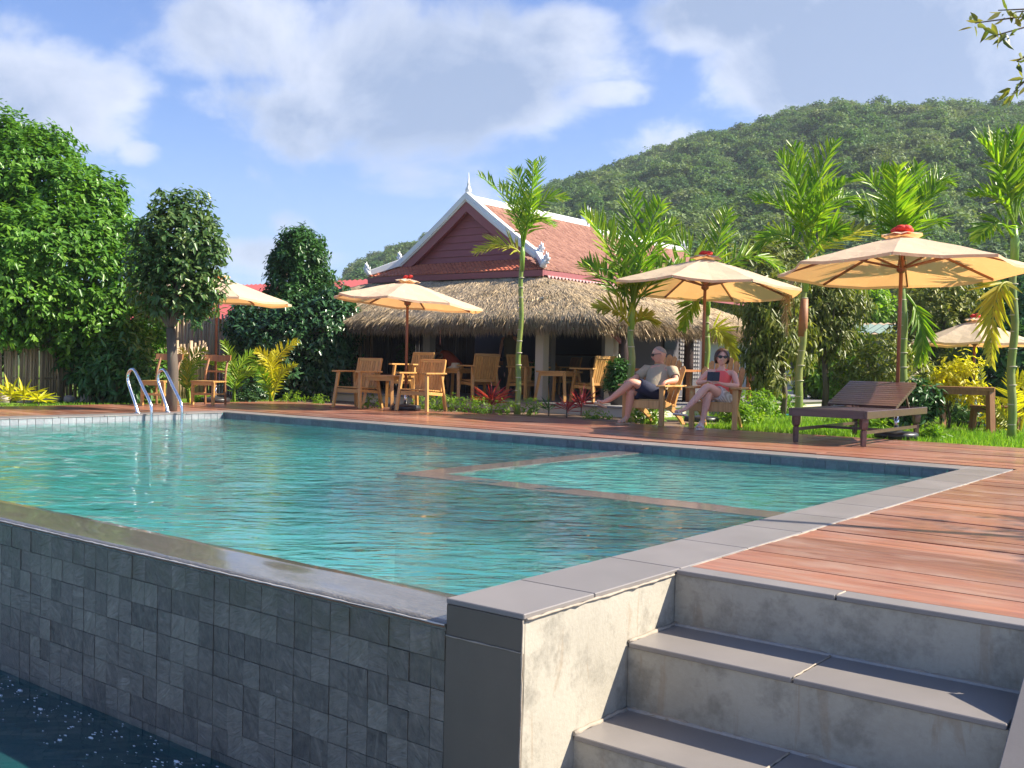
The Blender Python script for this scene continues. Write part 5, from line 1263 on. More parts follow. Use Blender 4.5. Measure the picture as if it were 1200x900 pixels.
g0 = onz(822, 494); parasol('tan parasol between the seated man and woman with red bow on top', g0, 2.00, 2.46, 1.44, R(9), tilt=tl_(-.04, -.04), flower=1.2)
g0 = onz(475, 480); parasol('tan parasol over the two wooden armchairs in front of the thatched verandah', g0, 1.78, 2.13, 1.27, R(30), tilt=tl_(-.075, -.01), flower=1.0)
g0 = onz(252, 471); parasol('tan parasol at left, half hidden behind the round crowned tree', g0, 1.85, 2.24, 1.38, R(24), tilt=tl_(-.05, 0.0))
g0 = onz(1139, 500, -.06); parasol('farther small tan parasol seen between the last two palms', g0, 1.28 + .1, 1.66 + .1, .98, R(20), base_z=-.06, flower=.9)

# ================================================================ armchairs, tables, dining chairs
def armchair(name, label, group, wood_='teak'):
    """open arm chair: +y is forward"""
    root = empty(name, (0, 0, 0), 0, label, 'armchair', group); w_, d = .56, .54; wf = wood_ + '_flat' if wood_ == 'teak' else wood_
    for s in (-1, 1):
        MB().beam((s * .30, .26, 0), (s * .245, .20, .60), .052, .045, (0, 1, 0)).build('leg', wood_, root, bevel=.004)
        MB().beam((s * .29, -.30, 0), (s * .245, -.20, .60), .052, .045, (0, 1, 0)).build('leg', wood_, root, bevel=.004)
        MB().box((s * .265 - .045, -.29, .60), (s * .265 + .045, .30, .628)).build('armrest', wf, root, bevel=.005)
        MB().beam((s * .262, -.25, .27), (s * .262, .24, .30), .03, .05).build('side_rail', wf, root)
    MB().box((-.262, .20, .255), (.262, .232, .325)).build('front_rail', wf, root, bevel=.003)
    for i in range(7):
        y0 = -.22 + i * .067; MB().box((-.25, y0, .318 + .004 * i), (.25, y0 + .056, .336 + .004 * i)).build('seat_slat', wf, root)
    bp0 = Vector((0, -.20, .34)); bp1 = Vector((0, -.32, .82))
    for i in range(9):
        x = -.216 + i * .054; MB().beam(bp0 + Vector((x, 0, 0)), bp1 + Vector((x, 0, 0)), .044, .016, (0, 1, 0)).build('back_slat', wood_, root)
    MB().beam(bp1 + Vector((-.255, 0, 0)), bp1 + Vector((.255, 0, 0)), .03, .055).build('top_rail', wf, root, bevel=.004)
    MB().beam(bp0 + Vector((-.25, 0, 0)), bp0 + Vector((.25, 0, 0)), .03, .05).build('bottom_rail', wf, root)
    for s in (-1, 1): MB().beam(bp0 + Vector((s * .25, 0, -.02)), bp1 + Vector((s * .25, 0, .02)), .032, .034, (0, 1, 0)).build('back_post', wood_, root)
    return root
def table(name, label, w_, d, h, mat, mf, group=None, tilt_leg=.04, leg_=.05, top=.03, cat='table'):
    root = empty(name, (0, 0, 0), 0, label, cat, group)
    for i in range(5):
        x0 = -w_ / 2 + i * w_ / 5; MB().box((x0 + .002, -d / 2, h - top), (x0 + w_ / 5 - .002, d / 2, h)).build('plank', mf, root)
    MB().box((-w_ / 2 + .04, -d / 2 + .03, h - top - .06), (w_ / 2 - .04, d / 2 - .03, h - top)).build('apron', mf, root)
    for sx in (-1, 1):
        for sy in (-1, 1): MB().beam((sx * (w_ / 2 - .03 + tilt_leg), sy * (d / 2 - .03 + tilt_leg), 0), (sx * (w_ / 2 - .06), sy * (d / 2 - .06), h - top), leg_, leg_ * .9).build('leg', mat, root)
    return root
AG = 'slat back wooden armchairs'
FA = math.pi
a1 = armchair('armchair', 'left one of the two teak armchairs on the deck under the parasol by the thatch', AG)
q = (onz(388, 477) + onz(415, 479)) / 2; a1.location = (q.x + .05, q.y + .28, 0); a1.rotation_euler = (0, 0, FA + R(4))
q = (onz(462, 481) + onz(491, 482.5)) / 2; duplicate(a1, (q.x + .05, q.y + .28, 0), FA + R(8), 'right one of the two teak armchairs on the deck, nearest the tall palm')
t1 = table('side_table', 'low wooden table between the two teak armchairs on the deck', .62, .62, .56, 'teak', 'teak_flat'); q = onz(440, 479); t1.location = (q.x, q.y + .32, 0); t1.rotation_euler = (0, 0, R(6))
def atp(u, v, z=FZ): return onz(u, v, z)
for (u, v, ang, lab) in ((560, 467, R(70), 'armchair on the restaurant platform behind the pink spiky plant'), (618, 468, R(-100), 'armchair on the platform right behind the tallest palm trunk'), (694, 472, R(80), 'sunlit armchair on the platform right of the small table and pale column'),
                         (482, 466, R(180), 'armchair half hidden in the shade behind the near deck armchair'), (660, 462, R(150), 'shaded armchair farther inside behind the platform table'), (640, 459, R(200), 'dark armchair deepest inside behind the pale column')):
    q = atp(u, v); duplicate(a1, (q.x, q.y, FZ), ang, 'teak ' + lab)
q = atp(651, 471); t2 = duplicate(t1, (q.x, q.y + .1, FZ), R(4), 'low wooden table on the platform between two armchairs facing each other'); 
q = atp(525, 466); t3 = duplicate(t1, (q.x, q.y + .2, FZ), R(4), 'low wooden table in the shade beside the crouching person in orange')
q = atp(572, 461); t4 = table('dining_table', 'long dark dining table inside the restaurant behind the standing woman', 1.5, .7, .72, 'orange_timber', 'orange_timber'); t4.location = (q.x, q.y + .6, FZ)
q = atp(690, 459); duplicate(t4, (q.x, q.y + .3, FZ), R(3), 'long dark dining table inside the restaurant behind the sunlit armchair')
for i, (u, v, lab) in enumerate(((683, 462, 'left one of two round backed dining chairs deep inside the restaurant'), (706, 464, 'right one of two round backed dining chairs deep inside the restaurant'))):
    q = atp(u, v); q.y += .6
    r_ = empty('round_back_chair', (q.x, q.y, FZ), R(10), lab, 'chair', 'round backed dining chairs')
    MB().lathe([(.0, .44), (.2, .44), (.2, .46), (.0, .46)], 14, close=False).build('seat', 'dark_timber', r_)
    for sx in (-1, 1):
        for sy in (-1, 1): MB().beam((sx * .18, sy * .18, 0), (sx * .14, sy * .14, .44), .03, .03).build('leg', 'dark_timber', r_)
    MB().ball((0, -.19, .72), (.15, .02, .15), 14, 8).build('backrest', 'dark_timber', r_); MB().beam((-.08, -.17, .44), (-.08, -.19, .65), .02, .02).beam((.08, -.17, .44), (.08, -.19, .65), .02, .02).build('back_support', 'dark_timber', r_)

def dining_chair(label):
    root = empty('dining_chair', (0, 0, 0), 0, label, 'dining chair', 'dining chairs by the round crowned tree')
    for s in (-1, 1):
        MB().beam((s * .19, .19, 0), (s * .19, .18, .42), .042, .042).build('leg', 'teak_flat', root); MB().tube([(s * .19, -.22, 0), (s * .19, -.19, .42), (s * .185, -.22, .64), (s * .18, -.30, .86)], .022, 6, smooth=False).build('rear_post', 'teak_dark', root)
        MB().beam((s * .19, -.2, .20), (s * .19, .18, .20), .022, .03).build('side_stretcher', 'teak_flat', root)
    for i in range(6): MB().box((-.215, -.2 + i * .072, .42), (.215, -.2 + i * .072 + .064, .445)).build('seat_slat', 'teak_flat', root)
    MB().box((-.2, .17, .36), (.2, .2, .42)).build('front_rail', 'teak_flat', root); MB().box((-.19, .175, .18), (.19, .2, .22)).build('front_stretcher', 'teak_flat', root)
    vs = []; mb = MB()
    for i in range(9):
        a = -1 + i / 4; y = -.335 + .05 * a * a; hgt = .12 - .02 * a * a; zz = .80 + .03 * abs(a)
        vs += [(a * .245, y, zz), (a * .245, y + .028, zz), (a * .245, y + .018, zz + hgt), (a * .245, y - .01, zz + hgt)]
    fs = [(0, 1, 2, 3), (35, 34, 33, 32)] + [(4 * i + j, 4 * i + (j + 1) % 4, 4 * i + 4 + (j + 1) % 4, 4 * i + 4 + j) for i in range(8) for j in range(4)]
    mb.add(vs, [tuple(reversed(f)) for f in fs], False); mb.build('crest_rail', 'teak_dark', root); MB().box((-.18, -.25, .60), (.18, -.225, .64)).build('back_rail', 'teak_dark', root)
    return root
c1 = dining_chair('wooden dining chair directly right of the round crowned tree trunk'); q = (onz(228, 474.5) + onz(249, 474.5)) / 2; c1.location = (q.x - .10, q.y + .17, 0); c1.rotation_euler = (0, 0, FA + R(24)); c1.scale = (1.0, 1.0, .9)
q = onz(190, 475); duplicate(c1, (q.x - .05, q.y - .02, 0), FA + R(24), 'wooden dining chair left of and behind the round crowned tree trunk')

# far garden table and benches
def bench(label, w_, d, h, mat='teak_dark'):
    root = table('garden_bench', label, w_, d, h, mat, mat, tilt_leg=0, leg_=.07, top=.04, cat='bench'); return root
q = onz(1105, 508, -.06); gt = table('garden_table', 'rustic wooden table on the grass below the farther small parasol', 1.15, .7, .68, 'teak_dark', 'teak_dark', tilt_leg=0, leg_=.09, top=.05); gt.location = (q.x, q.y + .4, -.06); gt.rotation_euler = (0, 0, R(12))
b1 = bench('low rustic bench at the right end of the far garden table', .7, .35, .40); q = onz(1158, 508, -.06); b1.location = (q.x, q.y + .4, -.06); b1.rotation_euler = (0, 0, R(12))
q = onz(1066, 500, -.06); b2 = bench('low rustic bench at the left end of the far garden table, behind the parasol base', .8, .35, .40); b2.location = (q.x, q.y + .5, -.06); b2.rotation_euler = (0, 0, R(12))
# bench under the verandah and far table right of the woman
q = onz(1001, 480, -.06); b3 = table('far_garden_table', 'small orange topped table in the shade beneath the drooping tree', 1.0, .6, .70, 'dark_timber', 'orange_timber', tilt_leg=0); q = onz(925, 476, -.06); b3.location = (q.x, q.y, -.06)

# ---------------------------------------------------------------- adirondack chairs
def adirondack(label, group):
    root = empty('adirondack_chair', (0, 0, 0), 0, label, 'garden chair', group); W = 'adirondack_wood'
    for s in (-1, 1):
        MB().box((s * .285 - .035, -.045, 0), (s * .285 + .035, .0, .535)).build('front_leg', W, root, bevel=.004)
        # curved rear leg: side plank from the front leg sweeping down to the rear foot
        top = [(-.02, .34), (-.20, .33), (-.38, .28), (-.55, .20), (-.70, .10), (-.80, 0.0)]; bot = [(-.72, 0.0), (-.63, .07), (-.50, .145), (-.36, .20), (-.20, .235), (-.02, .245)]
        MB().prism(top + bot, s * .245 - .016, s * .245 + .016, axis=0).build('curved_rear_leg', W, root)
        MB().box((s * .30 - .068, -.60, .535), (s * .30 + .068, .055, .562)).build('armrest', W, root, bevel=.006)
        MB().beam((s * .265, -.56, .535), (s * .225, -.47, .22), .035, .05, (0, 1, 0)).build('arm_support', W, root)
    MB().box((-.26, -.015, .235), (.26, .012, .345)).build('front_apron', W, root, bevel=.004)
    for i in range(6):
        y = -.07 - i * .078; z = .343 - i * .017; MB().box((-.255, y - .066, z), (.255, y, z + .018)).build('seat_slat', W, root)
    MB().beam((-.27, -.63, .52), (.27, -.63, .52), .03, .06).build('back_brace', W, root)
    n = 7
    for i in range(n):
        f = (i - 3) / 3; xb = f * .20; xt = f * .265; ht = .98 - .13 * f * f - .02 * abs(f)
        p0 = Vector((xb, -.47, .24)); ptop = Vector((xt, -.47 - (ht - .24) * .42, ht)); w0, w1 = .056, .076
        d = (ptop - p0).normalized(); x = Vector((1, 0, 0)); nr_ = Vector((0, d.z, -d.y))
        vs = []
        for th_ in (-.008, .008):
            vs += [p0 - x * w0 / 2 + nr_ * th_, p0 + x * w0 / 2 + nr_ * th_, ptop + x * w1 / 2 + nr_ * th_ - d * (.012 + .04 * max(0, f)), ptop + d * .012 * (1 - abs(f)) + nr_ * th_, ptop - x * w1 / 2 + nr_ * th_ - d * (.012 + .04 * max(0, -f))]
        MB().add(vs, [(0, 1, 2, 3, 4), (9, 8, 7, 6, 5)] + [(i_, 5 + i_, 5 + (i_ + 1) % 5, (i_ + 1) % 5) for i_ in range(5)]).build('back_slat', W, root)
    return root
ADG = 'adirondack chairs of the seated couple'
ML = (onz(735, 497) + onz(770, 500)) / 2; MR = FA + R(2)
ad = adirondack('curved legged garden chair the man sits in, with rounded fan back', ADG); ad.location = (ML.x, ML.y, 0); ad.rotation_euler = (0, 0, MR)
WL = (onz(814, 502) + onz(856, 504.5)) / 2; WR = FA + R(16)
duplicate(ad, (WL.x, WL.y, 0), WR, 'curved legged garden chair the woman sits in, beside the parasol base')

# ---------------------------------------------------------------- dark lounger
lg = empty('sun_lounger', (0, 0, 0), 0, 'dark stained wooden sun lounger with raised slatted back, beside the largest parasol', 'sun lounger')
pA = onz(943, 515); pB = onz(1013, 518); pC = onz(1056, 505)
ax = (pB - pA).normalized(); 
# local frame: +x along its short front (pA to pB), +y away from the pool
LW, LL_ = .88, 2.30; W = 'lounger_wood'
for (x, y) in ((0.06, 0.06), (LW - .06, 0.06), (0.06, LL_ - .25), (LW - .06, LL_ - .25)):
    MB().lathe([(.030, 0), (.034, .06), (.036, .17), (.026, .175), (.045, .20), (.052, .26), (.052, .31)], 4, (x, y, 0), smooth=False).build('leg', W, lg)
for x in (0.0, LW - .035): MB().box((x, -.02, .30), (x + .035, LL_, .385)).build('side_rail', W, lg, bevel=.004)
MB().box((0.036, -.02, .30), (LW - .036, .012, .384)).box((.036, LL_ - .03, .30), (LW - .036, LL_, .384)).build('end_rail', W, lg)
MB().box((.045, .05, .13), (.075, LL_ - .25, .165)).box((LW - .075, .05, .13), (LW - .045, LL_ - .25, .165)).box((.06, .9, .13), (LW - .06, .93, .16)).build('stretcher', W, lg)
for i in range(13): MB().box((.037, .02 + i * .083, .370), (LW - .037, .02 + i * .083 + .066, .388)).build('seat_slat', W, lg)
h0 = Vector((0, 1.12, .385)); h1 = Vector((0, 1.92, .66)); hd = (h1 - h0)
for s in (.04, LW - .07): MB().beam(h0 + Vector((s + .015, 0, 0)), h1 + Vector((s + .015, 0, 0)), .03, .04).build('back_frame', W, lg)
for i in range(12):
    c = h0 + hd * ((i + .5) / 12); n_ = Vector((0, -hd.z, hd.y)).normalized(); d = hd.normalized() * .031
    MB().beam(c - Vector((0, 0, 0)) + Vector((.03, 0, 0)) + n_ * .026, c + Vector((LW - .03, 0, 0)) + n_ * .026, .062, .016, tuple(n_)).build('back_slat', W, lg)
MB().beam((.1, 1.7, .55), (.1, 1.85, .37), .02, .03).beam((LW - .1, 1.7, .55), (LW - .1, 1.85, .37), .02, .03).build('prop', W, lg)
lg.location = (-2.62, 8.36, 0); lg.rotation_euler = (0, 0, R(1))

# ---------------------------------------------------------------- pool ladder rails
def rail(label, y):
    root = empty('pool_ladder_rail', (-10.86, y, 0), 0, label, 'ladder rail', 'steel ladder handrails')
    pts = [(0, 0, .0), (-.06, 0, .12), (-.20, 0, .34), (-.255, 0, .45), (-.25, 0, .54), (-.19, 0, .60), (-.10, 0, .595), (0, 0, .50), (.12, 0, .36), (.25, 0, .22), (.31, 0, .14), (.335, 0, .05), (.335, 0, -.15), (.335, 0, -1.0)]
    P3 = []
    for i in range(len(pts) - 1):
        for k in range(4):
            t = k / 4; p_ = [Vector(pts[max(0, min(len(pts) - 1, i + j))]) for j in (-1, 0, 1, 2)]
            P3.append(0.5 * ((2 * p_[1]) + (p_[2] - p_[0]) * t + (2 * p_[0] - 5 * p_[1] + 4 * p_[2] - p_[3]) * t * t + (3 * p_[1] - p_[0] - 3 * p_[2] + p_[3]) * t ** 3))
    P3.append(Vector(pts[-1])); MB().tube(P3, .022, 12).build('tube', 'steel', root); MB().lathe([(.045, 0), (.045, .01), (.028, .018)], 14).build('flange', 'steel', root); return root
q1 = onz(160, 484); q2 = onz(200, 484)
l1 = rail('curved stainless handrail of the pool ladder, left one', 5.38); l2 = duplicate(l1, (-10.86, 5.86, 0), 0, 'curved stainless handrail of the pool ladder, right one before the tree trunk')
ls = empty('pool_ladder_treads', (-10.53, 5.62, 0), 0, 'steel treads of the pool ladder below the water between both handrails', 'ladder')
for z in (-.35, -.6, -.85): MB().box((-.03, -.24, z), (.05, .24, z + .02)).build('tread', 'steel', ls)

# ---------------------------------------------------------------- left background: cane fence, red roof, stones
fr_ = random.Random(21)
def fence(label, p0, p1, h, n):
    root = empty('bamboo_fence', p0, 0, label, 'fence'); d = Vector(p1) - Vector(p0); k_ = 0; rest_ = MB()
    for i in range(n):
        p = d * (i / n) + Vector((fr_.uniform(-.01, .01), fr_.uniform(-.012, .012), 0)); hh = h * fr_.uniform(.90, 1.06); r_ = fr_.uniform(.016, .028); ln = Vector((fr_.uniform(-.03, .03), fr_.uniform(-.02, .02), 0))
        if k_ < 290: MB().tube([p + Vector((0, 0, -.05)), p + ln * .5 + Vector((0, 0, hh * .5)), p + ln + Vector((0, 0, hh))], r_, 6).build('cane', 'bamboo_cane', root); k_ += 1
        else: rest_.tube([p + Vector((0, 0, -.05)), p + ln * .5 + Vector((0, 0, hh * .5)), p + ln + Vector((0, 0, hh))], r_, 6)
    if rest_.v: rest_.build('far_canes', 'bamboo_cane', root, 'stuff')
    for z in (.35 * h, .8 * h): MB().tube([Vector((0, .03, z)), d + Vector((0, .03, z))], .02, 6).build('rail', 'bamboo_cane', root)
    return root
fence('weathered bamboo cane fence under the broad tree at left', (-16.2, 1.2, -.06), (-16.0, 10.2, -.06), 1.15, 200)
fence('tall bamboo cane fence behind the wooden dining chairs and the left parasol', (-17.4, 10.2, -.06), (-15.2, 14.2, -.06), 1.95, 80)
sr = MB(); q = onz(50, 473, -.06)
for i in range(9): sr.ball((q.x - .5 + fr_.uniform(-.2, .2), q.y - .8 + i * .22, -.03 + fr_.uniform(0, .05)), (fr_.uniform(.07, .13), fr_.uniform(.08, .15), fr_.uniform(.06, .10)), 8, 6, lambda d: 1 + .15 * math.sin(d.x * 5 + d.y * 7))
for i in range(9):
    o = MB().ball((0, 0, 0), (fr_.uniform(.07, .13), fr_.uniform(.08, .15), fr_.uniform(.06, .10)), 8, 6, lambda d: 1 + .15 * math.sin(d.x * 5 + d.y * 7)).build('garden_stone', 'garden_stone'); o.location = (q.x - .5 + fr_.uniform(-.2, .2), q.y - .8 + i * .22, -.02)
    tag(o, 'rounded pale garden stone in the row before the bamboo fence', 'stone', 'rounded stones in a row before the bamboo fence')
# red roofed house behind the fence
hz = far(300, 400, 34); hr = empty('red_roofed_house', (hz.x, hz.y, 0), R(0), 'low house with a red corrugated roof behind the tall bamboo fence', 'house')
MB().box((-6, 0, -.06), (4.3, 6, 2.1)).build('wall', 'maroon_paint', hr)
def corr(x0, x1, ya, yb, za, zb, mat, name, par, step=.25):
    mb = MB(); x = x0; vs = []; k = 0
    while x <= x1: 
        for (yy, zz) in ((ya, za), (yb, zb)): vs.append((x, yy, zz + (.05 if k % 2 else 0)))
        x += step / 2; k += 1
    n_ = len(vs); vs += [(a, b, c - .02) for (a, b, c) in vs]
    fs = [(2 * i, 2 * i + 2, 2 * i + 3, 2 * i + 1) for i in range(k - 1)] + [(n_ + 2 * i, n_ + 2 * i + 1, n_ + 2 * i + 3, n_ + 2 * i + 2) for i in range(k - 1)]
    mb.add(vs, fs); return mb.build(name, mat, par)
corr(-7, 4.9, -1.2, 2.4, 2.0, 3.45, 'red_sheet', 'roof', hr)
# green sheet shed and pale house far right
hz = far(1030, 392, 30); hs = empty('green_roofed_shed', (hz.x, hz.y, 0), R(10), 'shed with a pale green sheet roof between the garden trees', 'shed')
MB().box((-1.0, .2, -.06), (.9, 3, 1.9)).build('wall', 'grey_wall', hs); corr(-1.2, 1.1, -.3, 2.2, 1.9, 2.25, 'green_sheet', 'roof', hs)
hz = far(905, 440, 36); hw = empty('white_house', (hz.x, hz.y, 0), R(0), 'white walled house glimpsed through the drooping tree', 'house')
MB().box((-3, 0, -.06), (3, 5, 1.9)).build('wall', 'white_wall', hw); corr(-3.4, 3.4, -.6, 3, 1.8, 2.5, 'thatch_base', 'roof', hw)
MB().box((.5, -.02, .8), (1.6, -.001, 1.6)).build('window', 'dark_wall', hw)
hz = far(1150, 455, 30); hw = empty('pale_garden_wall', (hz.x, hz.y, 0), R(8), 'low pale wall seen through plants behind the far garden table', 'wall')
MB().box((-2.5, 0, -.06), (4, .2, .9)).build('wall_face', 'white_wall', hw); MB().box((-2.55, -.03, .9), (4.05, .23, .97)).build('coping', 'cream_cement', hw)
q = onz(913, 489, -.06); tag(MB().tube([(q.x, q.y, -.02), (q.x + .28, q.y + .1, -.01)], .02, 8).build('water_pipe', 'blue_plastic'), 'short light blue pipe lying in the grass right of the seated woman', 'pipe')

# ================================================================ people
def skin_mesh(name, joints, bones, mat, root_j, sub=2, extra=None):
    """continuous body grown over a skeleton: joints {name: (pos, radius or (rx,ry))}"""
    names = list(joints); idx = {n: i for i, n in enumerate(names)}
    me = bpy.data.meshes.new(name); me.from_pydata([tuple(joints[n][0]) for n in names], [(idx[a], idx[b]) for a, b in bones], [])
    o = bpy.data.objects.new(name, me); COL.objects.link(o)
    md = o.modifiers.new('skin', 'SKIN'); md.use_smooth_shade = True; md.branch_smoothing = 0.3
    if not me.skin_vertices:
        me.skin_vertices  # noqa
    sv = me.skin_vertices[0].data if len(me.skin_vertices) else None
    if sv is None:
        bm = bmesh.new(); bm.from_mesh(me); bm.verts.layers.skin.verify(); bm.to_mesh(me); bm.free(); sv = me.skin_vertices[0].data
    for n, v in zip(names, sv):
        r = joints[n][1]; v.radius = r if isinstance(r, tuple) else (r, r); v.use_root = (n == root_j)
    s = o.modifiers.new('sub', 'SUBSURF'); s.levels = s.render_levels = sub
    dg = bpy.context.evaluated_depsgraph_get(); dg.update(); ev = o.evaluated_get(dg)
    m2 = bpy.data.meshes.new_from_object(ev); bpy.data.objects.remove(o)
    m2.name = name; m2.materials.clear(); m2.materials.append(MATS[mat])
    for p in m2.polygons: p.use_smooth = True
    return m2
def merge_mesh(me, mb):
    bm = bmesh.new(); bm.from_mesh(me); tmp = bpy.data.meshes.new('t'); tmp.from_pydata(mb.v, [], mb.f)
    for p in tmp.polygons: p.use_smooth = True
    bm.from_mesh(tmp); bmesh.ops.recalc_face_normals(bm, faces=bm.faces); bm.to_mesh(me); bm.free()
    for p in me.polygons: p.use_smooth = True
def head_shape(c, r, fwd, up, fem=False):
    """a head with brow, nose, cheeks, mouth, chin, ears: c centre, r half height"""
    c = Vector(c); f = Vector(fwd).normalized(); u = (Vector(up) - f * Vector(up).dot(f)).normalized(); s = f.cross(u).normalized()
    mb = MB(); NU, NV = 28, 22; vs = []; fs = []
    for i in range(NV + 1):
        ph = math.pi * i / NV
        for j in range(NU):
            a = 2 * math.pi * j / NU; x = math.sin(ph) * math.sin(a); y = math.sin(ph) * math.cos(a); z = math.cos(ph)
            X, Y, Z = x * .74, y * .86, z
            if z < 0: X *= 1 + z * .34; Y *= 1 + z * (.10 if y > 0 else .42)
            if y > 0:
                g = lambda cx, cz, sx, sz: math.exp(-((x - cx) / sx) ** 2 - ((z - cz) / sz) ** 2)
                Y += .20 * g(0, -.16, .13, .17) + .05 * g(0, .22, .5, .12) + .06 * g(0, -.44, .22, .08) + .10 * g(0, -.74, .25, .16)
                Y -= .09 * (g(.32, .06, .15, .11) + g(-.32, .06, .15, .11)); Y -= .03 * g(0, -.55, .3, .05)
                Y += .05 * (g(.42, -.2, .18, .2) + g(-.42, -.2, .18, .2))
            vs.append(c + s * (X * r) + f * (Y * r) + u * (Z * r))
    for i in range(NV):
        for j in range(NU):
            a = i * NU + j; b = i * NU + (j + 1) % NU; fs.append((a, a + NU, b + NU, b))
    mb.add(vs, fs, True)
    for sg in (-1, 1): mb.ball(tuple(c + s * (sg * r * .74) - f * (r * .05) - u * (r * .06)), (r * .13, r * .17, r * .24), 8, 6)
    return mb, f, u, s
def hand_bones(J, Bn, key, wrist, dirv, normal, side, curl=.35, L=.085, thumb=1):
    """palm and five separate fingers, each its own chain rooted in the palm"""
    w_ = Vector(wrist); d = Vector(dirv).normalized(); n = (Vector(normal) - d * Vector(normal).dot(d)).normalized(); x = d.cross(n).normalized() * side
    J[key + 'palm'] = (w_ + d * .045, (.032, .016)); Bn.append((key + 'wrist', key + 'palm'))
    for i, (ox, ln) in enumerate(((-.030, .85), (-.010, 1.0), (.010, .95), (.029, .76))):
        b = w_ + d * .080 + x * ox; m_ = b + (d * math.cos(curl) - n * math.sin(curl)) * L * .5 * ln; t_ = m_ + (d * math.cos(curl * 2.2) - n * math.sin(curl * 2.2)) * L * .45 * ln
        for k_, p, r in (('a', b, .0095), ('b', m_, .0085), ('c', t_, .0070)): J[f'{key}f{i}{k_}'] = (p, r)
        Bn += [(key + 'palm', f'{key}f{i}a'), (f'{key}f{i}a', f'{key}f{i}b'), (f'{key}f{i}b', f'{key}f{i}c')]
    b = w_ + d * .035 - x * .036 * thumb - n * .006; J[key + 'ta'] = (b, .010); J[key + 'tb'] = (b + d * .030 - x * .018 * thumb - n * .012, .0085)
    Bn += [(key + 'palm', key + 'ta'), (key + 'ta', key + 'tb')]
def sandal(root, heel, toe, mat, strap_up=(0, 0, 1)):
    heel, toe = Vector(heel), Vector(toe); d = (toe - heel).normalized(); u = Vector(strap_up); x = d.cross(u).normalized(); u = x.cross(d).normalized()
    L = (toe - heel).length; out_ = [(-.028, .0), (-.034, .35), (-.045, .72), (-.036, .95), (0, 1.06), (.036, .95), (.045, .72), (.034, .35), (.028, .0), (0, -.06)]
    vs = [heel + x * a + d * (b * L) - u * .004 for a, b in out_] + [heel + x * a + d * (b * L) - u * .024 for a, b in out_]; n = len(out_)
    sn = MB().add(vs, [tuple(range(n)), tuple(reversed(range(n, 2 * n)))] + [(i, n + i, n + (i + 1) % n, (i + 1) % n) for i in range(n)]).build('sandal_sole', mat, root)
    mb = MB()
    for f_, h_, w_ in ((.72, .040, .047), (.48, .058, .041)): 
        pts = [heel + d * (f_ * L) + x * (w_ * math.cos(a)) + u * (h_ * math.sin(a) - .004) for a in [math.pi * i / 8 for i in range(9)]]; mb.tube(pts, .011, 6)
    pts = [heel + d * (.06 * L) + x * (.042 * math.cos(a)) + d * (.05 * math.sin(a) * (1 if math.sin(a) > 0 else .6)) + u * .075 for a in [2 * math.pi * i / 12 for i in range(13)]]; mb.tube(pts, .008, 6)
    mb.build('sandal_strap', mat, root)
def sunglasses(root, c, f, u, s, r, mat='black_plastic'):
    mb = MB()
    for sg in (-1, 1):
        mb.ball(tuple(c + s * (sg * r * .30) + f * (r * .84) + u * (r * .10)), (.001, .001, .001), 3, 2)
        vs = []; fs = []; n = 12
        for k in (0, 1):
            for i in range(n):
                a = 2 * math.pi * i / n; vs.append(c + s * (sg * r * .30 + r * .245 * math.cos(a)) + u * (r * .07 + r * .19 * math.sin(a)) + f * (r * (.93 if k else .86) - abs(math.cos(a)) * 0 - .05 * r * (sg * math.cos(a) > 0) * abs(math.cos(a))))
        fs = [tuple(range(n)), tuple(reversed(range(n, 2 * n)))] + [(i, n + i, n + (i + 1) % n, (i + 1) % n) for i in range(n)]; mb.add(vs, fs)
        mb.tube([c + s * (sg * r * .52) + f * (r * .82) + u * (r * .13), c + s * (sg * r * .78) + f * (r * .3) + u * (r * .10), c + s * (sg * r * .80) - f * (r * .1) + u * (r * .05)], r * .035, 5)
    mb.tube([c - s * (r * .12) + f * (r * .98) + u * (r * .12), c + s * (r * .12) + f * (r * .98) + u * (r * .12)], r * .04, 5); return mb.build('sunglasses', mat, root)
def loft(name, mat, root, secs, n=18):
    """cloth: ring sections (centre, x axis vec, y axis vec) lofted into a sleeve or trunk"""
    vs = []; fs = []
    for (c, ax_, ay_) in secs:
        for j in range(n):
            a = 2 * math.pi * j / n; k = 1 + .035 * math.sin(3 * a + c[2] * 30) + .03 * math.sin(5 * a + c[2] * 70 + c[1] * 40); vs.append(Vector(c) + Vector(ax_) * math.cos(a) * k + Vector(ay_) * math.sin(a) * k)
    for i in range(len(secs) - 1):
        for j in range(n): a = i * n + j; b = i * n + (j + 1) % n; fs.append((a, b, b + n, a + n))
    return MB().add(vs, fs, True).build(name, mat, root)

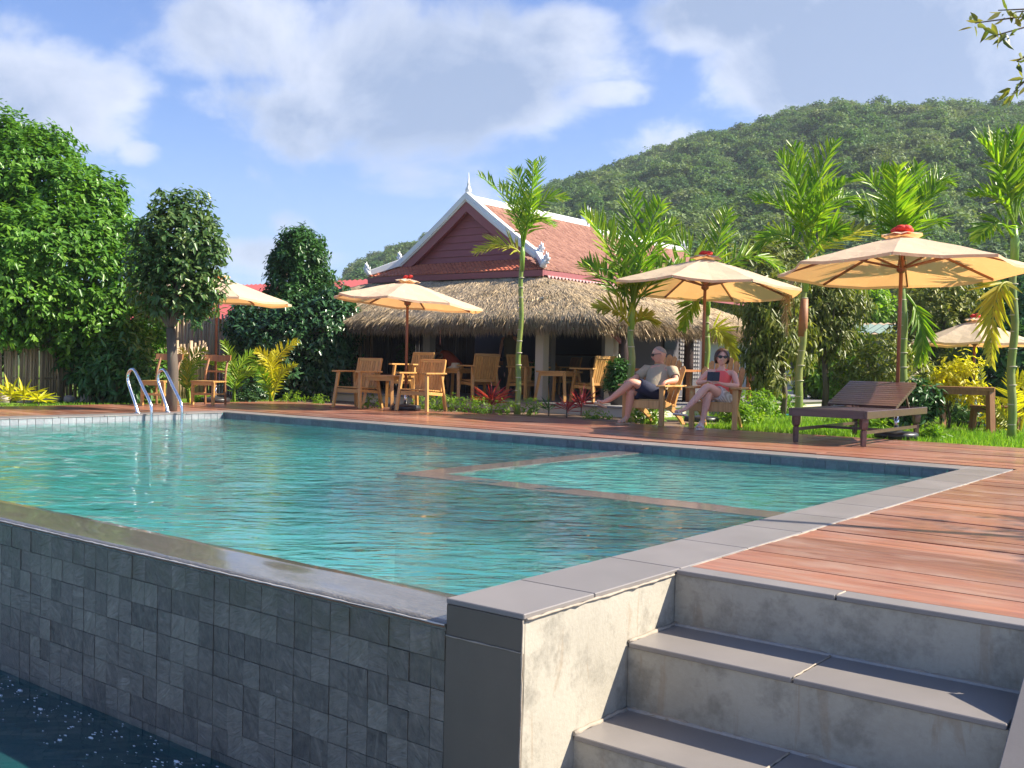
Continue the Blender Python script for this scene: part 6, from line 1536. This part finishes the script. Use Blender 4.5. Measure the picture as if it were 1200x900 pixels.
def seated(label, loc, rz, J, wear, skin_, hair, head, glasses=True, fem=False):
    root = empty('person', loc, rz, label, 'person')
    bones = [('pel', 'bel'), ('bel', 'che'), ('che', 'nek'), ('nek', 'hd')]
    for s in 'LR':
        bones += [('pel', s + 'hip'), (s + 'hip', s + 'thi'), (s + 'thi', s + 'kne'), (s + 'kne', s + 'cal'), (s + 'cal', s + 'ank'), (s + 'ank', s + 'foo'), (s + 'foo', s + 'toe')]
        bones += [('che', s + 'sho'), (s + 'sho', s + 'elb'), (s + 'elb', s + 'far'), (s + 'far', s + 'wrist')]
    for s in 'LR':
        J[s + 'thi'] = (Vector(J[s + 'hip'][0]).lerp(Vector(J[s + 'kne'][0]), .45), tuple(k_ * .93 for k_ in J[s + 'hip'][1]))
        k, a = Vector(J[s + 'kne'][0]), Vector(J[s + 'ank'][0]); back = (Vector(J['pel'][0]) - k); back.z = 0; back = back.normalized() if back.length > 0 else Vector((0, -1, 0))
        J[s + 'cal'] = (k.lerp(a, .34) + back * .018, tuple(k_ * 1.02 for k_ in J[s + 'kne'][1]))
        e_, w_ = Vector(J[s + 'elb'][0]), Vector(J[s + 'wrist'][0]); J[s + 'far'] = (e_.lerp(w_, .3), tuple(k_ * 1.08 for k_ in J[s + 'elb'][1]))
        sg = 1 if s == 'R' else -1; hd = J.pop(s + 'handdir'); hn = J.pop(s + 'handn'); hc = J.pop(s + 'curl', .35)
        hand_bones(J, bones, s, J[s + 'wrist'][0], hd, hn, sg, hc)
    J['hd'] = (Vector(head[0]) - Vector(head[2]) * head[1] * .25, .05)
    body = skin_mesh('body', J, bones, skin_, 'pel'); mb, f, u, s_ = head_shape(head[0], head[1], head[3], head[2], fem); merge_mesh(body, mb); link('body', body, root)
    c = Vector(head[0]); r = head[1]
    if glasses: sunglasses(root, c, f, u, s_, r)
    # mouth
    mp = [c + f * (r * (.885 - .16 * abs(a))) - u * (r * (.46 - .09 * abs(a))) + s_ * (r * .22 * a) for a in (-1, -.5, 0, .5, 1)]; MB().tube(mp, r * .035, 5).build('mouth', 'lips', root)
    if fem: MB().tube([p + f * .003 + u * .002 for p in mp[1:4]], r * .022, 5).build('teeth', 'teeth', root)
    # hair cap
    hb_ = MB(); NU, NV = 26, 16; vs = []; fs = []; hr_ = random.Random(3)
    for i in range(NV + 1):
        for j in range(NU):
            a = 2 * math.pi * j / NU; fr2 = math.cos(a)               # 1 = front
            low = (.34 if not fem else .55) + ((1.35 if not fem else 2.05) - (.34 if not fem else .55)) * (0.5 - 0.5 * math.cos(min(math.pi, abs(((a + math.pi) % (2 * math.pi)) - math.pi) * (1.25 if not fem else 1.9)))) 
            ph = (low * .95 + .25) * i / NV
            k = (1.035 if not fem else 1.12 + .10 * min(1, ph)) + .025 * math.sin(a * 9 + ph * 6)
            x = math.sin(ph) * math.sin(a); y = math.sin(ph) * math.cos(a); z = math.cos(ph)
            X, Y, Z = x * .76, y * .86 - (.05 if not fem else .02), z * (1.0)
            if z < 0 and not fem: X *= 1 + z * .3; Y *= 1 + z * .35
            if fem and z < -.2: X *= 1.02
            vs.append(c + s_ * (X * r * k) + f * (Y * r * k) + u * (Z * r * k))
    for i in range(NV):
        for j in range(NU): a = i * NU + j; b = i * NU + (j + 1) % NU; fs.append((a, a + NU, b + NU, b))
    hb_.add(vs, fs, True).build('hair', hair, root, bevel=0)
    wear(root, J); return root
V3 = Vector
def cross_sec(c, d, rx, ry, up=(0, 0, 1)):
    d = V3(d).normalized(); x = d.cross(V3(up)); x = x.normalized() if x.length > .05 else V3((1, 0, 0)); y = x.cross(d).normalized(); return (V3(c), x * rx, y * ry)
# --- man. local frame: +x his right, +y forward
Jm = {'pel': ((0, -.33, .42), (.135, .105)), 'bel': ((.01, -.41, .54), (.150, .125)), 'che': ((.01, -.50, .70), (.165, .118)), 'nek': ((.02, -.545, .845), (.058, .058)),
      'Rhip': ((.10, -.27, .41), (.088, .085)), 'Rkne': ((.17, .05, .475), (.060, .060)), 'Rank': ((.23, .01, .095), (.036, .036)), 'Rfoo': ((.26, .09, .045), (.040, .026)), 'Rtoe': ((.28, .17, .035), (.034, .018)),
      'Lhip': ((-.10, -.27, .42), (.088, .085)), 'Lkne': ((.11, .10, .60), (.062, .060)), 'Lank': ((.42, .20, .33), (.036, .036)), 'Lfoo': ((.50, .24, .30), (.040, .026)), 'Ltoe': ((.575, .27, .325), (.034, .018)),
      'Rsho': ((.195, -.51, .775), (.062, .062)), 'Relb': ((.315, -.27, .615), (.042, .042)), 'Rwrist': ((.255, -.04, .605), (.028, .026)), 'Rhanddir': (-.1, .35, -.02), 'Rhandn': (0, 0, 1), 'Rcurl': .45,
      'Lsho': ((-.185, -.50, .775), (.062, .062)), 'Lelb': ((-.325, -.36, .625), (.042, .042)), 'Lwrist': ((-.285, -.10, .605), (.028, .026)), 'Lhanddir': (.12, .28, -.30), 'Lhandn': (.1, .5, .8), 'Lcurl': .5}
def wear_man(root, J):
    secs = [cross_sec((.0, -.315, .44), (0, -.3, .9), .165, .135), cross_sec((.005, -.36, .50), (0, -.35, .9), .175, .150), cross_sec((.01, -.42, .58), (0, -.4, .9), .180, .150), cross_sec((.01, -.48, .68), (0, -.4, .9), .192, .142), cross_sec((.01, -.52, .76), (0, -.3, .95), .195, .118), cross_sec((.015, -.535, .815), (0, -.2, 1), .135, .085), cross_sec((.02, -.54, .845), (0, -.1, 1), .072, .066)]
    sh = loft('shirt', 'shirt_khaki', root, secs, 24)
    for s in 'RL':
        a, b = V3(J[s + 'sho'][0]), V3(J[s + 'elb'][0]); d = b - a; sg = 1 if s == 'R' else -1
        loft('sleeve', 'shirt_khaki', sh, [cross_sec(a - V3((sg * .06, 0, .02)), d, .085, .085), cross_sec(a + d * .05, d, .082, .080), cross_sec(a + d * .35, d, .074, .070), cross_sec(a + d * .68, d, .072, .066), cross_sec(a + d * .70, d, .060, .056)], 14)
    h = loft('shorts', 'shorts_navy', root, [cross_sec((0, -.35, .50), (0, -.3, 1), .170, .140), cross_sec((0, -.33, .44), (0, -.1, 1), .185, .150), cross_sec((0, -.30, .40), (0, .3, 1), .18, .13)], 20)
    for s in 'RL':
        a, b = V3(J[s + 'hip'][0]), V3(J[s + 'kne'][0]); d = b - a; loft('shorts_leg', 'shorts_navy', h, [cross_sec(a - d * .15, d, .115, .11), cross_sec(a + d * .1, d, .112, .108), cross_sec(a + d * .45, d, .102, .100), cross_sec(a + d * .76, d, .094, .092), cross_sec(a + d * .77, d, .070, .070)], 16)
    sandal(root, V3(J['Rank'][0]) + V3((-.005, -.035, -.068)), V3(J['Rtoe'][0]) + V3((.005, .02, -.008)), 'sandal_tan'); sandal(root, V3(J['Lank'][0]) + V3((.035, -.01, -.085)), V3(J['Ltoe'][0]) + V3((.015, .01, -.022)), 'sandal_tan', (.3, 0, 1))
seated('grey haired man in khaki shirt and navy shorts sitting cross legged, looking aside', (ML.x, ML.y, 0), MR, Jm, wear_man, 'skin_tan', 'hair_grey', (V3((.045, -.535, .975)), .120, V3((.08, -.10, 1)), V3((.62, .70, -.12))))
# --- woman
Jw = {'pel': ((0, -.30, .40), (.130, .100)), 'bel': ((-.01, -.36, .53), (.112, .092)), 'che': ((-.02, -.44, .69), (.128, .098)), 'nek': ((-.02, -.46, .83), (.045, .045)),
      'Rhip': ((.09, -.25, .40), (.085, .080)), 'Rkne': ((.06, .06, .475), (.056, .056)), 'Rank': ((.12, .075, .095), (.032, .032)), 'Rfoo': ((.13, .15, .045), (.036, .023)), 'Rtoe': ((.14, .215, .032), (.030, .016)),
      'Lhip': ((-.09, -.24, .42), (.085, .080)), 'Lkne': ((.06, .10, .575), (.057, .056)), 'Lank': ((.30, .26, .27), (.032, .032)), 'Lfoo': ((.37, .31, .235), (.036, .023)), 'Ltoe': ((.435, .35, .235), (.030, .016)),
      'Rsho': ((.150, -.44, .765), (.048, .048)), 'Relb': ((.27, -.27, .60), (.036, .036)), 'Rwrist': ((.13, -.11, .625), (.024, .022)), 'Rhanddir': (-.3, .16, .08), 'Rhandn': (.2, .3, 1), 'Rcurl': .6,
      'Lsho': ((-.185, -.43, .755), (.048, .048)), 'Lelb': ((-.27, -.27, .575), (.036, .036)), 'Lwrist': ((-.10, -.12, .60), (.024, .022)), 'Lhanddir': (.3, .10, .10), 'Lhandn': (-.2, .3, 1), 'Lcurl': .6}
def wear_woman(root, J):
    loft('tank_top', 'top_coral', root, [cross_sec((0, -.30, .42), (0, -.3, .9), .150, .118), cross_sec((-.005, -.34, .50), (0, -.35, .9), .132, .112), cross_sec((-.01, -.38, .58), (0, -.4, .9), .128, .112), cross_sec((-.015, -.42, .66), (0, -.4, .9), .142, .125), cross_sec((-.02, -.44, .72), (0, -.3, .95), .150, .112), cross_sec((-.02, -.455, .775), (0, -.2, 1), .118, .070), cross_sec((-.02, -.46, .80), (0, -.1, 1), .085, .058)], 22)
    h = loft('shorts', 'shorts_striped', root, [cross_sec((0, -.31, .47), (0, -.3, 1), .145, .118), cross_sec((0, -.30, .42), (0, -.1, 1), .172, .140), cross_sec((0, -.27, .38), (0, .3, 1), .165, .120)], 20)
    for s in 'RL':
        a, b = V3(J[s + 'hip'][0]), V3(J[s + 'kne'][0]); d = b - a; loft('shorts_leg', 'shorts_striped', h, [cross_sec(a - d * .15, d, .108, .10), cross_sec(a + d * .15, d, .105, .10), cross_sec(a + d * .42, d, .100, .096), cross_sec(a + d * .43, d, .075, .075)], 16)
    sandal(root, V3(J['Rank'][0]) + V3((0, -.035, -.070)), V3(J['Rtoe'][0]) + V3((0, .02, -.008)), 'sandal_white'); sandal(root, V3(J['Lank'][0]) + V3((.0, -.03, -.075)), V3(J['Ltoe'][0]) + V3((.01, .01, -.018)), 'sandal_white', (.1, -.2, 1))
seated('smiling dark haired woman in coral top and pale shorts holding an open black book cover', (WL.x, WL.y, 0), WR, Jw, wear_woman, 'skin_fair', 'hair_brown', (V3((-.02, -.44, .955)), .113, V3((0, -.10, 1)), V3((-.32, 1, .02))), fem=True)
# the e-reader cover in her hands
rd = empty('book', (WL.x, WL.y, 0), WR, 'small black folding book cover held open in both hands of the woman', 'book')
cpos = V3((.02, -.055, .70)); fw = V3((-.1, .75, .35)).normalized()
for sg, nm in ((1, 'left_flap'), (-1, 'right_flap')):
    x = V3((sg * .94, -.30, 0)).normalized(); y = V3((0, -.30, .95)).normalized(); n = x.cross(y).normalized(); a = cpos; w_, h_ = .085, .125
    q = [a - y * h_ / 2, a + x * w_ - y * h_ / 2, a + x * w_ + y * h_ / 2, a + y * h_ / 2]
    MB().add([p - n * .004 for p in q] + [p + n * .004 for p in q], [(0, 1, 2, 3), (7, 6, 5, 4), (0, 4, 5, 1), (1, 5, 6, 2), (2, 6, 7, 3), (3, 7, 4, 0)]).build('cover_flap', 'black_plastic', rd)
MB().add([cpos + V3((.0, -.012, -.055)), cpos + V3((.07, -.034, -.055)), cpos + V3((.07, -.052, .055)), cpos + V3((.0, -.030, .055))], [(0, 1, 2, 3)]).build('page', 'paper', rd)
# --- people inside the restaurant
def stander(label, loc, rz, shirt, trousers, lean=0.0, arms=((.30, .05, .95), (-.32, .10, .98)), h=1.6, hair='hair_brown', skin_='skin_brown'):
    k = h / 1.7; root = empty('person', loc, rz, label, 'person')
    J = {'pel': ((0, 0, .95 * k), (.14, .10)), 'bel': ((0, lean * .3, 1.10 * k), (.125, .10)), 'che': ((0, lean * .7, 1.30 * k), (.15, .105)), 'nek': ((0, lean, 1.46 * k), .05), 'hd': ((0, lean * 1.1, 1.55 * k), .05)}
    bones = [('pel', 'bel'), ('bel', 'che'), ('che', 'nek'), ('nek', 'hd')]
    for s, sg in (('R', 1), ('L', -1)):
        J.update({s + 'hip': ((sg * .09, 0, .88 * k), .085), s + 'kne': ((sg * .11, .02, .48 * k), .055), s + 'ank': ((sg * .11, -.02, .08), .036), s + 'foo': ((sg * .12, .10, .04), (.04, .025)), s + 'sho': ((sg * .18, lean * .85, 1.38 * k), .05)})
        a = V3(arms[0] if sg > 0 else arms[1]); J[s + 'elb'] = (V3(J[s + 'sho'][0]).lerp(a * k, .5) + V3((sg * .05, -.03, -.03)), .036); J[s + 'wrist'] = (a * k, .025)
        bones += [('pel', s + 'hip'), (s + 'hip', s + 'kne'), (s + 'kne', s + 'ank'), (s + 'ank', s + 'foo'), ('che', s + 'sho'), (s + 'sho', s + 'elb'), (s + 'elb', s + 'wrist')]
        hand_bones(J, bones, s, J[s + 'wrist'][0], (0, .5, -.6), (0, .6, .6), sg, .4)
    body = skin_mesh('body', J, bones, skin_, 'pel', 1); mb, f, u, s_ = head_shape((0, lean * 1.15, 1.62 * k), .115, (0, 1, -.1), (0, 0, 1)); merge_mesh(body, mb); link('body', body, root)
    c = V3((0, lean * 1.15 - .02, 1.65 * k)); MB().ball(tuple(c), (.10, .115, .115), 12, 8, lambda d: 1.0 if d.y < .45 or d.z > .35 else .72).build('hair', hair, root)
    loft('shirt', shirt, root, [cross_sec((0, 0, .92 * k), (0, 0, 1), .165, .125), cross_sec((0, lean * .3, 1.10 * k), (0, 0, 1), .145, .12), cross_sec((0, lean * .7, 1.30 * k), (0, 0, 1), .172, .125), cross_sec((0, lean * .85, 1.41 * k), (0, 0, 1), .14, .085), cross_sec((0, lean, 1.45 * k), (0, 0, 1), .07, .062)], 18)
    t_ = loft('trousers', trousers, root, [cross_sec((0, 0, 1.0 * k), (0, 0, 1), .155, .12), cross_sec((0, 0, .86 * k), (0, 0, 1), .175, .125)], 16)
    for s in 'RL': a, b = V3(J[s + 'hip'][0]), V3(J[s + 'ank'][0]); d = b - a; loft('trouser_leg', trousers, t_, [cross_sec(a - d * .05, d, .105, .105, (0, 1, 0)), cross_sec(a + d * .5, d, .078, .08, (0, 1, 0)), cross_sec(a + d * .95, d, .06, .06, (0, 1, 0))], 12)
    return root
q = ony(599, 415, 14.6); stander('woman in a sleeveless olive top standing at a table in the shade inside the restaurant', (q.x, 14.6, FZ), math.pi, 'shirt_olive', 'dark_cloth', .05, h=1.50, skin_='skin_tan')
# crouching person in orange leaning over the table
q = ony(533, 430, 13.6); rt_ = empty('person', (q.x, 13.6, FZ), math.pi / 2 + .2, 'person in an orange red shirt leaning over a shaded table inside the restaurant', 'person')
Jc = {'pel': ((0, -.05, .55), (.13, .11)), 'bel': ((0, .05, .68), (.125, .11)), 'che': ((0, .20, .80), (.14, .10)), 'nek': ((0, .33, .86), .05), 'hd': ((0, .40, .88), .05)}
bn = [('pel', 'bel'), ('bel', 'che'), ('che', 'nek'), ('nek', 'hd')]
for s, sg in (('R', 1), ('L', -1)):
    Jc.update({s + 'hip': ((sg * .09, -.04, .50), .08), s + 'kne': ((sg * .14, .28, .48), .055), s + 'ank': ((sg * .14, .22, .08), .036), s + 'foo': ((sg * .14, .33, .04), (.04, .025)), s + 'sho': ((sg * .17, .25, .80), .05), s + 'elb': ((sg * .24, .34, .62), .036), s + 'wrist': ((sg * .12, .50, .62), .025)})
    bn += [('pel', s + 'hip'), (s + 'hip', s + 'kne'), (s + 'kne', s + 'ank'), (s + 'ank', s + 'foo'), ('che', s + 'sho'), (s + 'sho', s + 'elb'), (s + 'elb', s + 'wrist')]; hand_bones(Jc, bn, s, Jc[s + 'wrist'][0], (-sg * .2, .5, -.1), (0, 0, 1), sg, .4)
bd = skin_mesh('body', Jc, bn, 'skin_brown', 'pel', 1); mb, f, u, s_ = head_shape((0, .45, .92), .11, (0, .9, -.5), (0, .3, 1)); merge_mesh(bd, mb); link('body', bd, rt_)
MB().ball((0, .44, .95), (.098, .11, .105), 12, 8).build('hair', 'hair_brown', rt_)
loft('shirt', 'shirt_orange', rt_, [cross_sec((0, -.08, .54), (0, .4, .6), .16, .13), cross_sec((0, .05, .68), (0, .6, .6), .15, .13), cross_sec((0, .20, .80), (0, .8, .4), .165, .12), cross_sec((0, .30, .85), (0, .9, .3), .12, .08)], 18)
loft('trousers', 'dark_cloth', rt_, [cross_sec((0, -.08, .60), (0, .1, 1), .15, .12), cross_sec((0, -.05, .48), (0, .1, 1), .17, .13)], 16)
st_ = MB().lathe([(.15, .40), (.16, .44)], 14, (0, 0, 0)).build('stool_seat', 'dark_timber'); bpy.data.objects.remove(st_)
sto = empty('stool', (q.x, 13.6, FZ), 0, 'small wooden stool under the person in the orange red shirt', 'stool')
MB().lathe([(.14, .38), (.15, .40), (.14, .42)], 14).build('seat', 'dark_timber', sto)
for a in range(3): MB().beam((.13 * math.cos(a * 2.1), .13 * math.sin(a * 2.1), 0), (.08 * math.cos(a * 2.1), .08 * math.sin(a * 2.1), .38), .03, .03).build('leg', 'dark_timber', sto)
q = atp(525, 466); hat = MB().lathe([(.0, .10), (.07, .09), (.085, .03), (.16, .0), (.165, .006), (.09, .04), (.075, .10)], 18, close=False).build('straw_hat', 'straw'); hat.location = (q.x, q.y + .2, FZ + .562); tag(hat, 'pale straw hat lying on the shaded table beside the person in orange', 'hat')

# ================================================================ air
hz_ = MB().box((-745, -745, -3.2), (745, 745, 140)).build('haze', 'white_plaster'); hz_['kind'] = 'stuff'; hz_.data.materials.clear()
m = bpy.data.materials.new('haze_air'); m.use_nodes = True; nt = m.node_tree; nt.nodes.clear()
o = nt.nodes.new('ShaderNodeOutputMaterial'); pv = nt.nodes.new('ShaderNodeVolumePrincipled')
pv.inputs['Color'].default_value = (0.80, 0.88, 1.0, 1); pv.inputs['Density'].default_value = 0.00042; pv.inputs['Anisotropy'].default_value = 0.2
nt.links.new(pv.outputs[0], o.inputs['Volume']); hz_.data.materials.append(m)
scn.cycles.volume_bounces = 0
